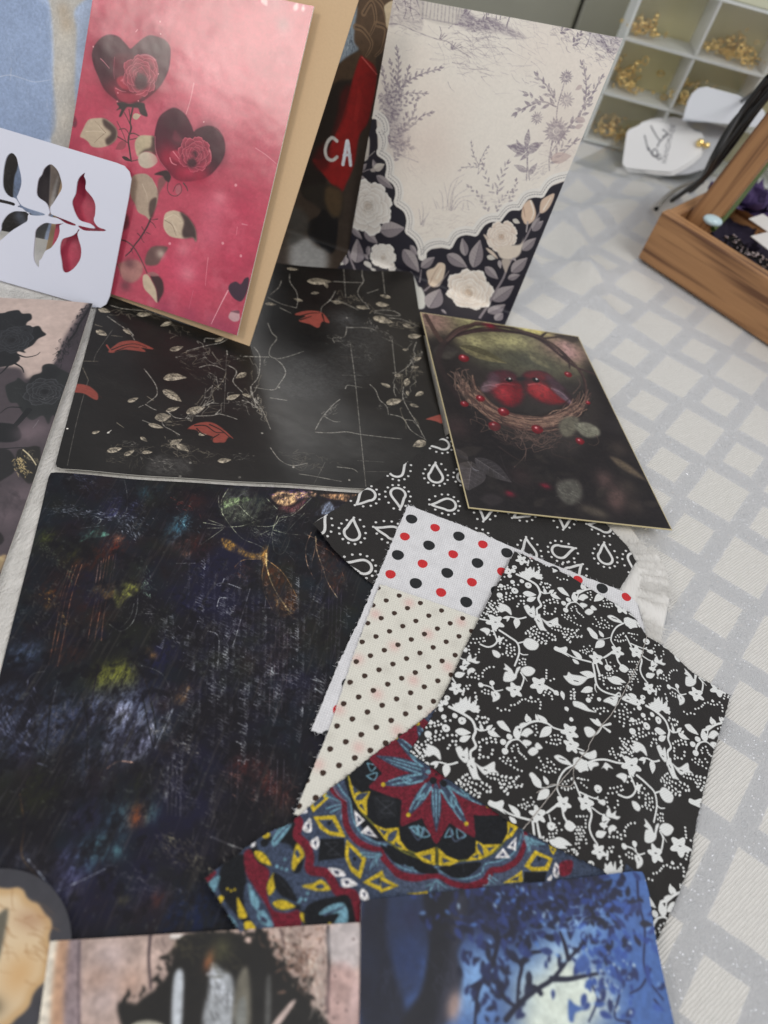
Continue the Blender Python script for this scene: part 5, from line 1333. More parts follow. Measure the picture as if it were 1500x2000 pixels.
['H',345,[2.9,.38],[23,.6],[-294,933,-99,231]],
['H',345,[2.1,.37],[24,.6],[-433,840,-126,213]],
['S',346,[.76,.42,0],[.7],[-217,638,55,-5,54,-2]],
['S',347,[.54,.33,0],[.7],[-188,546,32,-4]],
['S',347,[.54,.34,0],[.7],[-135,582,-21,-40]],
['H',348,[1.24,.26],[60,.42],[-444,973,-305,751]],
['H',348,[1.64,.26],[61,.42],[-430,997,-244,614]],
['H',348,[1.3,.26],[62,.42],[-416,1022,-187,482]],
['H',348,[1.76,.27],[63,.42],[-402,1047,-254,658]],
['H',348,[1.41,.26],[64,.42],[-387,1072,-197,522]],
['H',348,[1.81,.26],[65,.42],[-373,1098,-141,389]],
['H',348,[1.5,.26],[66,.42],[-320,1026,-244,661]],
['H',348,[1.9,.26],[67,.42],[-305,1051,-189,525]],
['H',348,[1.62,.27],[68,.42],[-290,1076,-254,708]],
['H',348,[1.27,.27],[69,.42],[-275,1102,-197,567]],
['H',348,[1.67,.26],[70,.42],[-259,1128,-145,431]],
['H',348,[1.36,.27],[71,.42],[-208,1055,-242,710]],
['H',348,[1.76,.27],[72,.42],[-192,1080,-189,571]],
['H',348,[1.41,.26],[73,.42],[-176,1106,-140,436]],
['H',348,[1.89,.27],[74,.42],[-160,1132,-198,615]],
['H',348,[1.53,.27],[75,.42],[-144,1158,-147,475]],
['H',348,[2.02,.28],[76,.42],[-127,1185,-206,661]],
['H',348,[1.62,.27],[77,.42],[-78,1110,-188,618]],
['H',348,[1.26,.27],[78,.42],[-61,1136,-141,479]],
['H',348,[1.74,.28],[79,.42],[-44,1162,-195,665]],
['H',348,[1.38,.27],[80,.42],[-27,1189,-148,521]],
['H',348,[1.88,.28],[81,.42],[-10,1216,-202,713]],
['H',349,[1.71,.29],[90,.4],[-401,695,-164,401]],
['H',349,[2.31,.29],[91,.4],[-365,737,-148,377]],
['H',349,[2.1,.3],[92,.4],[-329,780,-132,352]],
['H',349,[1.86,.29],[93,.4],[-258,741,-151,409]],
['H',349,[2.47,.3],[94,.4],[-220,784,-135,384]],
['H',349,[2.26,.3],[95,.4],[-182,828,-120,358]],
['H',349,[2.01,.3],[96,.4],[-112,789,-136,416]],
['H',349,[1.8,.3],[97,.4],[-72,833,-121,391]],
['H',349,[2.43,.31],[98,.4],[-31,877,-108,365]],
['H',350,[1.55,.28],[110,.3],[-792,679,-122,253]],
['H',350,[1.56,.28],[111,.3],[-766,687,-120,255]],
['H',350,[1.56,.28],[112,.3],[-740,695,-118,256]],
['H',350,[1.57,.28],[113,.3],[-713,704,-117,257]],
['H',350,[1.57,.28],[114,.3],[-687,712,-115,258]],
['H',350,[1.58,.29],[115,.3],[-660,721,-114,259]],
['H',350,[1.58,.29],[116,.3],[-633,729,-113,260]],
]),
'birds':dict(o=[0.0,0.0,0.0085],d=[1.0,0.0,0.0],u=[0.0,1.0,0.0],s=[[-15.2,368.0,80.2,392.6],[80.2,392.6,138.7,260.6],[138.7,260.6,37.4,233.7],[37.4,233.7,-15.2,368.0]],ops=[
['P',351,[8.04],[.52,1],[-193,3720,312,111,165,13,275,52,222,41,131,-304,-306,-183,-207,-36,-328,69,-153,24]],
['B',352,[10.49,6.03],[.75,0],[206,3569]],
['B',352,[10.65,6.12],[.75,0],[369,3635]],
['B',352,[10.91,6.27],[.75,0],[133,3746]],
['B',352,[11.14,6.41],[.75,0],[497,3845]],
['B',352,[10.78,6.2],[.75,0],[427,3691]],
['B',353,[8.37,3.35],[.7,0],[474,3851]],
['B',353,[8.32,3.33],[.7,0],[320,3826]],
['B',353,[8.38,3.35],[.7,0],[552,3855]],
['B',354,[10.61,10.61],[.7,0],[-40,3618]],
['B',354,[10.75,10.75],[.7,0],[-96,3679]],
['B',354,[10.91,10.91],[.7,0],[795,3746]],
['B',354,[10.94,10.94],[.7,0],[684,3760]],
['B',355,[16.95,7.82],[.7,0],[489,3541]],
['B',355,[16.55,7.64],[.7,0],[344,3436]],
['B',355,[17.02,7.85],[.7,0],[594,3560]],
['B',356,[5.52,5.52],[.5,0],[735,3805]],
['B',356,[5.44,5.44],[.5,0],[763,3730]],
['P',357,[4.7],[.85,1],[-79,3339,113,229,120,-194,22,-181,101,-119,108,-123,146,-72,195,-22,131,58,137,375,-124,322,51,59,475,-1069,-1024,-267,-321,722]],
['S',65,[2.62,3.4,0],[.9],[-116,3669,79,-121,70,-85]],
['S',65,[2.68,3.48,0],[.9],[30,3479,53,114,51,81,63,87,56,67]],
['S',358,[3.5,1.62,0],[1],[86,3577,94,85,110,66,148,50,111,3,92,-42,71,-52,92,-57,120,-8]],
['S',359,[2.13,1.07,0],[.7],[46,3504,61,137,108,148]],
['S',360,[1.95,.84,0],[1],[570,3791,37,74,65,25]],
['S',360,[1.93,.83,0],[1],[438,3778,63,32,89,1]],
['S',360,[1.95,.84,0],[1],[571,3783,104,72,86,53]],
['S',360,[1.87,.8,0],[1],[712,3687,45,-12,17,-76]],
['P',361,[1.4],[.8,1],[651,3870,85,62,64,-13,-12,-70,-56,-1]],
['P',362,[1.36],[.7,1],[-98,3743,95,23,103,-20,-95,-22]],
['P',363,[1.66],[.8,1],[341,3837,68,-2,5,-43,-66,-6]],
['L',364,[0],[.36,0,1],[123,3492,290,-22],365,366],
['L',367,[1.05],[.5,0,1],[522,3626,138,-83],368,-1],
['L',369,[1.26],[.8,0,1],[0,3363,131,83],370,-1],
['S',371,[4.39,2.92,.73],[.8],[33,3463,-3,-151,78,-136,104,-132]],
['S',372,[2.62,1.7,0],[.9],[31,3471,48,147,91,102,114,50,129,31,134,-3,114,-31,94,-75,84,-95,39,-112,-2,-128,-42,-141,-90,-129]],
['S',373,[1.07,.67,0],[.8],[46,3504,58,154,115,100,128,36]],
['S',373,[1.1,.69,0],[.8],[413,3801,156,-1,115,-43]],
['S',373,[1.04,.65,0],[.8],[755,3692,95,-106,34,-114,-7,-130]],
['S',374,[1.07,.81,0],[.8],[45,3453,68,156,133,123,170,43,177,2,140,-79]],
['P',375,[.98],[1,1],[296,3205,19,71,20,74,56,47,62,11,37,-47,25,-35,21,-84,-38,-108,-58,-12,-69,57,-38,-18]],
['P',376,[1.75],[.9,1],[330,3315,24,52,47,32,52,5,30,-30,-11,-37,-57,-36,-52,-1]],
['P',377,[1.95],[1,1],[376,3212,21,72,56,43,51,9,26,-50,1,-91,-52,-70,-62,16]],
['P',378,[1.73],[.8,1],[335,3350,-8,-84,33,-15,35,48,-16,40]],
['P',379,[.97],[1,1],[298,3190,20,72,48,23,31,-1,-40,-81,-36,-32]],
['B',380,[6.05,6.05],[.75,0],[416,3216]],
['S',381,[.98,.49,0],[.5],[375,3258,41,33,60,16]],
['S',382,[.85,.49,0],[.6],[305,3209,36,33,41,4]],
['P',383,[1],[1,1],[508,3386,14,56,59,45,62,14,68,-48,80,-73,38,-91,-81,-22,-78,-37,-84,21,-57,50]],
['P',384,[1.28],[.9,1],[516,3406,25,52,60,32,54,0,24,-37,-70,-34,-62,-14]],
['P',385,[1.73],[1,1],[556,3330,56,59,65,-17,76,-42,24,-35,-88,-49,-72,4,-56,36]],
['P',386,[1],[1,1],[675,3387,63,-1,68,-62,23,-35,-86,37]],
['B',387,[6.84,6.84],[.75,0],[618,3336]],
['S',388,[1,.5,0],[.5],[554,3345,59,36,54,-14]],
['S',389,[.87,.5,0],[.6],[687,3377,64,-17,56,-51]],
['P',390,[1.27],[.8,1],[645,3485,66,-32,57,-53,-73,-3,-46,42]],
['P',391,[.38],[1,1],[479,3364,28,30,22,-6,-18,-29]],
['C',392,[2.13],[1],[441,3338,149,67]],
['C',393,[.63],[1],[444,3348,150,68]],
['S',394,[.62,.5,0],[.7],[417,3326,21,34,27,-11]],
['N',395,[1.08,3.59],[40,410,.5,.85],[208,3240,45,-117,97,-73,104,-32,136,20,112,70,93,90,63,113,18,125],396],
['N',397,[.84,3.35],[90,400,.5,.95],[208,3240,45,-117,97,-73,104,-32,136,20,112,70,93,90,63,113,18,125],398,399,400],
['N',397,[.72,1.43],[34,401,.5,.85],[256,3201,109,-115,123,-30,137,27,131,97,92,133],398,399,400],
['N',401,[.57,5.92],[44,402,.3,.7],[387,2938,141,-34,132,32,165,131],402,403],
['N',404,[.59,4.04],[34,403,.4,.8],[158,3295,39,-107,80,-114,63,-87],405,406],
['S',407,[.66,.33,0],[.8],[566,2908,32,-67,6,-90]],
['S',407,[.68,.34,0],[.8],[299,2997,20,-62]],
['S',407,[.65,.33,0],[.8],[555,2691,37,81,11,71]],
['S',407,[.72,.36,0],[.8],[144,3256,44,-73,47,-38]],
['S',407,[.77,.39,0],[.8],[811,3389,35,97,-20,55]],
['S',407,[.75,.38,0],[.8],[860,3289,26,73,-26,82]],
['C',408,[3.1],[1],[166,3396]],
['B',409,[1.87,1.87],[.9,0],[160,3403]],
['C',410,[.62],[.8],[158,3407]],
['C',408,[2.52],[1],[310,3113]],
['B',409,[1.51,1.51],[.9,0],[305,3118]],
['C',410,[.5],[.8],[304,3121]],
['C',408,[3.26],[1],[447,3066]],
['B',409,[1.96,1.96],[.9,0],[441,3073]],
['C',410,[.65],[.8],[439,3077]],
['C',408,[3.34],[1],[416,2937]],
['B',409,[2.01,2.01],[.9,0],[409,2945]],
['C',410,[.67],[.8],[407,2948]],
['C',408,[3.22],[1],[642,3015]],
['B',409,[1.93,1.93],[.9,0],[636,3022]],
['C',410,[.64],[.8],[634,3025]],
['C',408,[2.47],[1],[878,3027]],
['B',409,[1.48,1.48],[.9,0],[873,3033]],
['C',410,[.49],[.8],[872,3035]],
['C',408,[2.28],[1],[234,3032]],
['B',409,[1.37,1.37],[.9,0],[229,3037]],
['C',410,[.46],[.8],[228,3039]],
['C',408,[2.35],[1],[770,3542]],
['B',409,[1.41,1.41],[.9,0],[765,3547]],
['C',410,[.47],[.8],[764,3549]],
['C',408,[1.43],[1],[902,3354]],
['B',409,[.86,.86],[.9,0],[900,3358]],
['C',410,[.29],[.8],[899,3359]],
['B',411,[2.72,1.89],[.9,0],[725,2632]],
['B',411,[2.64,1.83],[.9,0],[556,2505]],
['B',411,[3.56,2.46],[.9,0],[263,3759]],
['P',412,[1.18],[1,1],[752,3105,34,74,70,25,-4,-96,-34,-73,-39,-3]],
['P',413,[.95],[1,1],[840,3145,57,41,72,-11,13,-52,-58,-47,-50,13]],
['S',414,[.71,.36,0],[.6],[840,3145,62,-29,60,-1]],
['S',415,[.58,.35,0],[.7],[962,3115,18,-49,-23,-38,-30,0]],
['L',416,[0],[.9,0,1],[340,2635,13,-191],417,418],
['L',419,[0],[.5,0,1],[353,2667,202,-83],420,421],
['L',422,[0],[.5,0,1],[320,2640,-84,53],423,424],
['S',425,[.83,.42,0],[.5],[322,2628,34,-36,28,-1]],
['G',426,[44.34,17.95,6.33,15.84,.84],[60,870,.45,.5],[689,2660],427,428],
['P',429,[1.47],[1,1],[782,2662,42,56,65,15,28,-76,-18,-68,-53,-34,-49,40]],
['X',430,[5.25,.53],[20,131,.5],[810,2662,86,-38]],
['B',431,[5.15,3.09],[.7,0],[956,2564]],
['B',431,[5.15,3.09],[.7,0],[1011,2563]],
['B',432,[4.94,6.44],[.7,0],[1106,2724]],
['B',432,[4.87,6.35],[.7,0],[1089,2668]],
['B',432,[5.04,6.57],[.7,0],[1027,2804]],
['L',433,[1.13],[.25,0,1],[1048,2985,207,-96],433,-1],
['B',434,[5.83,5.83],[.6,0],[1094,3061]],
['B',434,[5.31,5.31],[.6,0],[1191,2686]],
['B',434,[5.48,5.48],[.6,0],[1151,2806]],
['B',435,[6.61,6.61],[.6,0],[231,2825]],
['B',435,[6.68,6.68],[.6,0],[213,2872]],
['B',435,[6.31,6.31],[.6,0],[598,2646]],
['P',436,[.99],[.6,1],[421,2413,45,55,65,-9,-45,-65]],
['S',437,[.84,.42,0],[.8],[472,2745,52,-105,43,-45,76,-17]],
['B',438,[7.29,7.29],[.5,0],[1068,3235]],
]),
'paisley':dict(o=[0.0,0.0,0.0052],d=[1.0,0.0,0.0],u=[0.0,1.0,0.0],s=[[-28.3,197.4,-14.0,224.3,2.4,251.8,19.4,280.5,33.2,307.0,69.6,290.8,107.8,252.4],[107.8,252.4,117.3,244.7,122.1,236.9,118.5,227.2,115.4,219.7,96.0,162.6],[96.0,162.6,62.1,151.0,37.6,165.6],[37.6,165.6,4.8,178.0,-14.8,188.0,-28.3,197.4]],ops=[
['Y',439,[.39],[1],[188,2507,-3,78]],
['Y',439,[.37],[1],[272,2347,-97,-20]],
['Y',439,[.36],[1],[39,2307,15,-86]],
['Y',439,[.34],[1],[-108,2014,0,88]],
['Y',439,[.35],[1],[58,2084,-42,7]],
['Y',439,[.39],[1],[0,2462,41,64]],
['Y',439,[.36],[1],[-103,2247,-37,-54]],
['Y',439,[.41],[1],[168,2721,-72,-15]],
['Y',439,[.34],[1],[-258,1968,16,43]],
['Y',439,[.32],[1],[-23,1854,-54,1]],
['Y',439,[.37],[1],[458,2393,-8,-55]],
['Y',439,[.38],[1],[644,2455,-56,-53]],
['Y',439,[.38],[1],[847,2501,-11,-76]],
['Y',439,[.39],[1],[1043,2521,-87,-6]],
['Y',439,[.36],[1],[700,2220,-10,83]],
['Y',439,[.37],[1],[852,2283,86,38]],
['Y',439,[.37],[1],[1068,2338,5,79]],
['Y',439,[.37],[1],[1214,2367,-15,-95]],
['Y',439,[.36],[1],[917,2178,36,40]],
['Y',439,[.36],[1],[455,2199,-66,1]],
['Y',439,[.4],[1],[334,2554,55,63]],
['Y',439,[.34],[1],[241,1968,29,64]],
['Y',439,[.31],[1],[81,1688,26,57]],
]),
'reddot':dict(o=[0.0,0.0,0.0058],d=[1.0,0.0,0.0],u=[0.0,1.0,0.0],s=[[9.7,226.7,36.0,224.5,62.8,220.5,89.2,218.2,106.6,216.8,117.7,215.8,123.0,211.4,123.6,205.9],[123.6,205.9,126.6,197.3,109.7,150.6,87.8,110.1],[87.8,110.1,-1.2,108.4],[-1.2,108.4,0.6,134.1,3.6,158.0,5.8,182.7,7.4,202.2,9.7,226.7]],ops=[
]),
'cream':dict(o=[0.0,0.0,0.0064],d=[1.0,0.0,0.0],u=[0.0,1.0,0.0],s=[[7.6,178.8,69.3,177.1],[69.3,177.1,60.3,85.2],[60.3,85.2,2.0,78.2],[2.0,78.2,4.9,108.9,5.6,142.5,7.6,178.8]],ops=[
]),
'mandala':dict(o=[0.0,0.0,0.007],d=[1.0,0.0,0.0],u=[0.0,1.0,0.0],s=[[-18.8,50.5,-11.0,61.4,-5.0,69.3,1.4,74.3,10.7,88.7,24.6,108.4,33.9,119.6,43.1,132.7],[43.1,132.7,123.2,94.8],[123.2,94.8,43.2,21.4],[43.2,21.4,16.2,27.3,-4.6,40.7,-18.8,50.5]],ops=[
['P',440,[.17],[1,1],[146,990,91,108,211,100,257,20,88,-212,-69,-131,-180,-110,-166,-7,-125,52,-70,88]],
['P',440,[.29],[1,1],[17,771,-20,-38,-77,-95,-16,-45,99,-5,44,-69,98,-9,113,79,27,-95,-125,-35,-92,223]],
['P',440,[.28],[1,1],[-150,568,50,39,42,-71,79,-61,36,-44,-56,-16,-127,64]],
['P',441,[.39],[1,1],[-68,651,51,26,65,-1,44,-67,87,-4,-43,-70,-35,-19,-71,8,-39,65]],
['S',442,[2.78,2.98,0],[1],[4,777,39,-17,6,-43,40,-22,22,-31,12,-36,53,4,31,-22,24,-19,50,4,21,-41,22,-40]],
['P',442,[.14],[1,1],[-97,613,15,17,34,-28,46,-16,12,-58,33,-42,46,1,36,17,17,-50,-76,-21,-49,54,-64,48,-31,34]],
['P',441,[.19],[1,1],[-60,541,39,-22,50,-37,37,-49,-51,-14,-61,55]],
['P',443,[.19],[1,1],[-55,533,25,-17,29,-24,-3,-20,-28,20]],
['P',443,[.18],[1,1],[2,456,14,18,26,-16,19,-17,-32,-5]],
['S',443,[.47,.28,0],[1],[-44,526,21,-45,74,-34]],
['P',444,[0],[1,0],[11,458,22,-3,9,-11,-20,-1]],
['P',445,[.09],[1,1],[-73,483,18,-11,30,-28,-14,-10,-12,2]],
['P',445,[.09],[1,1],[-28,423,17,11,24,-16,-23,-15]],
['C',445,[.42],[1],[-110,498,12,-2,10,7]],
['P',445,[.09],[1,1],[-127,456,1,17,14,-1,-3,-19]],
['P',443,[.14],[1,1],[-175,493,14,23,15,9,3,-27,-3,-20]],
['P',442,[.09],[1,1],[-197,501,12,23,22,11,0,-14,-12,-23]],
['P',443,[.14],[1,1],[-86,431,19,-3,24,-16,-14,-4]],
['P',443,[.2],[1,1],[-25,674,6,41,32,36,9,-11,-14,-41,-18,-36]],
['S',441,[.51,.31,0],[1],[-17,677,18,41,16,29]],
['P',446,[.2],[1,1],[-47,699,27,34,31,22,-28,-32,-10,-34]],
['C',440,[1.3],[1],[-45,663]],
['P',445,[.1],[1,1],[-60,682,16,17,9,-7,-10,-14]],
['P',447,[.1],[1,1],[-87,643,13,17,2,-15,-8,-7]],
['L',448,[0],[.46,0,1],[-68,629,68,-25],448,-1],
['L',445,[0],[.36,0,1],[-68,629,68,-25],445,-1],
['L',448,[0],[.46,0,1],[22,519,-9,67],448,-1],
['L',445,[0],[.36,0,1],[22,519,-9,67],445,-1],
['L',448,[0],[.46,0,1],[39,501,73,11],448,-1],
['L',445,[0],[.36,0,1],[39,501,73,11],445,-1],
['L',448,[0],[.46,0,1],[131,501,39,-30],448,-1],
['L',445,[0],[.36,0,1],[131,501,39,-30],445,-1],
['P',445,[.1],[1,1],[70,610,-10,19,-4,39,3,26,33,-26,-8,-27,-7,-27]],
['P',441,[.05],[1,1],[60,664,5,11,13,-13,-5,-12]],
['P',445,[.1],[1,1],[113,575,32,17,24,17,36,-19,-38,-15,-32,-2]],
['P',441,[.05],[1,1],[155,586,18,12,11,-9,-19,-8]],
['C',443,[.53],[1],[35,635,-1,-29,-17,1,33,-1,71,-68,14,1,-17,-11,19,31]],
['P',440,[.14],[1,1],[16,587,44,-12,52,-47,-58,3,-31,29]],
['P',440,[.15],[1,1],[77,604,3,26,14,24,1,-39]],
['P',440,[.24],[1,1],[143,514,23,29,59,31,45,11,42,-75,-27,-16,-118,-24]],
['P',443,[.24],[1,1],[191,511,22,32,47,20,24,-47,-41,-20,6,33]],
['S',441,[.76,.38,0],[1],[206,513,52,38]],
['C',445,[.56],[1],[230,494]],
['S',449,[.19,.14,0],[1],[34,573,58,-32]],
['C',440,[.93],[1],[192,491]],
['S',450,[4.68,4.68,0],[1],[43,833,77,46,54,-28,17,-60,44,-39,66,-17,49,-21,45,-28,72,-4,71,31]],
['P',445,[0],[1,0],[60,827,-4,10,30,48,11,3,21,-21,-38,-64]],
['P',441,[0],[1,0],[72,831,19,39,14,-10,-25,-38]],
['P',445,[0],[1,0],[84,791,71,27,55,-59,-52,-10,-39,10]],
['P',441,[0],[1,0],[105,786,43,15,38,-33,-32,-6,-25,8]],
['C',440,[.68],[1],[144,787]],
['P',445,[0],[1,0],[215,753,80,-38,-3,-68,-37,14,-34,40]],
['P',441,[0],[1,0],[229,734,52,-28,-1,-38,-27,10,-19,27]],
['C',440,[.66],[1],[257,702]],
['P',445,[0],[1,0],[301,640,54,54,69,-24,-59,-39]],
['P',441,[0],[1,0],[323,648,36,30,39,-13,-36,-20]],
['C',440,[.65],[1],[359,660]],
['P',445,[0],[1,0],[439,668,15,1,63,10,4,-20,-68,-10]],
['P',441,[0],[1,0],[461,661,42,7,-46,-12]],
['P',440,[0],[1,0],[128,728,78,27,19,-58,-84,-37]],
['S',451,[.31,.31,0],[.7],[150,721,40,12,-26,-43,41,11]],
['S',451,[.31,.31,0],[.7],[143,724,70,-30]],
['P',447,[0],[1,1],[20,796,20,18,22,-15,-27,-13]],
['P',444,[0],[1,1],[35,803,10,3,-2,-10]],
['P',447,[0],[1,1],[60,746,16,38,17,-38,-17,-11]],
['P',444,[0],[1,1],[72,758,7,7,3,-17]],
['P',447,[0],[1,1],[98,706,18,27,14,-18,-5,-23]],
['P',444,[0],[1,1],[111,712,7,7,2,-14]],
['P',447,[0],[1,1],[180,650,43,7,18,-14,-32,-11]],
['P',444,[0],[1,1],[199,647,18,3,-3,-10]],
['P',447,[0],[1,1],[230,629,25,10,31,-10,-26,-17,-18,-4]],
['P',444,[0],[1,1],[242,627,15,4,-5,-11]],
['P',447,[0],[1,1],[301,620,22,-3,12,-26,-30,1]],
['P',444,[0],[1,1],[310,611,10,-2,-3,-9]],
['S',443,[.7,.32,0],[.9],[105,871,35,-3,30,-3]],
['S',443,[.7,.32,0],[.9],[120,829,26,19,28,13]],
['S',443,[.69,.32,0],[.9],[137,822,22,19,15,10,2,-27,3,-15]],
['S',443,[.67,.31,0],[.9],[270,726,31,6,37,9]],
['S',443,[.66,.31,0],[.9],[277,720,32,2,24,15,-11,-42]],
['S',443,[.66,.31,0],[.9],[339,738,-19,-26,-6,-29]],
['S',443,[.66,.31,0],[.9],[325,727,12,-27]],
['S',442,[2.2,2.2,0],[1],[96,922,38,-31,36,-16,16,-42,18,-38,43,-35,55,-8,37,7,25,-23,34,-29,54,-5,58,12,39,23]],
['S',452,[1.79,1.79,0],[1],[117,929,38,-31,31,-18,17,-42,21,-37,38,-26,52,-6,46,7,29,-28,35,-20,45,-3,37,9,29,18]],
['S',443,[.58,.47,0],[.9],[121,936,38,-34,33,-23,20,-44,23,-31,34,-24,50,-8,47,3,28,-23,35,-21,45,-2,37,8,23,20]],
['S',443,[.49,.33,0],[.8],[119,912,27,-25,33,-12]],
['S',450,[4.24,4.24,0],[1],[378,697,37,-30,57,11,70,29,52,-12,82,19,53,47,67,38,45,56,20,54]],
['S',442,[1.91,1.91,0],[1],[350,730,35,-20,29,-15,54,5,69,29,57,-9,60,8,51,28,14,40,44,21,46,45,16,61,-1,30]],
['S',442,[2.36,2.36,0],[1],[654,726,37,24,25,35]],
['S',452,[1.62,1.62,0],[1],[354,755,31,-24,39,-14,59,8,51,19,52,-6,55,7,46,27,15,37,53,28,41,43,17,54]],
['S',443,[.53,.43,0],[.9],[352,764,26,-26,40,-18,59,5,55,20,48,-4,55,5,51,33,10,33,53,28,37,32,19,40,6,37]],
['S',443,[.6,.28,0],[.9],[525,678,15,38,14,-32]],
['S',443,[.6,.28,0],[.9],[540,714,38,-14]],
['S',443,[.6,.28,0],[.9],[523,698,-17,-14]],
['S',443,[.66,.3,0],[.9],[830,947,24,-20,43,13]],
['S',443,[.65,.3,0],[.9],[833,940,10,-36,-7,-12]],
['S',443,[.66,.3,0],[.9],[852,941,23,-18]],
['S',443,[.62,.28,0],[.9],[716,781,0,-28,-19,-10]],
['S',443,[.62,.29,0],[.9],[716,781,32,-10]],
['S',443,[.62,.28,0],[.9],[713,770,27,-10]],
['S',443,[.66,.31,0],[.9],[812,964,7,-18]],
['P',443,[.15],[.9,1],[819,946,38,1,43,-7,-47,-9,-4,-31]],
['P',445,[0],[1,0],[834,847,32,63,68,-8,-14,-45,-57,-19]],
['P',441,[0],[1,0],[854,856,21,40,43,-3,-11,-26,-40,-14]],
['C',440,[.65],[1],[884,886]],
['P',445,[0],[1,0],[766,771,35,32,27,29,8,-36]],
['P',441,[0],[1,0],[787,785,33,26,-1,-15]],
['P',445,[0],[1,0],[913,944,32,-5,-11,-26,-11,9]],
['P',441,[0],[1,0],[923,935,12,-2,-4,-9]],
['P',445,[0],[1,0],[353,676,68,-12,-55,-38]],
['P',441,[0],[1,0],[357,663,41,-5,-31,-19]],
['P',440,[0],[1,0],[836,829,78,21,-2,-32,-74,-23]],
['P',447,[0],[1,1],[944,892,18,-21,-8,-29,-17,12]],
['P',444,[0],[1,1],[947,878,8,-9,-5,-16]],
['P',447,[0],[1,1],[919,827,16,22,0,-22]],
['P',442,[.15],[1,1],[960,894,43,20,-2,-42,-35,-19]],
['P',440,[.05],[1,1],[429,762,93,-10,16,-16,-65,-12]],
['P',440,[.05],[1,1],[543,754,46,25,92,34,-33,-52,-52,-22]],
['P',440,[.05],[1,1],[330,771,65,-18,30,-20,-40,-2]],
['S',453,[.24,.19,0],[.8],[436,755,-1,-19]],
['S',453,[.24,.19,0],[.8],[529,768,6,-26]],
['S',453,[.24,.19,0],[.8],[616,798,11,-34]],
['P',440,[.05],[1,1],[352,776,73,-4,29,-28,-14,-14,-48,16]],
['P',447,[0],[1,0],[212,857,48,-25,-23,-30]],
['P',444,[0],[1,0],[229,840,18,-12,-9,-9]],
['P',447,[0],[1,0],[273,819,46,-31,-65,0]],
['P',444,[0],[1,0],[280,802,17,-8,-22,-2]],
['P',447,[0],[1,0],[795,937,4,-49,-35,1]],
['P',444,[0],[1,0],[789,917,0,-17,-11,0]],
['P',447,[0],[1,0],[752,884,31,-25,-57,-18]],
['P',444,[0],[1,0],[754,870,10,-9,-20,-7]],
['S',448,[.7,.7,0],[1],[149,991,16,-36,24,-44,37,-44,49,-32,64,-29,85,-27,62,-3]],
['P',445,[0],[1,0],[163,967,22,-34,39,-14,30,15,-4,-37,14,-49,-30,10,-34,34,-24,38]],
['P',441,[0],[1,0],[186,936,29,-16,-16,-12]],
['L',441,[0],[.42,0,1],[209,890,38,36],441,-1],
['P',441,[0],[1,0],[234,883,18,-22,-26,13]],
['P',445,[0],[1,0],[289,829,45,-4,44,18,15,-39,37,-27,-45,-2,-42,14]],
['P',441,[0],[1,0],[310,820,34,-2,-9,-15]],
['L',441,[0],[.5,0,1],[353,788,22,45],441,-1],
['P',441,[0],[1,0],[378,795,32,-15,-31,1]],
['S',448,[.63,.63,0],[1],[351,789,39,-14,48,-8,92,-1,81,32,67,28,47,38,39,61,33,55]],
['P',445,[0],[1,0],[449,775,43,25,24,16,11,-57,-41,-2]],
['P',441,[0],[1,0],[473,773,33,17,4,-22]],
['P',445,[0],[1,0],[526,817,33,-17,50,-4,-34,-25,-36,-9]],
['P',441,[0],[1,0],[546,790,29,-4,-23,-13]],
['P',445,[0],[1,0],[627,801,29,39,-4,40,29,-6,60,20,-25,-39,-37,-32]],
['P',441,[0],[1,0],[647,822,23,17,-2,-17]],
['L',441,[0],[.4,0,1],[660,873,27,-37],441,-1],
['P',441,[0],[1,0],[694,867,28,11,-17,-21]],
['P',445,[0],[1,0],[754,980,45,-7,-19,-41,-33,-30,14,37]],
['P',441,[0],[1,0],[768,962,13,-2,-17,-28]],
['S',448,[.48,.48,0],[1],[521,816,12,-55]],
['S',448,[.52,.52,0],[1],[795,974,17,31]],
['P',440,[.05],[1,1],[385,838,18,-31,42,-23,-24,14]],
['P',440,[.05],[1,1],[447,784,27,30,43,20,-30,-35]],
['P',440,[.05],[1,1],[524,836,40,-5,45,-23,-52,2]],
['P',440,[.05],[1,1],[619,811,2,47,27,47,1,-54]],
['S',443,[.54,.54,0],[.95],[414,852,20,4,15,-20,-35,16]],
['S',443,[.54,.54,0],[.95],[442,868,23,-13,-7,-24,-16,37]],
['S',443,[.54,.54,0],[.95],[541,856,12,35,14,-20,-26,-15]],
['S',443,[.55,.55,0],[.95],[577,899,35,-15,-24,-17,-11,32]],
['S',454,[.78,.59,0],[.8],[419,851,33,-29,17,39]],
['S',454,[.79,.59,0],[.8],[553,891,25,-37,29,29]],
['S',443,[.57,.57,0],[.95],[217,1025,32,1,-11,-24,-21,23]],
['S',443,[.56,.56,0],[.95],[226,980,32,22,-2,-27,-30,5]],
['S',443,[.54,.54,0],[.95],[418,854,18,8,15,-25,-33,17]],
['S',443,[.54,.54,0],[.95],[461,867,27,-19,-26,-13,-1,32]],
['P',455,[0],[1,0],[265,918,74,29,26,-71,-64,-30]],
['S',456,[.33,.33,0],[.7],[301,912,39,7,-35,-45,41,8]],
['S',456,[.33,.33,0],[.7],[277,916,82,-41]],
['P',442,[.37],[1,1],[469,1059,-130,137,-40,-69,-24,-67,31,-79,95,-64,100,-9,88,37,70,74,27,81]],
['L',442,[0],[.6,0,1],[467,1063,-134,216],442,-1],
['L',442,[0],[.6,0,1],[466,1061,-219,116],442,-1],
['L',442,[0],[.6,0,1],[465,1059,-269,3],442,-1],
['L',442,[0],[.6,0,1],[465,1057,-220,-112],442,-1],
['L',442,[0],[.6,0,1],[468,1055,-83,-205],442,-1],
['L',442,[0],[.6,0,1],[470,1055,47,-228],442,-1],
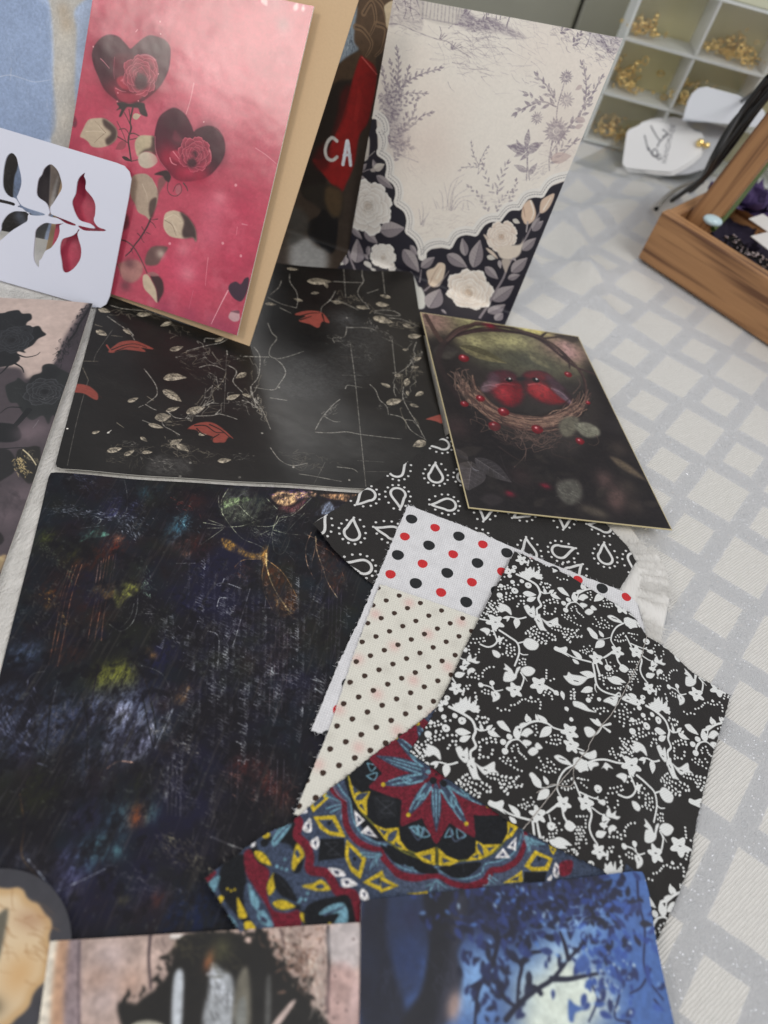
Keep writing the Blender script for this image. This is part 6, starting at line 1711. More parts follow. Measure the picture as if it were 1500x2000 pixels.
['L',442,[0],[.6,0,1],[472,1056,174,-168],442,-1],
['L',442,[0],[.6,0,1],[474,1058,260,-61],442,-1],
['L',442,[0],[.6,0,1],[474,1060,289,55],442,-1],
['L',441,[0],[.24,0,1],[456,1081,-99,160],441,-1],
['S',443,[.98,.59,0],[.95],[453,1113,-37,55,1,-34,-41,61]],
['S',443,[.98,.59,0],[.95],[429,1097,-29,46,10,35,-26,37]],
['C',445,[.9],[1],[364,1229]],
['L',441,[0],[.24,0,1],[447,1071,-162,86],441,-1],
['S',443,[.96,.58,0],[.95],[429,1096,-59,29,17,-28,-65,32]],
['S',443,[.96,.58,0],[.95],[415,1072,-48,25,-6,33,-40,19]],
['C',445,[.88],[1],[296,1151]],
['L',441,[0],[.24,0,1],[441,1059,-200,3],441,-1],
['S',443,[.76,.38,0],[.95],[410,1060,-131,1]],
['S',443,[.76,.38,0],[.95],[412,1074,-108,-3]],
['S',443,[.75,.38,0],[.95],[408,1045,-106,6]],
['L',441,[0],[.24,0,1],[445,1047,-164,-84],441,-1],
['S',443,[.93,.56,0],[.95],[415,1045,-59,-32,31,0,-63,-35]],
['S',443,[.93,.56,0],[.95],[424,1022,-49,-25,-29,11,-38,-22]],
['C',445,[.82],[1],[292,969]],
['L',441,[0],[.24,0,1],[460,1036,-62,-153],441,-1],
['S',443,[.91,.55,0],[.95],[439,1015,-20,-56,22,20,-23,-60]],
['S',443,[.91,.55,0],[.95],[461,1008,-19,-46,-27,-12,-12,-37]],
['C',445,[.8],[1],[402,893]],
['L',441,[0],[.24,0,1],[475,1033,35,-169],441,-1],
['S',443,[.73,.36,0],[.95],[480,1006,23,-111]],
['S',443,[.73,.36,0],[.95],[467,1002,24,-90]],
['S',443,[.73,.37,0],[.95],[493,1010,15,-93]],
['L',441,[0],[.24,0,1],[488,1040,130,-125],441,-1],
['S',443,[.92,.55,0],[.95],[499,1010,48,-44,-8,32,52,-47]],
['S',443,[.92,.55,0],[.95],[519,1031,39,-38,-3,-34,32,-28]],
['C',445,[.81],[1],[609,924]],
['L',441,[0],[.24,0,1],[497,1052,194,-45],441,-1],
['S',443,[.93,.56,0],[.95],[523,1031,70,-14,-24,24,77,-15]],
['S',443,[.94,.56,0],[.95],[533,1060,58,-14,13,-32,47,-8]],
['C',445,[.84],[1],[677,1010]],
['L',441,[0],[.24,0,1],[500,1065,214,41],441,-1],
['S',443,[.76,.38,0],[.95],[533,1071,140,27]],
['S',443,[.76,.38,0],[.95],[534,1056,114,27]],
['S',443,[.77,.38,0],[.95],[532,1086,115,17]],
['C',440,[1.31],[1],[464,1036,39,2]],
['C',443,[.94],[1],[440,1061]],
]),
'floral':dict(o=[0.0,0.0,0.0076],d=[1.0,0.0,0.0],u=[0.0,1.0,0.0],s=[[62.6,217.2,88.8,214.1,119.6,203.4,126.2,194.3,143.9,188.5,166.3,180.3],[166.3,180.3,158.7,154.7,150.2,122.6,145.6,102.4,140.6,89.6,133.4,74.5],[133.4,74.5,111.7,91.3,93.6,93.8,74.0,98.2,55.6,104.4,35.7,110.8],[35.7,110.8,40.4,124.7,45.4,144.0,48.1,159.2,54.1,184.6,62.6,217.2]],ops=[
['S',457,[1.14,.97,0],[1],[651,2050,50,-9,45,-16,21,-36,-4,-33,15,-29,-16,-27,6,-29]],
['L',457,[0],[.55,0,1],[695,2046,-35,20],457,-1],
['L',457,[0],[.55,0,1],[704,2056,5,59],457,-1],
['L',457,[0],[.55,0,1],[731,2066,43,10],457,-1],
['L',457,[0],[.55,0,1],[725,2064,29,38],457,-1],
['P',457,[.12],[1,1],[687,2046,-17,24,15,12,3,21,24,-17,13,35,9,-34,32,6,-8,-29,-32,-3,-19,-23]],
['S',457,[.81,.58,0],[1],[771,1997,16,-3,26,13]],
['L',457,[0],[.5,0,1],[793,1993,-11,31],457,-1],
['L',457,[0],[.5,0,1],[808,2005,22,27],457,-1],
['L',457,[0],[.5,0,1],[814,2000,49,-7],457,-1],
['L',457,[0],[.5,0,1],[829,2006,12,18],457,-1],
['L',457,[0],[.5,0,1],[691,1961,61,13],457,-1],
['L',457,[0],[.5,0,1],[714,1928,39,34],457,-1],
['S',457,[.58,.29,0],[1],[813,2007,17,-7,33,-7]],
['P',457,[.11],[1,1],[704,1897,17,12,13,-14,14,18,12,-45,-11,-16,-22,10,-12,14]],
['P',457,[.11],[1,1],[760,1850,25,15,19,-41,15,-16,-18,-3,-15,0]],
['P',457,[.11],[1,1],[785,1865,32,-7,39,33,8,-28,14,-9,-29,-8,-24,-15]],
['P',457,[.11],[1,1],[760,1868,20,14,1,-36,-23,-3]],
['S',458,[.39,.39,0],[1],[734,1871,8,0]],
['S',458,[.39,.39,0],[1],[771,1848,8,-6]],
['S',458,[.39,.39,0],[1],[823,1849,10,0]],
['S',457,[.77,.55,0],[1],[719,1844,-30,-18,-36,-3,-24,-15]],
['P',457,[.11],[1,1],[657,1833,-9,30,-18,12,-21,2,-15,-3,7,-16,-14,-14,23,-13,19,13]],
['L',457,[0],[.6,0,1],[684,1828,1,-53],457,-1],
['L',457,[0],[.4,0,1],[653,1823,-34,-19],457,-1],
['L',457,[0],[.4,0,1],[648,1821,-7,-27],457,-1],
['Q',457,[4.21],[.2],[592,1774]],
['S',458,[.43,.43,0],[1],[590,1773,6,2]],
['S',457,[.89,.74,0],[1],[615,1741,46,-16,38,-18,13,-44,-11,-65]],
['S',457,[.64,.64,0],[1],[704,1709,28,18]],
['P',457,[.11],[1,1],[723,1718,12,25,26,6,29,-15,-7,-29,-26,-12,-22,7]],
['S',457,[.63,.42,0],[1],[714,1664,16,-3,19,7]],
['L',457,[0],[.6,0,1],[493,1542,27,1],457,-1],
['L',457,[0],[.6,0,1],[495,1529,0,30],457,-1],
['L',457,[0],[.6,0,1],[478,1515,34,1],457,-1],
['L',457,[0],[.6,0,1],[469,1469,37,26],457,-1],
['L',457,[0],[.6,0,1],[472,1465,5,28],457,-1],
['P',457,[.1],[1,1],[705,1561,-15,17,-32,16,5,-15,-6,-12,20,-4,-13,-10,0,-38,29,5,21,23,3,23,10,36,-16,-11]],
['P',457,[.1],[1,1],[735,1577,-7,14,18,20,24,6,19,-10,-10,-25,-23,-14]],
['S',457,[.7,.7,0],[1],[730,1576,15,-22,-5,-39]],
['S',457,[.5,.25,0],[1],[744,1564,17,-18]],
['Q',457,[3.56],[.5],[714,1489]],
['Q',457,[4.03],[.1],[812,1546]],
['S',458,[.4,.4,0],[1],[711,1490,7,2]],
['S',458,[.4,.4,0],[1],[810,1547,6,1]],
['S',457,[.8,1.1,0],[1],[842,1550,31,-11,18,-10]],
['C',457,[1.1],[1],[884,1535]],
['S',457,[.59,.49,0],[1],[574,1466,38,3,26,-10,27,14]],
['C',457,[1.08],[1],[619,1489,-43,-24]],
['S',457,[.59,.59,0],[1],[617,1483,10,-17]],
['P',457,[.1],[1,1],[621,1443,17,16,20,-9,-1,-21,-22,-20,-4,17]],
['S',458,[.29,.29,0],[1],[637,1446,4,-7]],
['L',457,[0],[1,0,1],[786,1473,-4,14],457,-1],
['C',457,[1.04],[1],[638,2003,41,19]],
['C',457,[1.56],[1],[710,2011,-56,-50,-42,92]],
['C',458,[.29],[1],[710,2011,-56,-50,-42,92]],
['C',457,[1.04],[1],[621,2030,-30,-65]],
['L',457,[0],[.5,0,1],[906,1550,13,-37],457,-1],
['L',457,[0],[.5,0,1],[929,1487,11,-19],457,-1],
['C',457,[.51],[1],[611,1956,8,22,15,-7,13,18,18,8,-58,-30,17,-3,-33,-50,14,-11,14,34,1,-22,-24,-21,14,-7,27,22,14,11,14,15,18,7,16,4,-11,-27,13,4,-21,-23,23,9,-27,-23]],
['C',457,[.49],[1],[576,1868,-17,-10,-6,-30,14,12,-7,-24,16,15,-27,-28,19,16,22,5,-29,-29,9,58,22,-4]],
['C',457,[.47],[1],[569,1721,15,5,16,9,-21,-31,17,9,23,-3,18,1,14,-7,-25,-26,17,6,16,-3,16,-5,-46,-14,29,5,12,24,21,-21,-31,-17,16,-3,-17,-6,-14,-10,-13,-10,35,12,18,1,11,15,-17,11,10,20]],
['C',457,[.41],[1],[513,1660,14,5,14,8,14,8,-49,-43,17,6,16,9,16,11,7,5,-63,-50,5,-15,3,-16,39,19,-12,-15,10,29]],
['C',457,[.49],[1],[764,1812,-14,-14,-14,-17,-6,-16,15,11,16,14,14,12,-17,-30,15,5,14,11,16,0,22,11,-76,-42,21,1,14,11,19,-5,38,32,13,-4,-8,-18,12,2,-37,-17,-33,-6,14,-6,18,0,40,97,16,3,16,-3,15,2,21,5,20,7,-81,-29,21,-10,16,-1,20,11,15,11,-44,-37,21,2,14,11,21,6,18,9,-60,-37,13,-7]],
['C',457,[.51],[1],[795,1918,4,-17,-1,-13,15,9,18,3,12,17,1,16,-48,-2,5,30,13,8,15,9,19,0,-30,-24,18,10,16,3,-63,-20]],
['C',457,[.53],[1],[764,2066,4,-18,17,0,-21,-12,31,16,14,-2,-4,-14,-10,-7,-16,-3,-84,110,15,13,-16,-30,53,4,1,-17,-7,-9]],
['C',457,[.45],[1],[522,1517,13,-6,13,-4,13,-6,-43,-20,16,5,14,3,15,-1,15,16,-3,15,5,15,8,11,11,10,17,7,-41,-43]],
['C',457,[.44],[1],[520,1442,13,7,-20,-22,0,-16,83,39,-11,-11,25,11,-12,-15,14,2,13,12,-66,-25,7,-13,4,-13,-2,-14]],
['C',457,[.45],[1],[835,1623,1,-13,1,-14,1,-10,18,-5,14,12,-27,-59,16,-5,-19,-7,15,-2,13,-6,-32,-6,35,-6,83,70,3,-15,-11,-14,13,-1,-12,-12,15,2]],
['C',457,[.44],[1],[749,1458,-8,-11,-6,-9,-13,-12,-14,-7,55,46,13,-3,14,1,14,6,11,14,12,-22,-1,-16,-1,28,-168,-84,15,-5,16,10,16,1]],
['C',457,[.42],[1],[732,1642,10,1,-13,-18,12,4,-23,3,15,-17,12,4,-25,-3,8,283]],
['L',457,[0],[.4,0,1],[663,1333,58,-25],457,-1],
['L',457,[0],[.4,0,1],[665,1336,50,-18],457,-1],
['P',457,[.09],[1,1],[661,1330,22,14,16,-12,22,-24,-39,9]],
['S',457,[.83,.46,0],[1],[710,1245,11,25,30,17,25,-11,13,-10]],
['C',457,[1.2],[1],[697,1260,21,28]],
['C',457,[1.27],[1],[709,1226]],
['L',457,[0],[.6,0,1],[751,1287,-13,51],457,-1],
['S',457,[.64,.64,0],[1],[710,1231,4,22,11,18]],
['S',457,[.75,.56,0],[1],[751,1287,5,20,4,26]],
['S',457,[1.05,.67,0],[1],[745,1336,20,11,28,26,31,16,38,2,25,-9,38,0]],
['L',457,[0],[.5,0,1],[779,1369,-4,36],457,-1],
['L',457,[0],[.5,0,1],[797,1375,-26,26],457,-1],
['L',457,[0],[.5,0,1],[824,1389,-14,27],457,-1],
['L',457,[0],[.5,0,1],[862,1391,-45,25],457,-1],
['L',457,[0],[.5,0,1],[878,1382,-42,-58],457,-1],
['P',457,[.09],[1,1],[751,1350,17,15,12,-3,-20,-29]],
['P',457,[.09],[1,1],[760,1309,13,28,18,11,18,-11,-15,-17,-8,-12,-14,0]],
['P',457,[.09],[1,1],[770,1286,13,11,23,-2,-3,-13,-17,-10]],
['P',457,[.09],[1,1],[797,1256,16,20,19,-1,4,-13,-19,-20,-17,4]],
['P',457,[.09],[1,1],[821,1288,10,13,21,-15,-15,-12,-12,3]],
['Q',457,[3.73],[.3],[953,1386]],
['Q',457,[3.38],[.8],[965,1334]],
['S',458,[.33,.33,0],[1],[952,1384,6,0]],
['S',458,[.33,.33,0],[1],[957,1337,7,0]],
['S',457,[.75,.47,0],[1],[986,1329,29,-2]],
['P',457,[.09],[1,1],[1016,1306,-20,12,37,8,28,18,6,-27,-23,-16]],
['P',457,[.09],[1,1],[976,1279,13,13,28,0,20,-22,-13,-22,-27,-4,-15,9]],
['Q',457,[3.22],[.4],[1009,1268]],
['S',457,[.76,.58,0],[1],[975,1255,-28,-27,-17,-33,-8,-34,3,-21,23,-28]],
['P',457,[.09],[1,1],[900,1266,20,14,33,-9,20,-16,-27,-5,-24,2]],
['S',458,[.37,.37,0],[1],[921,1266,23,0]],
['L',457,[0],[.55,0,1],[861,1131,-45,42],457,-1],
['L',457,[0],[.55,0,1],[888,1151,-23,28],457,-1],
['L',457,[0],[.55,0,1],[892,1134,-40,-51],457,-1],
['P',457,[.09],[1,1],[812,1163,7,15,19,-7,14,-18,11,-23,-26,14]],
['S',457,[.35,.35,0],[1],[861,1131,26,10,30,19]],
['Q',457,[3.21],[.1],[951,1100]],
['S',458,[.35,.35,0],[1],[950,1099,6,0]],
['Q',457,[3.39],[.6],[860,1032]],
['S',458,[.34,.34,0],[1],[860,1032,6,0]],
['S',457,[.94,.77,0],[1],[928,1088,-20,-23,-16,-17]],
['S',457,[.84,.59,0],[1],[835,1004,-44,-2,-35,1,-27,8]],
['P',457,[.08],[1,1],[676,1011,2,18,22,0,24,14,8,-10,-3,-22,15,-13,-32,7]],
['L',457,[0],[.45,0,1],[797,1008,-49,27],457,-1],
['P',457,[.08],[1,1],[757,994,22,-2,7,-14,-18,-1]],
['S',457,[.75,1.08,0],[1],[861,1001,7,-23,9,-22]],
['S',457,[.51,.51,0],[1],[901,1042,9,-23]],
['C',457,[1.51],[1],[913,1006]],
['C',458,[.21],[1],[914,1005]],
['S',457,[.77,.6,0],[1],[950,1083,7,-32,19,-12]],
['P',457,[.08],[1,1],[964,1027,12,19,24,-8,3,-11,-14,-17,-20,2]],
['L',457,[0],[.4,0,1],[930,968,65,-5],457,-1],
['C',457,[.41],[1],[694,1193,13,9,18,1,24,10,-42,-27,15,7,13,2,22,7,-38,-21,18,-1,15,-5,14,-4,16,0,-45,64,-4,10,6,12,13,9,6,-13,3,-10,6,-6,7,-4,10,-4,8,-7]],
['C',457,[.42],[1],[879,1343,16,10,13,4,15,-2,-38,-25,14,5,13,6,-30,-26,13,2,12,1,13,10,-55,-14,54,27,-115,19,13,9,2,-14,6,-13,-6,-14]],
['C',457,[.41],[1],[842,1243,32,6,-24,-17,11,-11,17,15,13,6,-54,-40,17,-4,12,13,25,6,12,18,8,-14,14,2,-55,-26,16,2,24,8,-35,12,24,-11]],
['C',457,[.38],[1],[575,1090,-9,-14,-9,-11,-11,-12,18,-1,14,19,14,0,-15,-19,12,8,15,-9,14,-2,-48,-6,17,-8,15,-8,16,-4,17,3,4,58,20,-1,14,-6,4,-12,-14,-11,-14,7,-12,7,-7,-28]],
['C',457,[.39],[1],[657,1111,9,14,15,3,13,2,18,1,16,3,-57,-25,15,1,13,2,16,2,13,4,13,13,13,-9,10,12,9,14,-61,-50,13,6,14,-6,13,4,10,11,13,0,15,9,-72,-33,13,-9,11,-5]],
['C',457,[.39],[1],[801,1069,27,15,-31,-36,-11,-5,21,11,10,9,23,9,-40,-33,13,-1,12,15,12,8,-21,-13,135,136,13,8,13,13,-34,-33,-3,-16,14,-3,12,9,11,5,27,47,13,0,-30,-24]],
['C',457,[.38],[1],[923,1036,19,-11,-17,-9,28,-11,-17,-7,-27,-20,13,4,12,6,-21,-21,12,5,-36,-12,14,-4,11,-1,-21,-6,112,120,15,5,-89,-67,72,24,7,-10,11,7,-16,-21,15,4,-10,-15,-1,-23,12,18]],
['C',457,[.37],[1],[959,924,13,8,12,9,12,8,9,-7,8,6,10,15,-5,-21,-20,-14]],
['S',457,[.83,.73,0],[1],[1029,1281,36,24,37,13,42,2,42,2,18,-36,17,-31,6,-19,-14,-25,-23,-14,-30,2]],
['P',457,[.09],[1,1],[1034,1283,36,16,8,-11,-20,-14,-9,-16]],
['P',457,[.09],[1,1],[1094,1288,9,19,14,-2,19,-13,-19,-1,-4,-13,-14,7,-11,-8]],
['P',457,[.09],[1,1],[1148,1268,21,18,23,-4,-8,-30,-14,9]],
['L',457,[0],[.6,0,1],[1227,1239,24,27],457,-1],
['L',457,[0],[.6,0,1],[1231,1245,19,-7],457,-1],
['P',457,[.09],[1,1],[1214,1190,19,4,19,-12,-7,-18,-21,3]],
['S',457,[.62,.8,0],[1],[987,1195,15,-27,11,-19]],
['S',457,[.71,.53,0],[1],[1012,1162,29,-4,32,-1,9,9]],
['C',457,[1.53],[1],[1081,1197]],
['C',458,[.27],[1],[1081,1191]],
['P',457,[.09],[1,1],[1083,1149,22,15,9,-10,-8,-13]],
['S',457,[.53,.71,0],[1],[1073,1159,23,-6]],
['Q',457,[3.42],[.9],[1038,1129]],
['S',458,[.35,.35,0],[1],[1034,1127,7,1]],
['S',457,[.81,.64,0],[1],[1056,1110,5,-20,-6,-40,10,-30,24,-26]],
['S',457,[.61,.43,0],[1],[1062,1119,27,-11,18,-4,-3,-18,8,-27]],
['P',457,[.09],[1,1],[1116,1116,12,25,10,-19,17,16,-1,-19,18,1,-11,-14,-22,-1,-18,-1]],
['P',457,[.09],[1,1],[1109,1075,21,19,-12,-25,-6,-18]],
['P',457,[.09],[1,1],[1127,1064,17,18,16,-8,-19,-19,-6,-14]],
['Q',457,[2.9],[.2],[1096,972]],
['S',458,[.33,.33,0],[1],[1096,970,5,0]],
['S',457,[.6,.86,0],[1],[948,1082,7,-24,15,-21]],
['P',457,[.08],[1,1],[962,1022,11,23,23,-4,5,-11,-12,-16,-22,2]],
['C',457,[1.13],[1],[1069,921,-3,-21]],
['C',458,[.24],[1],[1071,922]],
['P',457,[.08],[1,1],[1005,914,17,9,19,-7,-5,-21,-17,7]],
['C',457,[.38],[1],[1005,1070,13,4,13,4,13,4,-4,-15,1,-12,1,-13,-28,-8,13,4,-19,-16,13,2,13,4,-18,-16,12,3,11,6,-14,-17,10,3,-24,-19,17,5,17,5,-35,-25,10,5,28,8,-35,37]],
['C',457,[.36],[1],[999,1212,14,2,13,2,14,2,-26,-19,12,-6,11,-5,-73,2,11,10,-17,-23,-7,-18,14,-3,13,9,10,8]],
['C',457,[.43],[1],[1117,1357,11,15,5,-12,-11,-13,16,2,14,7,14,12,5,13,-12,4,3,-33,9,3,-27,-16,14,-7,-1,91,8,-9,11,13,17,-7,10,18,5,-11,9,1,-4,-14,-29,-6,-9,-11,-5,6,31,3,17,8,-24,-23,19,6,-11,-15,-17,9,28,-6,-16,-14,12,-4]],
['S',457,[.88,.78,0],[1],[1026,1718,11,-46,9,-41,17,-21,25,-8,30,0,30,3]],
['P',457,[.1],[1,1],[907,1618,14,8,6,19,16,-7,37,6,28,-2,-20,-34,-24,-15,-30,2]],
['S',458,[.41,.41,0],[1],[953,1612,17,1]],
['L',457,[0],[.5,0,1],[1040,1664,-66,-6],457,-1],
['L',457,[0],[.5,0,1],[1033,1605,-48,-35],457,-1],
['S',457,[.62,.26,0],[1],[1042,1624,1,-21,8,-13]],
['S',457,[.73,.73,0],[1],[1001,1637,36,29]],
['P',457,[.1],[1,1],[1080,1560,21,24,37,18,5,-10,-11,-38,-27,4]],
['P',457,[.1],[1,1],[1158,1597,22,26,28,-7,11,-9,4,-16,-30,0]],
['S',458,[.36,.36,0],[1],[1109,1583,10,-2]],
['S',458,[.36,.36,0],[1],[1180,1604,10,1]],
['S',457,[.72,.51,0],[1],[1128,1600,19,22,6,-14]],
['P',457,[.1],[1,1],[957,1521,31,5,20,-6,18,-12,30,-6,-24,-5,-22,-2,-29,3,-20,3]],
['C',457,[1.11],[1],[1019,1545]],
['C',457,[.89],[1],[1063,1563,-130,-84,23,-39]],
['S',457,[.49,1.08,0],[1],[1081,1451,-21,20]],
['S',457,[.49,1.08,0],[1],[1081,1451,33,20]],
['S',457,[.49,1.17,0],[1],[1083,1450,30,-12]],
['L',457,[0],[.4,0,1],[1081,1451,-52,17],457,-1],
['S',457,[.68,.48,0],[1],[1081,1451,-13,-30,-18,-21]],
['P',457,[.1],[1,1],[1010,1421,23,11,25,-15,-17,-25,-19,-1]],
['C',457,[1.37],[1],[1207,1469]],
['C',458,[.25],[1],[1209,1467]],
['L',457,[0],[.42,0,1],[1092,1672,69,-7],457,-1],
['C',457,[.45],[1],[955,1573,-11,-14,17,3,-13,-18,12,4,-13,-20,14,5,68,55,6,-14,-17,-9,13,-6,12,-43,15,2,14,8,14,5,16,-8,-17,-6,-14,-16,-20,7]],
['C',457,[.47],[1],[1085,1669,-9,-17,3,-15,16,-14,17,9,15,2,15,8,10,-2,-95,28,13,7,-10,-20,126,13,11,-13,-17,-30,27,10]],
['C',457,[.45],[1],[1131,1530,17,11,17,3,17,13,17,-7,15,21,-63,-45,17,3,17,14,-53,-33,21,2,18,-2,14,15,-33,-32,19,-1,-2,-13,26,31,15,-8,-14,-9,39,-8,0,-15,19,27,-2,-16,-14,-25,-59,124,-20,-7,13,-9]],
]),
'blueforest':dict(o=[0.0,0.0,0.0085],d=[1.0,0.0,0.0],u=[0.0,1.0,0.0],s=[[30.7,58.4,124.4,94.3],[124.4,94.3,126.7,87.8,130.1,73.4,138.5,44.1],[138.5,44.1,42.4,11.5],[42.4,11.5,30.7,58.4]],ops=[
['B',459,[13.98,13.98],[.9,0],[1179,819]],
['B',459,[13.26,13.26],[.9,0],[1168,681]],
['B',459,[13.06,13.06],[.9,0],[1259,642]],
['B',459,[13.32,13.32],[.9,0],[1092,693]],
['B',459,[12.39,12.39],[.9,0],[1225,510]],
['B',460,[7.48,7.48],[.8,0],[969,614]],
['B',460,[7.16,7.16],[.8,0],[892,507]],
['B',460,[7.82,7.82],[.8,0],[1051,729]],
['B',460,[7.13,7.13],[.8,0],[720,497]],
['B',460,[6.91,6.91],[.8,0],[704,421]],
['B',461,[8.65,6.65],[1,0],[1004,561]],
['B',461,[8.44,6.49],[1,0],[1045,499]],
['B',461,[8.38,6.45],[1,0],[938,483]],
['B',461,[8.26,6.35],[1,0],[984,448]],
['B',461,[8.54,6.57],[1,0],[1071,530]],
['B',461,[8.1,6.23],[1,0],[932,400]],
['B',461,[8.09,6.23],[1,0],[1017,399]],
['B',462,[9.17,9.17],[.9,0],[354,522]],
['B',462,[8.52,8.52],[.9,0],[372,345]],
['B',462,[9.54,9.54],[.9,0],[589,619]],
['B',462,[9.78,9.78],[.9,0],[767,682]],
['B',462,[9.79,9.79],[.9,0],[660,686]],
['B',462,[9.98,9.98],[.9,0],[836,736]],
['B',462,[10.33,10.33],[.9,0],[982,826]],
['B',463,[5.06,6.96],[.9,0],[503,439]],
['B',463,[5.15,7.09],[.9,0],[479,481]],
['P',464,[1.53],[.5,1],[367,643,143,34,64,-94,-30,-103,2,-77,-39,-45,40,-57,-128,-33,-7,111]],
['P',465,[.91],[1,1],[506,663,134,51,15,-128,-12,-60,28,-78,-39,-125,-124,-32,40,101,4,84,-10,85]],
['P',466,[1.3],[.6,1],[598,655,45,40,12,-109,-11,-66,27,-72,-22,-110,-37,-20,5,116,3,98]],
['P',467,[1.13],[.8,1],[315,588,73,34,13,-87,55,-109,56,-90,5,-54,-120,-31]],
['X',468,[6.92,.38],[40,141,.35],[408,537,80,-218]],
['X',469,[6.87,.37],[40,142,.4],[604,466,72,-121]],
['B',470,[2.09,3.07],[.8,0],[657,369]],
['B',470,[2.11,3.1],[.8,0],[660,392]],
['B',471,[4.03,4.03],[.8,0],[478,582]],
['S',472,[1.68,.78,0],[1],[747,611,19,-27,-7,-58,-21,-48,-13,-51,5,-79]],
['S',472,[1.78,.82,0],[1],[779,594,39,43,35,17]],
['S',472,[1.7,.79,0],[1],[771,599,42,-40,39,-14,-2,-49,2,-71]],
['S',472,[1.74,.8,0],[1],[852,545,24,38,36,16]],
['S',472,[1.72,.79,0],[1],[822,388,35,50,45,47,53,45,33,45,19,31,42,49,13,30]],
['S',472,[1.73,.8,0],[1],[955,533,57,15,50,22,43,18]],
['S',472,[1.79,.82,0],[1],[1007,606,-18,39,-17,28]],
['S',472,[1.65,.76,0],[1],[790,462,25,-23,44,-12]],
['S',472,[1.68,.78,0],[1],[923,485,-22,12,-14,-10]],
['S',472,[1.66,.77,0],[1],[752,481,-51,-37]],
['S',473,[.85,.57,0],[1],[1224,903,9,-69,25,-75,1,-104,23,-45,44,-37]],
['S',473,[.79,.52,0],[1],[1075,592,17,-44,17,-32,-25,-66]],
['S',473,[.81,.54,0],[1],[1282,648,-30,-58,-36,-28]],
['S',473,[.8,.53,0],[1],[1297,565,29,-22]],
['S',473,[.78,.52,0],[1],[1180,547,-12,-63,50,1]],
['G',474,[12.94,7.34,2.1,5.18,.21],[300,701,.5,.95],[781,687],475,476,477],
['G',474,[11.71,5.86,2.05,5.12,.22],[230,702,.5,.95],[1046,806],475,476,477],
['G',478,[6.15,8.88,1.91,4.51,.27],[120,703,.5,.95],[1155,627],479,480],
['G',474,[3.85,4.17,1.8,3.85,.19],[60,704,.5,.95],[760,472],475],
['G',481,[16.28,7.08,1.13,2.83,.35],[80,705,.5,.7],[915,717],482,483],
['G',484,[4.03,6.05,.54,1.34,.13],[34,706,.9,.8],[1142,585],485],
['P',486,[.26],[1,1],[1016,492,22,-7,29,-4,-27,-19,-5,-24,-15,2]],
['P',487,[.41],[1,1],[1030,599,28,33,23,-25,-27,-33]],
['X',488,[4.42,.59],[60,143,.5],[984,806,233,38]],
['X',489,[4.98,.57],[20,144,.6],[1022,707,66,45]],
]),
'stone':dict(o=[0.0,0.0,0.0078],d=[1.0,0.0,0.0],u=[0.0,1.0,0.0],s=[[-55.1,23.0,32.1,52.3],[32.1,52.3,43.4,17.7],[43.4,17.7,-43.3,-8.4],[-43.3,-8.4,-55.1,23.0]],ops=[
['P',490,[.38],[1,1],[-553,235,27,1,85,-192,-41,-10]],
['P',491,[.63],[.9,1],[-530,235,37,10,80,-194,-34,-9]],
['P',492,[.76],[.8,1],[-500,243,30,8,95,-190,-38,-10]],
['S',493,[.76,.63,0],[.8],[-472,251,38,-79,60,-111]],
['X',494,[2.52,.57],[40,151,.5],[-487,234,94,-166]],
['B',495,[5.23,5.23],[.6,0],[-374,232]],
['B',495,[5.04,5.04],[.6,0],[-348,151]],
['B',496,[4.49,4.49],[.5,0],[-287,192]],
['B',496,[4.47,4.47],[.5,0],[-378,181]],
['S',497,[.93,.66,0],[.9],[-285,322,22,-60,36,-66]],
['X',498,[2.67,.53],[30,152,.5],[-248,306,60,-49]],
['S',499,[1.37,.96,0],[.9],[-222,333,56,15]],
['P',500,[.54],[1,1],[-248,94,1,60,38,47,16,48,-6,50,10,30,32,35,71,20,59,9,33,-25,15,46,34,-5,29,-39,37,-17,30,-19,45,-20,34,-36,36,-15,35,-16,10,-34,-549,-140]],
['P',500,[.35],[1,1],[12,418,22,6,26,-54,-19,-12]],
['G',501,[1.51,2.64,1,3.37,.12],[8,800,.45,.95],[-249,128]],
['G',501,[2.7,2.12,1.02,3.44,.13],[8,801,.45,.95],[-227,176]],
['G',501,[1.87,2.46,1.04,3.52,.13],[8,802,.45,.95],[-200,223]],
['G',501,[1.16,2.82,1.06,3.59,.13],[8,803,.45,.95],[-194,273]],
['G',501,[1.33,1.64,1.08,3.66,.14],[8,804,.45,.95],[-190,314]],
['G',501,[2.13,1.6,1.1,3.71,.14],[8,805,.45,.95],[-170,345]],
['G',501,[3.58,.73,1.11,3.75,.14],[8,806,.45,.95],[-122,375]],
['G',501,[2.96,.83,1.12,3.78,.14],[8,807,.45,.95],[-58,391]],
['G',501,[1.37,1.85,1.12,3.77,.14],[8,808,.45,.95],[-12,384]],
['G',501,[1.69,1.37,1.12,3.77,.14],[8,809,.45,.95],[15,387]],
['G',501,[1.7,.74,1.12,3.79,.14],[8,810,.45,.95],[42,401]],
['G',501,[1.05,2.32,1.12,3.77,.14],[8,811,.45,.95],[71,385]],
['G',501,[1.67,1.67,1.1,3.73,.14],[8,812,.45,.95],[103,360]],
['G',501,[1.35,1.66,1.1,3.7,.14],[8,813,.45,.95],[136,342]],
['G',501,[1.95,1.95,1.09,3.67,.14],[8,814,.45,.95],[174,323]],
['G',501,[1.32,2.54,1.07,3.63,.13],[8,815,.45,.95],[213,295]],
['G',501,[1.61,1.61,1.06,3.59,.13],[8,816,.45,.95],[248,269]],
['G',502,[4.21,4.91,.98,3.09,.07],[90,830,.3,.6],[169,399],503,504,505],
['P',506,[.62],[1,1],[-299,140,55,8,4,-40,-20,-18]],
['P',507,[.51],[1,1],[-130,124,-44,117,19,18,31,-73,17,-56]],
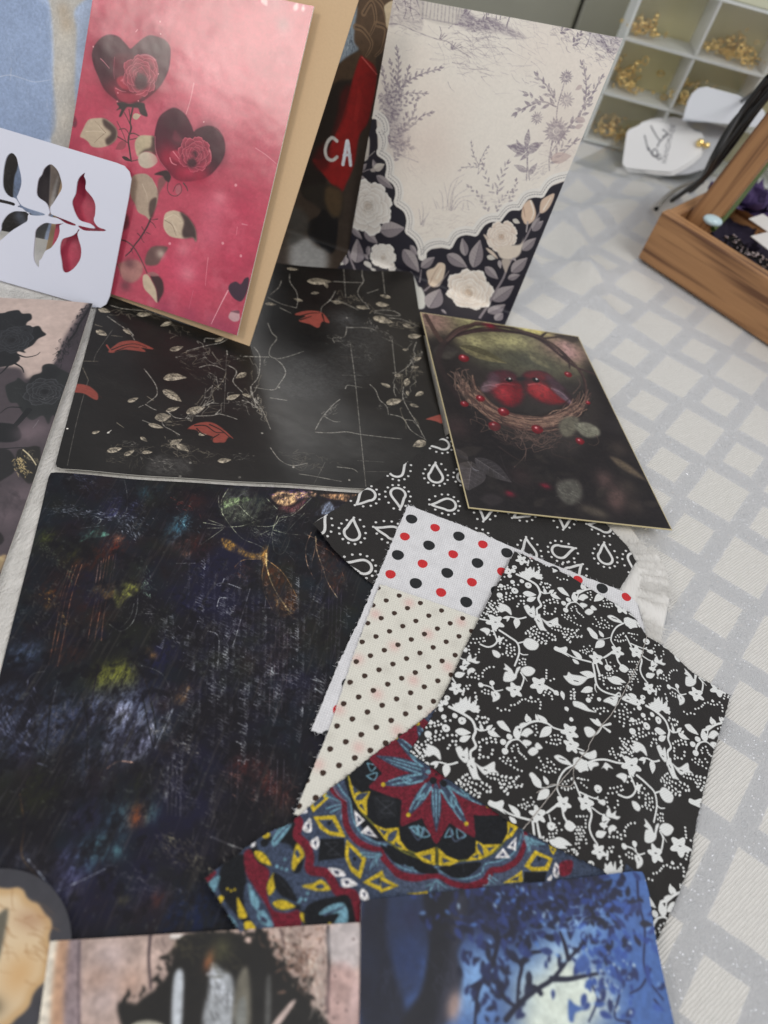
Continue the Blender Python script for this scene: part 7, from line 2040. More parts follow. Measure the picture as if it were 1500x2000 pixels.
['P',345,[.79],[1,1],[-45,146,-22,92,-16,60,32,-5,46,-19,37,-108]],
['P',508,[.78],[.9,1],[36,167,-30,109,20,38,57,-135]],
['P',509,[.52],[.9,1],[43,168,-15,58,17,16,25,-67]],
['P',510,[.53],[.9,1],[124,189,-35,110,12,9,37,-115]],
['X',189,[1.71,.66],[50,153,.7],[-76,280,77,-62]],
['B',511,[1.35,2.69],[.9,0],[-93,302]],
['X',512,[3.38,.68],[60,154,.5],[-197,313,188,-8]],
['X',513,[3.9,.52],[50,155,.5],[-88,271,106,-97]],
['B',514,[3.43,3.43],[.4,0],[-69,341]],
['P',515,[.33],[1,1],[174,264,16,7,-32,-73,-20,-5]],
['P',516,[.37],[1,1],[-238,105,35,18,43,2,6,-13,-78,-20]],
['X',517,[3.48,.63],[90,155,.6],[74,421,152,-79]],
['X',518,[2.79,.63],[60,156,.6],[81,423,154,-86]],
['X',519,[2.78,.56],[60,157,.5],[111,431,104,-105]],
['X',520,[2.72,.61],[40,158,.6],[218,392,58,-139]],
['S',521,[1.11,.97,0],[.9],[227,484,31,-94,32,-121]],
['X',522,[2.08,.55],[30,159,.5],[225,477,72,-219]],
['S',523,[.71,.57,0],[.7],[84,438,32,-46]],
['P',524,[1],[.7,1],[234,487,93,32,31,-102,-52,-28,-48,14]],
['P',525,[1.08],[.6,1],[266,379,69,18,68,-136,-96,-25]],
['B',526,[2.74,8.22],[.6,0],[367,340]],
['C',498,[.41],[.7],[312,300,-26,64,56,-75,-31,-27,4,212]],
]),
}
def gwave(x, y):
    return .0003 * np.sin(x * 61 + 1.3) * np.sin(y * 47 + .4) + .0002 * np.sin(x * 118 + y * 90) + .0003 * np.exp(-((x * .8 + y * .6 - .185) / .004) ** 2)
DP, DN = np.array(DROP[0]), np.array(DROP[1])
def zdrop(x, y, z0):
    t = np.clip(((x - DP[0]) * DN[0] + (y - DP[1]) * DN[1] + .003) / .022, 0, 1); t = t * t * (3 - 2 * t)
    return z0 + (.0010 + (z0 - .0045) * .3 - z0) * t
def resample(pts, n):
    P = np.asarray(pts, float).reshape(-1, 2); s_ = np.r_[0, np.cumsum(np.hypot(*np.diff(P, axis=0).T))]
    t = np.linspace(0, s_[-1], n); return np.c_[np.interp(t, s_, P[:, 0]), np.interp(t, s_, P[:, 1])]
def sheet_bbox(S):
    A = np.concatenate([np.array(q).reshape(-1, 2) for q in S['s']]); return A[:, 0].min() - .5, A[:, 1].min() - .5, A[:, 0].max() + .5, A[:, 1].max() + .5
def paper_mat(name, im, rough=.45, spec=.5, cloth=0., grain=.15, weave=2.0, sheen=0.):
    t = NT(name); uv = t.n('ShaderNodeUVMap'); uv.uv_map = 'uv'
    tx = t.n('ShaderNodeTexImage'); tx.image = im; tx.extension = 'EXTEND'; t.l(uv.outputs[0], tx.inputs[0]); c = tx.outputs[0]
    tc = t.n('ShaderNodeUVMap'); tc.uv_map = 'mm'
    if cloth:
        sx = t.n('ShaderNodeSeparateXYZ'); mp = t.n('ShaderNodeMapping'); mp.inputs['Rotation'].default_value = (0, 0, cloth); t.l(tc.outputs[0], mp.inputs[0])
        wb = t.n('ShaderNodeTexNoise', i_Scale=.35, i_Detail=2.); t.l(mp.outputs[0], wb.inputs[0])
        t.l(mp.outputs[0], sx.inputs[0]); wob = t.math('MULTIPLY', wb.outputs[0], 2.2)
        a = t.math('SINE', t.math('MULTIPLY', t.math('ADD', sx.outputs[0], t.math('MULTIPLY', wob, .3)), 2 * math.pi * weave)); b = t.math('SINE', t.math('MULTIPLY', t.math('ADD', sx.outputs[1], t.math('MULTIPLY', wob, .3)), 2 * math.pi * weave))
        h = t.math('MULTIPLY', a, b); hh = t.math('ADD', t.math('MULTIPLY', a, .5), t.math('MULTIPLY', b, .5))
        n2 = t.n('ShaderNodeTexNoise', i_Scale=1.3, i_Detail=3.); t.l(mp.outputs[0], n2.inputs[0])
        f = t.math('ADD', t.math('MULTIPLY', hh, .13), t.math('MULTIPLY', t.math('SUBTRACT', n2.outputs[0], .5), .16)); f = t.math('ADD', f, 1.)
        vm = t.n('ShaderNodeVectorMath', operation='SCALE'); t.l(c, vm.inputs[0]); t.l(f, vm.inputs['Scale']); t.l(vm.outputs[0], t.b.inputs['Base Color'])
        t.bump(t.math('ADD', h, t.math('MULTIPLY', n2.outputs[0], 1.2)), .6, .00016); t.b.inputs['Roughness'].default_value = .85; t.b.inputs['Specular IOR Level'].default_value = .25
        t.b.inputs['Sheen Weight'].default_value = .12
    else:
        t.l(c, t.b.inputs['Base Color']); nz = t.n('ShaderNodeTexNoise', i_Scale=2.2, i_Detail=4.); t.l(tc.outputs[0], nz.inputs[0])
        n3 = t.n('ShaderNodeTexNoise', i_Scale=.05, i_Detail=2.); t.l(tc.outputs[0], n3.inputs[0])
        t.bump(t.math('ADD', t.math('MULTIPLY', nz.outputs[0], .12), t.math('MULTIPLY', n3.outputs[0], 6.)), grain, .0004)
        t.l(t.math('ADD', t.math('MULTIPLY', nz.outputs[0], .12), rough - .06), t.b.inputs['Roughness']); t.b.inputs['Specular IOR Level'].default_value = spec
    return t.m
def build_sheet(key, name, mats, thick, nu=60, nv=60, zfun=None, jit=0., seed=0, rnd=0., fold=False):
    S = SHEETS[key]; o = np.array(S['o']); d = np.array(S['d']); u = np.array(S['u']); n = np.cross(d, u)
    T, Rr, Bm, Lf = S['s']
    T = resample(T, nu); B = resample(Bm, nu)[::-1]; Rr = resample(Rr, nv); L = resample(Lf, nv)[::-1]
    rng = np.random.default_rng(seed)
    s_ = np.linspace(0, 1, nu)[None, :, None]; t_ = np.linspace(0, 1, nv)[:, None, None]
    G = (1 - t_) * T[None] + t_ * B[None] + (1 - s_) * L[:, None] + s_ * Rr[:, None] - ((1 - s_) * (1 - t_) * T[0] + s_ * (1 - t_) * T[-1] + (1 - s_) * t_ * B[0] + s_ * t_ * B[-1])
    if rnd:  # rounded corners: pull the corner points of the patch inwards
        for (ci, cj, si, sj) in ((0, 0, 1, 1), (0, nu - 1, 1, -1), (nv - 1, 0, -1, 1), (nv - 1, nu - 1, -1, -1)):
            c = G[ci, cj].copy(); e1 = G[ci, cj + sj * 4] - c; e1 = e1 / np.hypot(*e1); e2 = G[ci + si * 4, cj] - c; e2 = e2 / np.hypot(*e2); cc = c + (e1 + e2) * rnd
            D = G - cc; a = D @ e1; b = D @ e2; r = np.hypot(a, b); m = (a < 0) & (b < 0) & (r > 1e-6); mx = np.maximum(-a, -b)
            sc = np.where(m, mx / np.maximum(r, 1e-6), 1.); G = cc + D * sc[..., None]
    if jit:
        e = rng.normal(size=G.shape) * jit; e[1:-1, 1:-1] = 0; G = G + e
    x0, y0, x1, y1 = sheet_bbox(S)
    P3 = o + (G[..., :1] * d + G[..., 1:] * u) * .001
    if fold:   # below its crease the card bends forward and lies on the table
        nh = np.array((-d[1], d[0], 0)); v_ = G[..., 1:] * .001; low = o + G[..., :1] * .001 * d + nh * v_; t_ = (v_ > 0) * 1.; P3 = P3 * t_ + low * (1 - t_)
    if zfun is not None: P3 = P3 + zfun(P3[..., 0], P3[..., 1], G)[..., None] * n
    w_ = np.clip(G[..., 1:] / 8 + .5, 0, 1); N3 = n * w_ + np.array((0, 0, 1.)) * (1 - w_) if fold else n; V = np.concatenate([P3.reshape(-1, 3), (P3 - N3 * thick).reshape(-1, 3)]); N = nu * nv
    idx = np.arange(N).reshape(nv, nu); F = []; MI = []
    q = np.stack([idx[:-1, :-1], idx[1:, :-1], idx[1:, 1:], idx[:-1, 1:]], -1).reshape(-1, 4); F += q.tolist(); MI += [0] * len(q)
    F += (q[:, ::-1] + N).tolist(); MI += [0 if fold else 1] * len(q)
    ring = np.r_[idx[0, :], idx[1:, -1], idx[-1, -2::-1], idx[-2:0:-1, 0]]; nr = len(ring); k0 = np.arange(nr) + 2 * N; k1 = np.roll(k0, -1)
    V = np.concatenate([V, V[ring], V[ring + N]]); F += np.stack([k0, k0 + nr, k1 + nr, k1], -1).tolist(); MI += [1] * nr
    me = bpy.data.meshes.new(name); me.from_pydata(V.tolist(), [], F)
    uvl = me.uv_layers.new(name='uv'); uv2 = me.uv_layers.new(name='mm')
    g = np.concatenate([G.reshape(-1, 2)] * 2); g = np.concatenate([g, g[ring], g[ring]]); li = np.zeros(len(me.loops), np.int32); me.loops.foreach_get('vertex_index', li)
    k = (g - (x0, y0)) / (x1 - x0, y1 - y0); uvl.data.foreach_set('uv', k[li].astype(np.float32).ravel()); uv2.data.foreach_set('uv', g[li].astype(np.float32).ravel())
    me.polygons.foreach_set('material_index', MI); me.polygons.foreach_set('use_smooth', [m == 0 for m in MI])
    return link(name, me, mats)
EDGE = plain('card_edge', (226, 222, 212), .8); CREAM_EDGE = plain('cream_card_edge', (214, 198, 150), .8); CLOTH_EDGE_W = plain('white_cloth_back', (206, 206, 208), .9); CLOTH_EDGE_K = plain('dark_cloth_back', (48, 46, 46), .9)
def canvas(key, ppm, base): return Canvas(*sheet_bbox(SHEETS[key]), ppm, base)
def flatz(key):
    z0 = SHEETS[key]['o'][2]
    def f(x, y, G):
        z = gwave(x, y) + (zdrop(x, y, z0) - z0 if key in ('floral', 'reddot', 'paisley') else 0)
        for cx, cy, hh, rr in LIFT.get(key, ()): z = z + hh * np.exp(-((x - cx) ** 2 + (y - cy) ** 2) / rr ** 2)
        return z
    return f
LIFT = dict(paisley=((-.028, .197, .0028, .016),), floral=((.165, .176, .0022, .02),), black=((-.028, .406, .0040, .03), (-.142, .185, .0015, .03)), gothic=((-.178, .292, .0025, .03),), script=((-.143, .183, .0016, .025),), mandala=((-.019, .05, .0025, .018),), blueforest=((.124, .094, .0025, .02),))
def fray(key, parent, m, n, seed):   # loose fibres along the cut edges
    rg = np.random.default_rng(seed); me_ = parent.data; N = 110 if key != 'floral' else 120; nu = 90 if key == 'cream' else N; V = []; F = []
    ring = [i for i in range(nu)] + [i * nu + nu - 1 for i in range(N)] + [(N - 1) * nu + i for i in range(nu)] + [i * nu for i in range(N)]; ctr = np.mean([me_.vertices[i].co[:] for i in ring], 0)
    for _ in range(n):
        p = np.array(me_.vertices[ring[rg.integers(len(ring))]].co[:]); d = p - ctr; an = math.atan2(d[1], d[0]) + rg.normal() * .9; ln = rg.uniform(.0006, .0022); w_ = .00006; b = len(V); q = np.array((math.cos(an), math.sin(an), 0)); s_ = np.array((-q[1], q[0], 0)) * w_; k = q * ln + s_ / w_ * ln * rg.normal() * .3
        p = p - q * .0004
        for tt in (0, .5, 1.): c_ = p + k * tt + (0, 0, .0001 - .0002 * tt + .0003 * tt * (1 - tt)); V += [tuple(c_ + s_ * (1 - .6 * tt)), tuple(c_ - s_ * (1 - .6 * tt))]
        F += [(b, b + 1, b + 3, b + 2), (b + 2, b + 3, b + 5, b + 4)]
    me = bpy.data.meshes.new('frayed_edge'); me.from_pydata(V, [], F); o = link('frayed_edge', me, m); o.parent = parent; o['kind'] = 'stuff'
def ctex(c, amp, sc, seed): c.mottle(amp, sc, seed)

# -- black paper with red roses
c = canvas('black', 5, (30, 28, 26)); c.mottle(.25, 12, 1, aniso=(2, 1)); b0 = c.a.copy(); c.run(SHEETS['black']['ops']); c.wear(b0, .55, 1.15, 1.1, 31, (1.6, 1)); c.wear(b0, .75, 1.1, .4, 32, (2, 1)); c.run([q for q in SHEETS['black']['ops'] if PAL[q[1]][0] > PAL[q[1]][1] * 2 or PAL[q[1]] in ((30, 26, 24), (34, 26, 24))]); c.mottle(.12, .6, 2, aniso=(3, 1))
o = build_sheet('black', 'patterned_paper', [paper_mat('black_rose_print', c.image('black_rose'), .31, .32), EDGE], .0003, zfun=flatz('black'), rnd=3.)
tag(o, 'black paper sheet printed with red roses, thorny vines and pale scratches', 'craft paper')
# -- script paper
c = canvas('script', 5, (20, 18, 24)); rng = np.random.default_rng(5)
for i, (tc_, sd) in enumerate((((24, 23, 46), 1), ((36, 24, 24), 2), ((28, 30, 24), 3), ((20, 28, 36), 4))):
    v = vnoise(c.h, c.w, 22 * c.k, np.random.default_rng(40 + sd), 5, .6); c.comp(0, 0, np.clip((v - .5) * 4, 0, 1), tc_, .8)
b0 = c.a.copy(); c.run(SHEETS['script']['ops']); c.wear(b0, .25, 1.15, 7, 33, (.6, 2)); c.wear(b0, .45, 1.3, 1.2, 34, (1, 1.6)); c.wear(b0, .6, 1.2, .45, 35, (.6, 3))
for (tc_, sd, th, ce, an) in (((96, 100, 96), 11, .70, 1.6, (1, 1)), ((66, 62, 58), 12, .64, 4, (.3, 5)), ((84, 80, 90), 13, .70, 2.2, (.35, 6)), ((14, 12, 18), 14, .60, 5, (1, 1))):
    v = vnoise(c.h, c.w, ce * c.k, np.random.default_rng(sd), 3, .7, an); c.comp(0, 0, np.clip((v - th) * 9, 0, 1), tc_, .32 if sd < 14 else .6)
o = build_sheet('script', 'patterned_paper', [paper_mat('dark_script_print', c.image('dark_script'), .5, .22), EDGE], .0003, zfun=flatz('script'), rnd=1.6)
tag(o, 'dark navy collage paper covered with faint handwriting, music lines and leaf skeletons', 'craft paper')
# -- gothic black roses paper
c = canvas('gothic', 5, (196, 176, 166)); c.mottle(.10, 14, 3); c.run(SHEETS['gothic']['ops']); c.mottle(.08, 3, 4)
o = build_sheet('gothic', 'patterned_paper', [paper_mat('black_petal_print', c.image('black_petal'), .45, .45), EDGE], .0003, zfun=flatz('gothic'))
tag(o, 'beige and charcoal paper printed with large black roses at the left edge', 'craft paper')
# -- birds card
c = canvas('birds', 6, (44, 39, 38)); c.mottle(.2, 18, 5); b0 = c.a.copy(); c.run(SHEETS['birds']['ops']); c.wear(b0, .75, 1.1, 1.2, 36, (1.5, 1)); c.mottle(.14, 2.5, 6); c.mottle(.10, .6, 66)
S = SHEETS['birds']; ring = np.concatenate([np.array(q).reshape(-1, 2) for q in S['s']]); c.stroke(np.r_[ring, ring[:1]], (206, 192, 150), .9, .9, .9)
o = build_sheet('birds', 'postcard', [paper_mat('bird_nest_print', c.image('bird_nest'), .38, .30), CREAM_EDGE], .0005, 24, 24, zfun=lambda x, y, G: .0012 * np.clip((y - .24) / .15, 0, 1) ** 2)
tag(o, 'dark card picturing two red birds in a twig nest with red berries', 'postcard')
# -- paisley cloth
c = canvas('paisley', 8, (38, 36, 35)); c.run(SHEETS['paisley']['ops']); c.mottle(.08, 2, 7)
o = build_sheet('paisley', 'fabric_swatch', [paper_mat('paisley_cloth', c.image('paisley'), cloth=.75, weave=1.25), CLOTH_EDGE_K], .0003, 110, 110, zfun=flatz('paisley'), jit=.10)
fray('paisley', o, CLOTH_EDGE_K, 420, 9)
tag(o, 'black cotton swatch printed with white paisley drops ringed by dots', 'fabric swatch', 'cotton fabric swatches fanned out')
# -- red and black dots
c = canvas('reddot', 8, (214, 214, 216))
gx = np.array((11.6, -.62)); gy = np.array((-.75, -11.1))
for i in range(-3, 12):
    for j in range(-2, 13):
        q = np.array((24.7, 218.4)) + gx * i + gy * j
        if (i + j) % 2 == 0: c.discs([q], (196, 44, 48), 2.25, 1., .05)
        else: c.discs([q], (34, 36, 38), 2.7, 1., .05)
q = vnoise(c.h, c.w, 3 * c.k, np.random.default_rng(9), 3); c.a *= (1 + (q - .5) * .08)[..., None]
o = build_sheet('reddot', 'fabric_swatch', [paper_mat('red_black_dot_cloth', c.image('red_black_dots'), cloth=.06, weave=1.0), CLOTH_EDGE_W], .0003, 110, 110, zfun=flatz('reddot'), jit=.12, seed=2)
fray('reddot', o, CLOTH_EDGE_W, 420, 9)
tag(o, 'white cotton swatch with red and black polka dots', 'fabric swatch', 'cotton fabric swatches fanned out')
# -- cream dots
c = canvas('cream', 9, (216, 214, 203)); v = vnoise(c.h, c.w, 6 * c.k, np.random.default_rng(10), 2)
ex = np.array((9.5, -.4)); ey = np.array((-4.75, -4.35))
for i in range(0, 9):      # the dots of the cloth below shine through
    for j in range(-1, 12):
        q = np.array((24.7, 218.4)) + gx * (i - 2) + gy * j
        c.blob(q, (216, 150, 146) if (i + j) % 2 == 0 else (188, 184, 174), 2.4, 2.4, .38)
for i in range(-6, 22):
    for j in range(-4, 26):
        c.discs([np.array((16.9, 176.1)) + ex * i + ey * j], (62, 46, 38), 1.1, 1., .08)
o = build_sheet('cream', 'fabric_swatch', [paper_mat('cream_dot_cloth', c.image('cream_dots'), cloth=.04, weave=1.05), CLOTH_EDGE_W], .0003, 90, 110, zfun=flatz('cream'), jit=.10, seed=3)
fray('cream', o, CLOTH_EDGE_W, 420, 9)
tag(o, 'cream cotton swatch with small brown pin dots', 'fabric swatch', 'cotton fabric swatches fanned out')
# -- mandala
c = canvas('mandala', 8, (58, 68, 88)); c.run(SHEETS['mandala']['ops']); v = vnoise(c.h, c.w, .5 * c.k, np.random.default_rng(15), 1); c.a *= (1 + (v - .5) * .5)[..., None]; c.a = np.stack([boxblur(c.a[..., i], .6) for i in range(3)], -1)
o = build_sheet('mandala', 'fabric_swatch', [paper_mat('mandala_cloth', c.image('mandala'), cloth=.6, weave=1.2), CLOTH_EDGE_K], .0003, 110, 110, zfun=flatz('mandala'), jit=.12, seed=4)
fray('mandala', o, CLOTH_EDGE_K, 420, 9)
tag(o, 'colourful mandala cotton swatch in maroon, yellow, blue and black', 'fabric swatch', 'cotton fabric swatches fanned out')
# -- floral
c = canvas('floral', 9, (40, 38, 37)); V1 = np.array((61.5, -44.6)); V2 = np.array((-18.2, -71.7))
for i in range(-2, 3):
    for j in range(-2, 3): c.run(SHEETS['floral']['ops'], V1 * i + V2 * j)
o = build_sheet('floral', 'fabric_swatch', [paper_mat('floral_cloth', c.image('floral'), cloth=.9, weave=1.25), CLOTH_EDGE_K], .0003, 120, 120, zfun=flatz('floral'), jit=.10, seed=5)
fray('floral', o, CLOTH_EDGE_K, 420, 9)
tag(o, 'black cotton swatch with white vine flowers and dotted sprays, top of the fan', 'fabric swatch', 'cotton fabric swatches fanned out')
# -- blue forest and stone cards
c = canvas('blueforest', 6, (54, 88, 152)); c.mottle(.35, 9, 16); c.run(SHEETS['blueforest']['ops']); c.mottle(.15, 1.5, 17); g_ = c.a.mean(2, keepdims=True); c.a = g_ + (c.a - g_) * .82; c.a = np.stack([boxblur(c.a[..., i], 1) for i in range(3)], -1)
o = build_sheet('blueforest', 'postcard', [paper_mat('moonlit_wood_print', c.image('moonlit_wood'), .5, .4), EDGE], .0004, 30, 30, zfun=flatz('blueforest'), rnd=1.5)
tag(o, 'blue card picturing moonlit twisted trees against a pale glow', 'postcard')
c = canvas('stone', 6, (178, 156, 146)); c.mottle(.22, 6, 18); c.run(SHEETS['stone']['ops']); c.mottle(.2, 1.6, 19); c.a = np.stack([boxblur(c.a[..., i], 1) for i in range(3)], -1)
o = build_sheet('stone', 'postcard', [paper_mat('stone_arch_print', c.image('stone_arch'), .5, .4), EDGE], .0004, 30, 30, zfun=flatz('stone'))
tag(o, 'pinkish stone card showing a ragged dark arch over forest trunks', 'postcard')
TOILE_INK = ((150, 140, 150), (128, 118, 132), (180, 172, 180), (176, 166, 168), (190, 176, 170), (184, 172, 170), (176, 160, 166), (184, 172, 172), (140, 130, 138), (170, 162, 164))
# -- pink card, envelope, and cards behind
c = canvas('pink', 6, (186, 74, 93)); v = vnoise(c.h, c.w, 16 * c.k, np.random.default_rng(20), 5, .55); c.comp(0, 0, np.clip((v - .5) * 4, 0, 1), (160, 48, 72), .75); v = vnoise(c.h, c.w, 12 * c.k, np.random.default_rng(21), 5, .6); c.comp(0, 0, np.clip((v - .53) * 4, 0, 1), (216, 124, 136), .5)
c.run(SHEETS['pink']['ops']); c.mottle(.06, 1.2, 22); c.mottle(.06, 3, 23, aniso=(3, 1))
S = SHEETS['pink']
o = build_sheet('pink', 'greeting_card', [paper_mat('heart_rose_print', c.image('heart_rose'), .17, .5, grain=.08), EDGE], .0012, 40, 40, zfun=lambda x, y, G: .0012 * ((G[..., 0] + 60) / 52) ** 2 + .0008 * ((G[..., 1] - 78) / 78) ** 2)
tag(o, 'glossy pink greeting card with two dark heart shaped roses, leaning upright', 'greeting card')
kraft = plain('kraft_paper', (206, 176, 138), .75, noise=.07, nscale=900, bump=.1)
o = build_sheet('envelope', 'envelope', [kraft, kraft], .0008, 20, 20); tag(o, 'plain tan kraft envelope standing behind the pink heart card', 'envelope')
c = canvas('blueleaf', 5, (170, 186, 212)); c.mottle(.12, 8, 24); c.run(SHEETS['blueleaf']['ops']); c.mottle(.10, 1.0, 25); c.mottle(.05, .4, 26)
o = build_sheet('blueleaf', 'patterned_paper', [paper_mat('blue_plaster_print', c.image('blue_plaster'), .5, .4), EDGE], .0005, 20, 20); tag(o, 'mottled pale blue card with a beige worn stripe, standing behind the stencil', 'craft paper')
c = canvas('toile', 6, (243, 237, 226)); v = vnoise(c.h, c.w, 40 * c.k, np.random.default_rng(27), 3); c.comp(0, 0, np.clip((v - .45) * 2, 0, 1), (240, 228, 216), .6); b0 = c.a.copy(); c.run([q for q in SHEETS['toile']['ops'] if PAL[q[1]] in TOILE_INK]); c.wear(b0, .5, 1.15, .7, 37, (2.5, .8), .48, 6.); c.run([q for q in SHEETS['toile']['ops'] if PAL[q[1]] not in TOILE_INK]); c.mottle(.03, 1, 28)
o = build_sheet('toile', 'greeting_card', [paper_mat('toile_print', c.image('toile'), .42, .45), EDGE], .0004, 30, 120, fold=True); tag(o, 'upright cream toile card with scalloped lace edge and white roses on black', 'greeting card')
c = canvas('ca', 5, (60, 50, 42)); c.run(SHEETS['ca']['ops']); c.mottle(.12, 2, 29)
o = build_sheet('ca', 'postcard', [paper_mat('red_banner_print', c.image('red_banner'), .5, .4), EDGE], .0004, 20, 120, fold=True); tag(o, 'brown card with a red banner lettered CA, between envelope and toile card', 'postcard')
# -- round tag at the lower left corner
tc0 = np.array((-71.1, 13.6)); c = Canvas(tc0[0] - 25, tc0[1] - 25, tc0[0] + 25, tc0[1] + 25, 8, (56, 56, 62)); c.mottle(.15, 5, 30)
th = np.linspace(0, 2 * np.pi, 60, endpoint=False); rr = 19.2 + .5 * np.sin(9 * th) + .4 * np.sin(17 * th + 1)
c.poly(tc0 + np.c_[np.cos(th), np.sin(th)] * rr[:, None], (190, 158, 114), .3); c.poly(tc0 + np.c_[np.cos(th), np.sin(th)] * (rr - 2.)[:, None], (208, 186, 152), 1.2)
c.scratch([tc0 + (-8, 10), tc0 + (16, 6)], (150, 112, 74), 8, .8, 40, 3, .4); c.blob(tc0 + (8, 13), (160, 120, 90), 5, 3, .6); c.blob(tc0 + (12, 0), (190, 140, 80), 5, 6, .5)
c.poly(tc0 + np.array([(0, 14), (3, 8), (5, 0), (3, -4), (0, 2), (-3, 6)]), (84, 82, 72), .6, .9); c.poly(tc0 + np.array([(-4, 2), (0, 0), (1, -8), (-6, -10)]), (214, 192, 150), 2, .8); c.blob(tc0 + (8, -9), (70, 62, 46), 4, 2.5, .9)
bm = bmesh.new(); bmesh.ops.create_circle(bm, cap_ends=True, radius=.0243, segments=96); r_ = bmesh.ops.extrude_face_region(bm, geom=bm.faces[:])
for v in [e for e in r_['geom'] if isinstance(e, bmesh.types.BMVert)]: v.co.z += .0006
uvl = bm.loops.layers.uv.new('uv'); uv2 = bm.loops.layers.uv.new('mm')
for fc in bm.faces:
    for l in fc.loops: l[uvl].uv = (l.vert.co.x / .05 + .5, l.vert.co.y / .05 + .5); l[uv2].uv = (l.vert.co.x * 1000, l.vert.co.y * 1000)
bmesh.ops.recalc_face_normals(bm, faces=bm.faces[:])
o = obj('paper_tag', bm, paper_mat('aged_tag_print', c.image('aged_tag'), .5, .4)); o.location = (tc0[0] / 1000, tc0[1] / 1000, .0066); tag(o, 'round aged beige tag with dark rim in the lower left corner', 'tag')

# ------------------------------------------------------------------ white plastic stencil with cut out leaves
def curve_plate(name, outline, holes, plane, thick, mats, smooth_holes=True):
    cu = bpy.data.curves.new(name, 'CURVE'); cu.dimensions = '2D'; cu.fill_mode = 'BOTH'; cu.extrude = thick / 2
    for k, P in enumerate([outline] + holes):
        Q = spline(np.array(P, float).reshape(-1, 2), True, 1.2) if k and smooth_holes else np.array(P, float).reshape(-1, 2)
        sp = cu.splines.new('POLY'); sp.points.add(len(Q) - 1); sp.use_cyclic_u = True
        for p, q in zip(sp.points, Q): p.co = (q[0] * .001, q[1] * .001, 0, 1)
    ob = bpy.data.objects.new(name, cu); COL.objects.link(ob); bpy.context.view_layer.update()
    me = bpy.data.meshes.new_from_object(ob.evaluated_get(bpy.context.evaluated_depsgraph_get())); bpy.data.objects.remove(ob); bpy.data.curves.remove(cu)
    me.materials.clear(); me.name = name; o = link(name, me, mats)
    oo, d, u = (Vector(v) for v in plane); n = d.cross(u)
    o.matrix_world = Matrix(((d.x, u.x, n.x, oo.x), (d.y, u.y, n.y, oo.y), (d.z, u.z, n.z, oo.z), (0, 0, 0, 1))); return o
t = NT('white_plastic'); t.b.inputs['Base Color'].default_value = s2l((212, 215, 228)); t.b.inputs['Roughness'].default_value = .28; t.b.inputs['Specular IOR Level'].default_value = .5
tc = t.n('ShaderNodeTexCoord'); nz = t.n('ShaderNodeTexNoise', i_Scale=22., i_Detail=2.); t.l(tc.outputs['Object'], nz.inputs[0]); t.bump(nz.outputs[0], .25, .002)
o = curve_plate('stencil', STENCIL['out'], STENCIL['holes'], STENCIL['plane'], .0008, t.m)
tag(o, 'white plastic stencil card with a leafy branch cut out, leaning at left', 'stencil')

# ------------------------------------------------------------------ table cloth
nx_, ny_ = 240, 260
gx = np.linspace(-.75, .95, nx_); gy = np.linspace(-.25, 1.35, ny_); X, Y = np.meshgrid(gx, gy)
def ridge(x, y, p, q, wd, h):
    p = np.array(p); q = np.array(q); d = q - p; L = np.hypot(*d); d = d / L; s_ = (x - p[0]) * d[0] + (y - p[1]) * d[1]; t_ = -(x - p[0]) * d[1] + (y - p[1]) * d[0]
    return h * np.exp(-(t_ / wd) ** 2) * np.exp(-(np.maximum(np.abs(s_ - L / 2) - L / 2, 0) / .03) ** 2)
Zt = ridge(X, Y, (.02, .50), (.12, .60), .012, .009) + ridge(X, Y, (.04, .466), (.085, .483), .009, .006) + ridge(X, Y, (.03, .60), (.13, .63), .012, .009) + ridge(X, Y, (.10, .44), (.03, .47), .010, .005) + ridge(X, Y, (.07, .53), (.09, .46), .008, .006)
Zt = Zt + .0006 * np.sin(X * 38 + Y * 11) * np.sin(Y * 29 - 1) - .0011
Zt *= np.clip((np.abs(X - .17) > .0), 0, 1)
V = np.stack([X, Y, Zt], -1).reshape(-1, 3); idx = np.arange(nx_ * ny_).reshape(ny_, nx_)
F = np.stack([idx[:-1, :-1], idx[:-1, 1:], idx[1:, 1:], idx[1:, :-1]], -1).reshape(-1, 4)
me = bpy.data.meshes.new('table_cloth'); me.from_pydata(V.tolist(), [], F.tolist()); uvl = me.uv_layers.new(name='lat')
A = np.linalg.inv(np.stack([LAT[1], LAT[2]], 1)); lat = (V[:, :2] - np.array(LAT[0])) @ A.T
li = np.zeros(len(me.loops), np.int32); me.loops.foreach_get('vertex_index', li); uvl.data.foreach_set('uv', lat[li].astype(np.float32).ravel())
for p in me.polygons: p.use_smooth = True
t = NT('jacquard_cloth'); uv = t.n('ShaderNodeUVMap'); uv.uv_map = 'lat'; L = uv.outputs[0]
wn = t.n('ShaderNodeTexNoise', i_Scale=9., i_Detail=3.); t.l(L, wn.inputs[0])
vm = t.n('ShaderNodeVectorMath', operation='ADD'); wv = t.n('ShaderNodeVectorMath', operation='MULTIPLY_ADD'); t.l(wn.outputs[1], wv.inputs[0]); wv.inputs[1].default_value = (.035, .035, 0); wv.inputs[2].default_value = (-.0175, -.0175, 0)
t.l(L, vm.inputs[0]); t.l(wv.outputs[0], vm.inputs[1]); sx = t.n('ShaderNodeSeparateXYZ'); t.l(vm.outputs[0], sx.inputs[0])
us, vs = sx.outputs[0], sx.outputs[1]
ru, rv = t.math('ROUND', us), t.math('ROUND', vs); du = t.math('ABSOLUTE', t.math('SUBTRACT', us, ru)); dv = t.math('ABSOLUTE', t.math('SUBTRACT', vs, rv))
par = t.math('ABSOLUTE', t.math('MODULO', t.math('ADD', t.math('ADD', ru, rv), 400.), 2.)); half = t.math('ADD', t.math('MULTIPLY', par, -.125), .405)
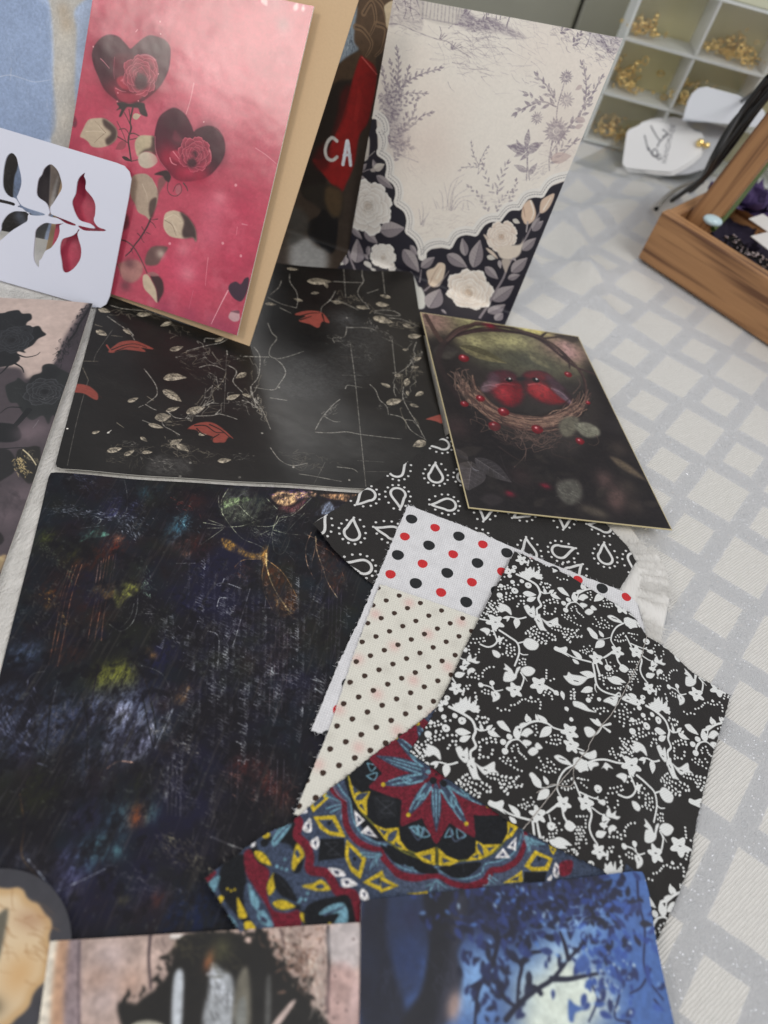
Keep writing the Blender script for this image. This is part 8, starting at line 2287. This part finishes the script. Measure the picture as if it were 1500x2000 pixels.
dm = t.math('SUBTRACT', half, t.math('MAXIMUM', du, dv)); msk = t.n('ShaderNodeMapRange', i_1=-.009, i_2=.009); t.l(dm, msk.inputs[0]); m = msk.outputs[0]
tw = t.math('SINE', t.math('MULTIPLY', t.math('ADD', us, t.math('MULTIPLY', vs, .35)), 150.)); tw2 = t.math('SINE', t.math('MULTIPLY', t.math('SUBTRACT', vs, us), 210.))
n1 = t.n('ShaderNodeTexNoise', i_Scale=75., i_Detail=6., i_Roughness=.7); mp = t.n('ShaderNodeMapping'); mp.inputs['Scale'].default_value = (1., .28, 1); mp.inputs['Rotation'].default_value = (0, 0, .9); t.l(L, mp.inputs[0]); t.l(mp.outputs[0], n1.inputs[0])
n2 = t.n('ShaderNodeTexNoise', i_Scale=28., i_Detail=5., i_Roughness=.7); t.l(L, n2.inputs[0])
vo = t.n('ShaderNodeTexVoronoi', i_Scale=6.2); t.l(L, vo.inputs[0]); bk = t.n('ShaderNodeMapRange', i_1=.22, i_2=.30, i_3=1., i_4=0.); t.l(vo.outputs[0], bk.inputs[0])
bt = t.math('MULTIPLY', t.math('GREATER_THAN', t.math('SINE', t.math('MULTIPLY', t.math('ADD', us, vs), 95.)), .1), bk.outputs[0])
grey = t.mix(n1.outputs[0], s2l((187, 189, 192)), s2l((229, 229, 229))); grey = t.mix(t.math('MULTIPLY', bt, .75), grey, s2l((214, 216, 218)))
warm = t.mix(t.math('ADD', t.math('MULTIPLY', tw, .25), t.math('MULTIPLY', n2.outputs[0], .8)), s2l((209, 207, 201)), s2l((231, 229, 224)))
fr_ = t.n('ShaderNodeMapRange', i_1=-.075, i_2=-.02); t.l(dm, fr_.inputs[0]); fm = t.math('MULTIPLY', t.math('MULTIPLY', fr_.outputs[0], t.math('SUBTRACT', 1., m)), t.math('GREATER_THAN', n1.outputs[0], .5)); grey = t.mix(t.math('MULTIPLY', fm, .6), grey, s2l((226, 226, 226))); base = t.mix(m, grey, warm); t.l(base, t.b.inputs['Base Color'])
t.b.inputs['Roughness'].default_value = .8; t.b.inputs['Specular IOR Level'].default_value = .3; t.b.inputs['Sheen Weight'].default_value = .1
hh = t.math('ADD', t.math('MULTIPLY', m, .7), t.math('ADD', t.math('MULTIPLY', t.math('MULTIPLY', tw, m), .22), t.math('MULTIPLY', t.math('SUBTRACT', 1., m), t.math('ADD', t.math('MULTIPLY', n1.outputs[0], 1.5), t.math('MULTIPLY', bt, .5)))))
bp = t.bump(hh, .9, .0009)
# metallic thread flakes that catch the lamps
vf = t.n('ShaderNodeTexVoronoi', i_Scale=24.); t.l(L, vf.inputs[0]); sel = t.n('ShaderNodeSeparateColor'); t.l(vf.outputs['Color'], sel.inputs[0])
near = t.math('LESS_THAN', vf.outputs['Distance'], .22); fl = t.math('MULTIPLY', t.math('MULTIPLY', t.math('MULTIPLY', near, .8), t.math('GREATER_THAN', sel.outputs[0], .62)), t.math('SUBTRACT', 1., m))
gl = t.n('ShaderNodeBsdfAnisotropic') if False else t.n('ShaderNodeBsdfGlossy'); gl.inputs['Roughness'].default_value = .16; gl.inputs['Color'].default_value = (.95, .96, 1, 1)
vn = t.n('ShaderNodeVectorMath', operation='MULTIPLY_ADD'); t.l(vf.outputs['Color'], vn.inputs[0]); vn.inputs[1].default_value = (1.5, 1.5, .2); vn.inputs[2].default_value = (-.75, -.75, .9)
nn = t.n('ShaderNodeVectorMath', operation='NORMALIZE'); t.l(vn.outputs[0], nn.inputs[0]); t.l(nn.outputs[0], gl.inputs['Normal'])
ad = t.n('ShaderNodeAddShader'); t.l(t.b.outputs[0], ad.inputs[0]); t.l(gl.outputs[0], ad.inputs[1])
ms = t.n('ShaderNodeMixShader'); t.l(fl, ms.inputs[0]); t.l(t.b.outputs[0], ms.inputs[1]); t.l(ad.outputs[0], ms.inputs[2]); t.l(ms.outputs[0], t.out.inputs[0])
o = link('table_cloth', me, t.m); o['kind'] = 'structure'

# ------------------------------------------------------------------ white fur mat under the papers
MAT = np.array([(.1405, .2300), (.134, .2480), (.118, .262), (.05, .368), (-.04, .408), (-.48, .405), (-.48, -.08), (.085, -.08), (.1105, .05), (.1365, .205)])
Q = spline(MAT * 1000, True, 6.) / 1000
bm = bmesh.new(); top = [bm.verts.new((x, y, .0022)) for x, y in Q]; mid = [bm.verts.new((x * 1.0 + .0012 * (1 if x > .1 else 0), y, .0004)) for x, y in Q]
bm.faces.new(top); n = len(Q)
for i in range(n): bm.faces.new((top[i], mid[i], mid[(i + 1) % n], top[(i + 1) % n]))
bmesh.ops.recalc_face_normals(bm, faces=bm.faces[:])
t = NT('white_fur'); tc = t.n('ShaderNodeTexCoord'); mp = t.n('ShaderNodeMapping'); mp.inputs['Scale'].default_value = (900, 130, 1); mp.inputs['Rotation'].default_value = (0, 0, .35); t.l(tc.outputs['Object'], mp.inputs[0])
nz = t.n('ShaderNodeTexNoise', i_Scale=1., i_Detail=4.); t.l(mp.outputs[0], nz.inputs[0]); n2 = t.n('ShaderNodeTexNoise', i_Scale=70., i_Detail=2.); t.l(tc.outputs['Object'], n2.inputs[0])
t.l(t.mix(n2.outputs[0], s2l((206, 204, 199)), s2l((234, 232, 228))), t.b.inputs['Base Color']); t.b.inputs['Roughness'].default_value = .7; t.b.inputs['Sheen Weight'].default_value = .3; t.bump(t.math('ADD', nz.outputs[0], t.math('MULTIPLY', n2.outputs[0], 2.)), .6, .001)
FUR = t.m
o = obj('fur_mat', bm, FUR); tag(o, 'white faux fur mat lying under the papers and swatches', 'mat')
rng = np.random.default_rng(77); V = []; F = []
def blade(p, an, ln, w, z0, lift, droop):
    k = 5; b0 = len(V); d = np.array((math.cos(an), math.sin(an))); cv = rng.normal() * .5
    for i in range(k):
        s_ = i / (k - 1); a2 = an + cv * s_; q = np.array(p) + d * ln * s_ + np.array((-d[1], d[0])) * ln * cv * s_ * s_ * .5
        z = z0 + lift * math.sin(s_ * 2.6) - droop * s_ * s_; wd = w * (1 - s_ * .8); n_ = np.array((-math.sin(a2), math.cos(a2))) * wd
        V.append((q[0] + n_[0], q[1] + n_[1], max(z, .0006))); V.append((q[0] - n_[0], q[1] - n_[1], max(z, .0006)))
    for i in range(k - 1): F.append((b0 + 2 * i, b0 + 2 * i + 1, b0 + 2 * i + 3, b0 + 2 * i + 2))
for (P, wd, num, an0) in FURPATH:
    P = np.array(P); L = spline(P * 1000, False, 1.) / 1000
    for i in range(num):
        c = L[rng.integers(len(L))] + rng.normal(size=2) * wd; blade(c, an0 + rng.normal() * .45, rng.uniform(.006, .014), rng.uniform(.00007, .00016), .0021, rng.uniform(.0003, .0013), .0004)
E_ = Q[(Q[:, 0] > .10) & (Q[:, 1] > .0)]
ctr = np.array((.06, .22))
for i in range(8000):
    c = E_[rng.integers(len(E_))]; v = c - ctr; an = math.atan2(v[1], v[0]) + rng.normal() * .8; c = c - v / np.hypot(*v) * rng.uniform(0, .016)
    blade(c, an, rng.uniform(.004, .010), rng.uniform(.00003, .00008), .0022, rng.uniform(.0003, .0013), .002)
me = bpy.data.meshes.new('fur_pile'); me.from_pydata(V, [], F); fo = link('fur_pile', me, FUR); fo.parent = o; fo['kind'] = 'stuff'

# ------------------------------------------------------------------ loose white thread on the floral swatch
def tube(name, pts, r, m, closed=False, res=6, parent=None):
    cu = bpy.data.curves.new(name, 'CURVE'); cu.dimensions = '3D'; cu.bevel_depth = r; cu.bevel_resolution = 2
    sp = cu.splines.new('POLY'); sp.points.add(len(pts) - 1); sp.use_cyclic_u = closed
    for p, q in zip(sp.points, pts): p.co = (*q, 1)
    ob = bpy.data.objects.new(name, cu); COL.objects.link(ob); bpy.context.view_layer.update()
    me = bpy.data.meshes.new_from_object(ob.evaluated_get(bpy.context.evaluated_depsgraph_get())); bpy.data.objects.remove(ob); bpy.data.curves.remove(cu); me.name = name
    for p in me.polygons: p.use_smooth = True
    me.materials.clear(); o = link(name, me, m)
    if parent: put(o, parent)
    return o
def spl3(P, step):
    P = np.array(P, float); out = []; n = len(P)
    for i in range(n - 1):
        p0, p1, p2, p3 = P[max(i - 1, 0)], P[i], P[i + 1], P[min(i + 2, n - 1)]; k = max(2, int(np.linalg.norm(p2 - p1) / step))
        t = np.linspace(0, 1, k, endpoint=False)[:, None]; out.append(.5 * ((2 * p1) + (-p0 + p2) * t + (2 * p0 - 5 * p1 + 4 * p2 - p3) * t ** 2 + (-p0 + 3 * p1 - 3 * p2 + p3) * t ** 3))
    return np.concatenate(out + [P[-1:]])
def on_floral(P):
    P = spline(np.array(P) * 1000, False, .8) / 1000; x, y = P[:, 0], P[:, 1]; return np.c_[x, y, gwave(x, y) + zdrop(x, y, SHEETS['floral']['o'][2]) + .00022]
thr = plain('grey_thread', (168, 162, 156), .8)
P = on_floral(THREAD[0]); P[:, :2] += rng.normal(size=(len(P), 2)) * .00006
o = tube('thread', P, .00017, thr); tag(o, 'loose grey thread trailing across the black floral swatch', 'thread')
o2 = tube('thread_loop', on_floral(THREAD[1]), .00013, thr, parent=None); o2.parent = o

# ------------------------------------------------------------------ wooden tray
def wood(name, rot=0.):
    t = NT(name); tc = t.n('ShaderNodeTexCoord'); mp = t.n('ShaderNodeMapping'); mp.inputs['Scale'].default_value = (4, 150, 150); t.l(tc.outputs['Object'], mp.inputs[0])
    nz = t.n('ShaderNodeTexNoise', i_Scale=1., i_Detail=6., i_Roughness=.6, i_Distortion=.6); t.l(mp.outputs[0], nz.inputs[0]); n2 = t.n('ShaderNodeTexNoise', i_Scale=3., i_Detail=2.); mp2 = t.n('ShaderNodeMapping'); mp2.inputs['Scale'].default_value = (2.5, 60, 60); t.l(tc.outputs['Object'], mp2.inputs[0]); t.l(mp2.outputs[0], n2.inputs[0])
    a = t.mix(nz.outputs[0], s2l((126, 84, 50)), s2l((200, 152, 104))); mr = t.n('ShaderNodeMapRange', i_1=.36, i_2=.50); t.l(n2.outputs[0], mr.inputs[0]); t.l(t.mix(mr.outputs[0], s2l((104, 68, 42)), a), t.b.inputs['Base Color']); t.b.inputs['Roughness'].default_value = .5; t.bump(nz.outputs[0], .2, .0005); return t.m
WOOD = wood('acacia_wood')
def board(name, o, ex, ey, ez, L, W, Hh, parent, m=WOOD, bev=.0012):
    bm = bmesh.new(); bmesh.ops.create_cube(bm, size=1.)
    for v in bm.verts: v.co = Vector(((v.co.x + .5) * L, (v.co.y + .5) * W, (v.co.z + .5) * Hh))
    bmesh.ops.bevel(bm, geom=bm.edges[:], offset=bev, segments=2, affect='EDGES', profile=.5)
    me = bpy.data.meshes.new(name); bm.to_mesh(me); bm.free(); ob = link(name, me, m)
    ex, ey, ez, o = map(Vector, (ex, ey, ez, o)); ob.matrix_world = Matrix(((ex.x, ey.x, ez.x, o.x), (ex.y, ey.y, ez.y, o.y), (ex.z, ey.z, ez.z, o.z), (0, 0, 0, 1)))
    if parent: ob.parent = parent; ob.matrix_parent_inverse = Matrix.Translation(-Vector(parent.location))
    return ob
TO = np.array((.1200, .5235, 0)); fx = np.array((.843, -.538, 0)); fy = np.array((.538, .843, 0)); fz = np.array((0, 0, 1.))
tray = empty('wooden_tray', TO); tag(tray, 'brown wooden tray with a leaning upright slat at the right edge', 'tray')
board('front_board', TO + fz * .0004, fx, fy, fz, .30, .010, .037, tray)
board('side_board', TO + fy * .0102 + fz * .0004, fy, -fx, fz, .13, .009, .036, tray).location += Vector(fx * .009)
board('base_board', TO + fy * .0102 + fx * .0092 + fz * .0006, fx, fy, fz, .28, .13, .006, tray)
up = np.array((.17, .03, 1.)); up /= np.linalg.norm(up); ux = fx - up * (fx @ up); ux /= np.linalg.norm(ux); uy = np.cross(up, ux)
board('upright_slat', np.array(SLAT), up, ux, np.cross(up, ux), .20, .019, .009, tray)
board('back_panel', TO + fy * .13 + fx * .0095 + fz * .0004, fx, fy, fz, .28, .008, .03, tray)
# contents of the tray
def crumple(name, c, r, m, seed, n=9, flat=.5):
    rg = np.random.default_rng(seed); bm = bmesh.new()
    for i in range(n):
        an = rg.uniform(0, 6.28); el = rg.uniform(.05, 1.1); g = 7; vs = {}
        ln = r * rg.uniform(.7, 1.1); wd = r * rg.uniform(.45, .7); ph = rg.uniform(0, 6)
        for a in range(g):
            for b in range(g):
                s_ = a / (g - 1); t_ = b / (g - 1) - .5; wv = math.sin(math.pi * min(s_ * .9 + .08, 1)) ** .6
                x = ln * s_ * math.cos(el * s_); z = ln * s_ * math.sin(el * s_) * flat + r * .10 * math.sin(t_ * 9 + ph + s_ * 4) * s_; y = wd * t_ * wv * 1.6
                vs[a, b] = bm.verts.new((c[0] + x * math.cos(an) - y * math.sin(an), c[1] + x * math.sin(an) + y * math.cos(an), c[2] + z))
        for a in range(g - 1):
            for b in range(g - 1): bm.faces.new((vs[a, b], vs[a + 1, b], vs[a + 1, b + 1], vs[a, b + 1]))
    o = obj(name, bm, m, smooth=True); return o
PUR = plain('purple_cloth', (84, 66, 112), .8, noise=.4, nscale=300); 
o = crumple('fabric_flower', TRAYP[0], .030, PUR, 3, 14); tag(o, 'purple fabric flower lying in the wooden tray', 'fabric flower')
o = crumple('fabric_petal', TRAYP[1], .034, plain('dark_violet_cloth', (44, 36, 58), .8, noise=.4, nscale=300), 5, 16, .25); tag(o, 'dark violet cloth petals under the beaded ribbon in the tray', 'cloth petals')
BLK = plain('black_ribbon_cloth', (34, 32, 38), .6)
rb = empty('beaded_ribbon', (.176, .528, .034)); tag(rb, 'black ribbon dotted with small rhinestones inside the wooden tray', 'ribbon')
rp0, rp1 = np.array(TRAYP[2]), np.array(TRAYP[3]); dr = (rp1 - rp0); nr = np.array((-dr[1], dr[0], 0)); nr /= np.linalg.norm(nr)
bm = bmesh.new(); vs = []
for i in range(24):
    s_ = i / 23; p = rp0 + dr * s_ + fz * (.0015 * math.sin(s_ * 14)); vs.append((bm.verts.new(p - nr * .006), bm.verts.new(p + nr * .006)))
for a, b in zip(vs[:-1], vs[1:]): bm.faces.new((a[0], b[0], b[1], a[1]))
r_ = bmesh.ops.solidify(bm, geom=bm.faces[:], thickness=.0006); put(obj('band', bm, BLK, smooth=True), rb)
bm = bmesh.new(); rg = np.random.default_rng(8)
for i in range(70):
    s_ = rg.random(); p = rp0 + dr * s_ + nr * rg.uniform(-.0045, .0045) + fz * (.0015 * math.sin(s_ * 14) + .0008); bmesh.ops.create_icosphere(bm, subdivisions=1, radius=rg.uniform(.0005, .0010), matrix=Matrix.Translation(p))
ro = put(obj('rhinestone', bm, plain('rhinestone_glass', (206, 190, 190), .08, metal=.9)), rb); ro['kind'] = 'stuff'
LABW = plain('white_card', (214, 210, 206), .6)
for i, (c, an, sz) in enumerate(((TRAYP[4], -.75, (.034, .016)), (TRAYP[5], -.85, (.036, .017)))):
    o = board('paper_label', np.array(c), (math.cos(an), math.sin(an), .1), (-math.sin(an), math.cos(an), .05), (0, -.05, 1), sz[0], sz[1], .0005, None, LABW, .0001)
    tag(o, ('blank white paper label nearest the purple flower in the tray', 'blank white paper label lower down beside the beaded ribbon')[i], 'label', 'white labels in the tray')
GREEN = plain('green_stem_plastic', (78, 96, 44), .5, noise=.3, nscale=300)
o = tube('stem', spl3(TRAYP[6], .003), .0020, GREEN); tag(o, 'green artificial stem running up beside the wooden slat', 'stem')
bm = bmesh.new(); bmesh.ops.create_icosphere(bm, subdivisions=3, radius=.0055); 
for v in bm.verts: v.co.z *= .6; v.co.x *= 1.25
o = obj('glass_bead', bm, plain('pale_blue_glass', (196, 220, 226), .12), smooth=True); o.location = (.156, .529, .0395); tag(o, 'pale blue bead at the foot of the wooden slat', 'bead')

# ------------------------------------------------------------------ clear organiser with gold findings
t = NT('frosted_plastic'); t.b.inputs['Base Color'].default_value = s2l((246, 250, 247)); t.b.inputs['Roughness'].default_value = .35; t.b.inputs['Transmission Weight'].default_value = .25; FROST = t.m
OLIVE = plain('olive_backing', (216, 210, 160), .55, noise=.18, nscale=40)
OO = np.array((.0681, .6914, 0)); ox = np.array((1, .12, 0)); ox /= np.linalg.norm(ox); oy = np.array((-ox[1], ox[0], 0)); oz = fz
org = empty('organizer', OO); tag(org, 'clear plastic organiser with gold findings in its compartments', 'organiser')
board('back_panel', OO + oy * .030, ox, oy, oz, .30, .003, .165, org, OLIVE, .0004)
for i, zc in enumerate((-.0002, .039, .080, .1205)):
    board('shelf', OO + oz * max(zc, .0002) - ox * .001, ox, oy, oz, .30, .0295, .0022, org, FROST, .0004)
for i, xc in enumerate((-.001, .0575, .1155, .174)):
    for zr in (.0028, .0416, .0826): board('divider', OO + ox * xc + oz * zr + oy * .0002, oz, oy, -ox, (.0355, .0377, .0374)[int(zr * 25) if zr < .08 else 2] , .029, .0022, org, FROST, .0004).location += Vector(ox * .0022)
board('top_rim', OO + oz * .1230 - ox * .001, ox, oy, oz, .30, .0295, .012, org, plain('cream_plastic', (214, 216, 190), .5), .0008)
GOLD = plain('gold_metal', (244, 214, 140), .22, metal=1.); CLEARG = plain('crystal_glass', (226, 222, 214), .08, metal=.6)
rg = np.random.default_rng(21)
def pile(cx, cz, n, sx_, hgt, seed, label, kinds):
    rg = np.random.default_rng(seed); bm = bmesh.new()
    for i in range(n):
        q = OO + ox * (cx + rg.normal() * sx_) + oy * rg.uniform(.004, .026) + oz * (cz + .0022 + abs(rg.normal()) * hgt)
        rot = Matrix.Rotation(rg.uniform(0, 6.28), 4, Vector(rg.normal(size=3)).normalized()); r = rg.uniform(.0012, .0030)
        if rg.random() < kinds: # jump ring
            k, j = 12, 5; vs = [[bm.verts.new(Vector(q) + rot @ Vector(((r + r * .24 * math.cos(6.283 * b / j)) * math.cos(6.283 * a / k), (r + r * .24 * math.cos(6.283 * b / j)) * math.sin(6.283 * a / k), r * .24 * math.sin(6.283 * b / j)))) for b in range(j)] for a in range(k)]
            for a in range(k):
                for b in range(j): bm.faces.new((vs[a][b], vs[(a + 1) % k][b], vs[(a + 1) % k][(b + 1) % j], vs[a][(b + 1) % j]))
        else: bmesh.ops.create_icosphere(bm, subdivisions=2, radius=r * .75, matrix=Matrix.Translation(q) @ rot @ Matrix.Diagonal((1, 1, 1.5, 1)))
    o = obj('gold_findings', bm, GOLD, smooth=True); tag(o, label, 'jewellery findings', 'heaps of gold findings', 'stuff'); return o
pile(.016, .082, 46, .009, .006, 1, 'gold hooks and beads heaped in the upper left compartment', .5)
pile(.090, .082, 90, .013, .006, 2, 'gold rings heaped in the upper right compartment', .8)
pile(.016, .041, 50, .008, .008, 3, 'gold beads heaped in the middle left compartment', .5)
pile(.075, .041, 60, .012, .009, 4, 'gold rings heaped behind the white card in the middle right compartment', .8)
pile(.020, .002, 80, .010, .007, 5, 'gold rings and beads heaped in the lower left compartment', .6)
# clear lids of the compartments
t = NT('clear_lid'); tr = t.n('ShaderNodeBsdfTransparent'); gl = t.n('ShaderNodeBsdfGlossy'); gl.inputs['Roughness'].default_value = .25; ms = t.n('ShaderNodeMixShader'); ms.inputs[0].default_value = .10; t.l(tr.outputs[0], ms.inputs[1]); t.l(gl.outputs[0], ms.inputs[2]); t.l(ms.outputs[0], t.out.inputs[0]); CLEAR = t.m
board('lid', OO - oy * .0012 + oz * .001, ox, oy, oz, .298, .0008, .12, org, CLEAR, .0001)
# grey storage box behind the toile card
bx = empty('storage_box', (.0, .80, 0)); tag(bx, 'grey storage box standing behind the toile card', 'box')
GB = plain('grey_box_plastic', (146, 146, 134), .6, noise=.1, nscale=30)
board('side_panel', (-.12, .79, .001), (1, .06, 0), (-.06, 1, 0), (0, 0, 1), .150, .12, .22, bx, GB, .003); board('door_panel', (.0325, .7985, .001), (1, .06, 0), (-.06, 1, 0), (0, 0, 1), .10, .12, .22, bx, GB, .003)
board('lid', (-.125, .785, .2225), (1, .06, 0), (-.06, 1, 0), (0, 0, 1), .262, .13, .012, bx, GB, .002)
# earring display cards and bag
def plate3(name, pts, z, thick, m, label, cat, group=None, tilt=0.):
    bm = bmesh.new(); P = np.array(pts); b = [bm.verts.new((x, y, z + tilt * (y - P[:, 1].min()))) for x, y in P]; tp = [bm.verts.new((x, y, z + thick + tilt * (y - P[:, 1].min()))) for x, y in P]; n = len(P)
    bm.faces.new(tp); bm.faces.new(b[::-1])
    for i in range(n): bm.faces.new((b[i], b[(i + 1) % n], tp[(i + 1) % n], tp[i]))
    bmesh.ops.recalc_face_normals(bm, faces=bm.faces[:]); o = obj(name, bm, m); tag(o, label, cat, group); return o
CARD = plain('pale_grey_card', (232, 232, 232), .55); CARD2 = plain('grey_card', (186, 188, 192), .55)
OUT = np.array(ECARD['out']).reshape(-1, 2); cm = OUT.mean(0); EP = [np.array(v) for v in ECARD['plane']]; EN = np.cross(EP[1], EP[2])
def ecard(off, dxy, sc, m, label):
    o = curve_plate('earring_card', ((OUT - cm) * sc + cm + dxy).ravel(), [], (EP[0] + EN * off, EP[1], EP[2]), .0010, m); tag(o, label, 'earring card', 'stacked earring cards'); return o
o = curve_plate('earring_card', ECARD['out2'], [], (EP[0] - EN * .0042, EP[1], EP[2]), .0010, CARD2); tag(o, 'grey earring card sticking out at the right, bottom of the stack', 'earring card', 'stacked earring cards')
ecard(-.0020, (2, -1.0), 1., CARD, 'plain earring card sandwiched in the middle of the stack')
ec = ecard(0, (0, 0), 1., CARD, 'pale earring card with handwritten logo, on top of the stack')
INK = plain('grey_ink', (104, 104, 112), .6); bm = bmesh.new()
def onto(o, parent):
    o.matrix_world = parent.matrix_world.copy(); o.parent = parent; o.matrix_parent_inverse = parent.matrix_world.inverted(); return o
bpy.context.view_layer.update()
for P in ECARD['logo']:
    P = spline(np.array(P).reshape(-1, 2), False, .7) / 1000
    for a, b in zip(P[:-1], P[1:]):
        d = b - a; n_ = np.array((-d[1], d[0])); n_ = n_ / (np.hypot(*n_) + 1e-12) * .0006
        bm.faces.new([bm.verts.new((*q, .00056)) for q in (a - n_, b - n_, b + n_, a + n_)])
onto(obj('printed_logo', bm, INK), ec)
fc = bpy.data.curves.new('printed_name', 'FONT'); fc.body = 'HANDMADE'; fc.size = .0052; fc.space_character = 1.15; fo = bpy.data.objects.new('printed_name', fc); COL.objects.link(fo); bpy.context.view_layer.update()
a, b = np.array(ECARD['name']).reshape(-1, 2) / 1000; k = np.hypot(*(b - a)) / max(fo.dimensions.x, 1e-6); an = math.atan2(b[1] - a[1], b[0] - a[0])
me = bpy.data.meshes.new_from_object(fo.evaluated_get(bpy.context.evaluated_depsgraph_get())); bpy.data.objects.remove(fo); me.materials.clear(); me.name = 'printed_name'
me.transform(Matrix.Translation((a[0], a[1], .00058)) @ Matrix.Rotation(an, 4, 'Z') @ Matrix.Diagonal((k, k, 1, 1))); onto(link('printed_name', me, INK), ec)
sp_ = EP[0] + EP[1] * ECARD['stud'][0] / 1000 + EP[2] * ECARD['stud'][1] / 1000 + EN * .0012
st = empty('earring', sp_); tag(st, 'gold stud earring at the notch of the top card', 'earring')
for dx, r in ((0, .0034), (.006, .0026)):
    bm = bmesh.new(); bmesh.ops.create_icosphere(bm, subdivisions=2, radius=r); so = obj('stud_head' if dx == 0 else 'stud_clasp', bm, GOLD, smooth=False); so.location = sp_ + EP[1] * dx + EN * r * .6; put(so, st)
wc = curve_plate('display_card', np.array(WCARD['out'][:20] + [73, 45, 42, 41, 13, 38]), [], WCARD['plane'], .0016, plain('glossy_white_card', (226, 230, 236), .25)); tag(wc, 'glossy white rounded card leaning against the organiser', 'card')
# clear bag
bm = bmesh.new(); vs = {}
BG = np.array(BAG); rg = np.random.default_rng(31); GN = 26; hz = vnoise(GN, GN, 5, rg, 3)
for i in range(GN):
    for j in range(GN):
        s_, t_ = i / (GN - 1), j / (GN - 1); p = (1 - s_) * (1 - t_) * BG[0] + s_ * (1 - t_) * BG[1] + s_ * t_ * BG[2] + (1 - s_) * t_ * BG[3]
        vs[i, j] = bm.verts.new((p[0], p[1], .0022 + .0022 * hz[i, j]))
for i in range(GN - 1):
    for j in range(GN - 1): bm.faces.new((vs[i, j], vs[i + 1, j], vs[i + 1, j + 1], vs[i, j + 1]))
t = NT('clear_film'); tr = t.n('ShaderNodeBsdfTransparent'); tr.inputs[0].default_value = (.93, .94, .94, 1); gl = t.n('ShaderNodeBsdfGlossy'); gl.inputs['Roughness'].default_value = .12; ms = t.n('ShaderNodeMixShader'); fr = t.n('ShaderNodeFresnel', i_IOR=1.5); t.l(t.math('MULTIPLY', fr.outputs[0], .35), ms.inputs[0]); t.l(tr.outputs[0], ms.inputs[1]); t.l(gl.outputs[0], ms.inputs[2]); t.l(ms.outputs[0], t.out.inputs[0])
o = obj('plastic_bag', bm, t.m, smooth=True); tag(o, 'flat clear plastic bag under the earring cards', 'bag')
# black cords
CORDM = plain('black_cord', (26, 25, 25), .45)
cd = empty('cord_bundle', CORDS[0][0]); tag(cd, 'bundle of thin black cords fanning up past the wooden slat', 'cords')
for P in CORDS: tube('cord', spl3(P, .004), .0017, CORDM, parent=cd)
o = tube('wire_ring', spl3(RINGP, .002), .0018, plain('silver_wire', (170, 164, 158), .2, metal=1.)); tag(o, 'silver wire hoop curving beside the tray corner', 'ring')
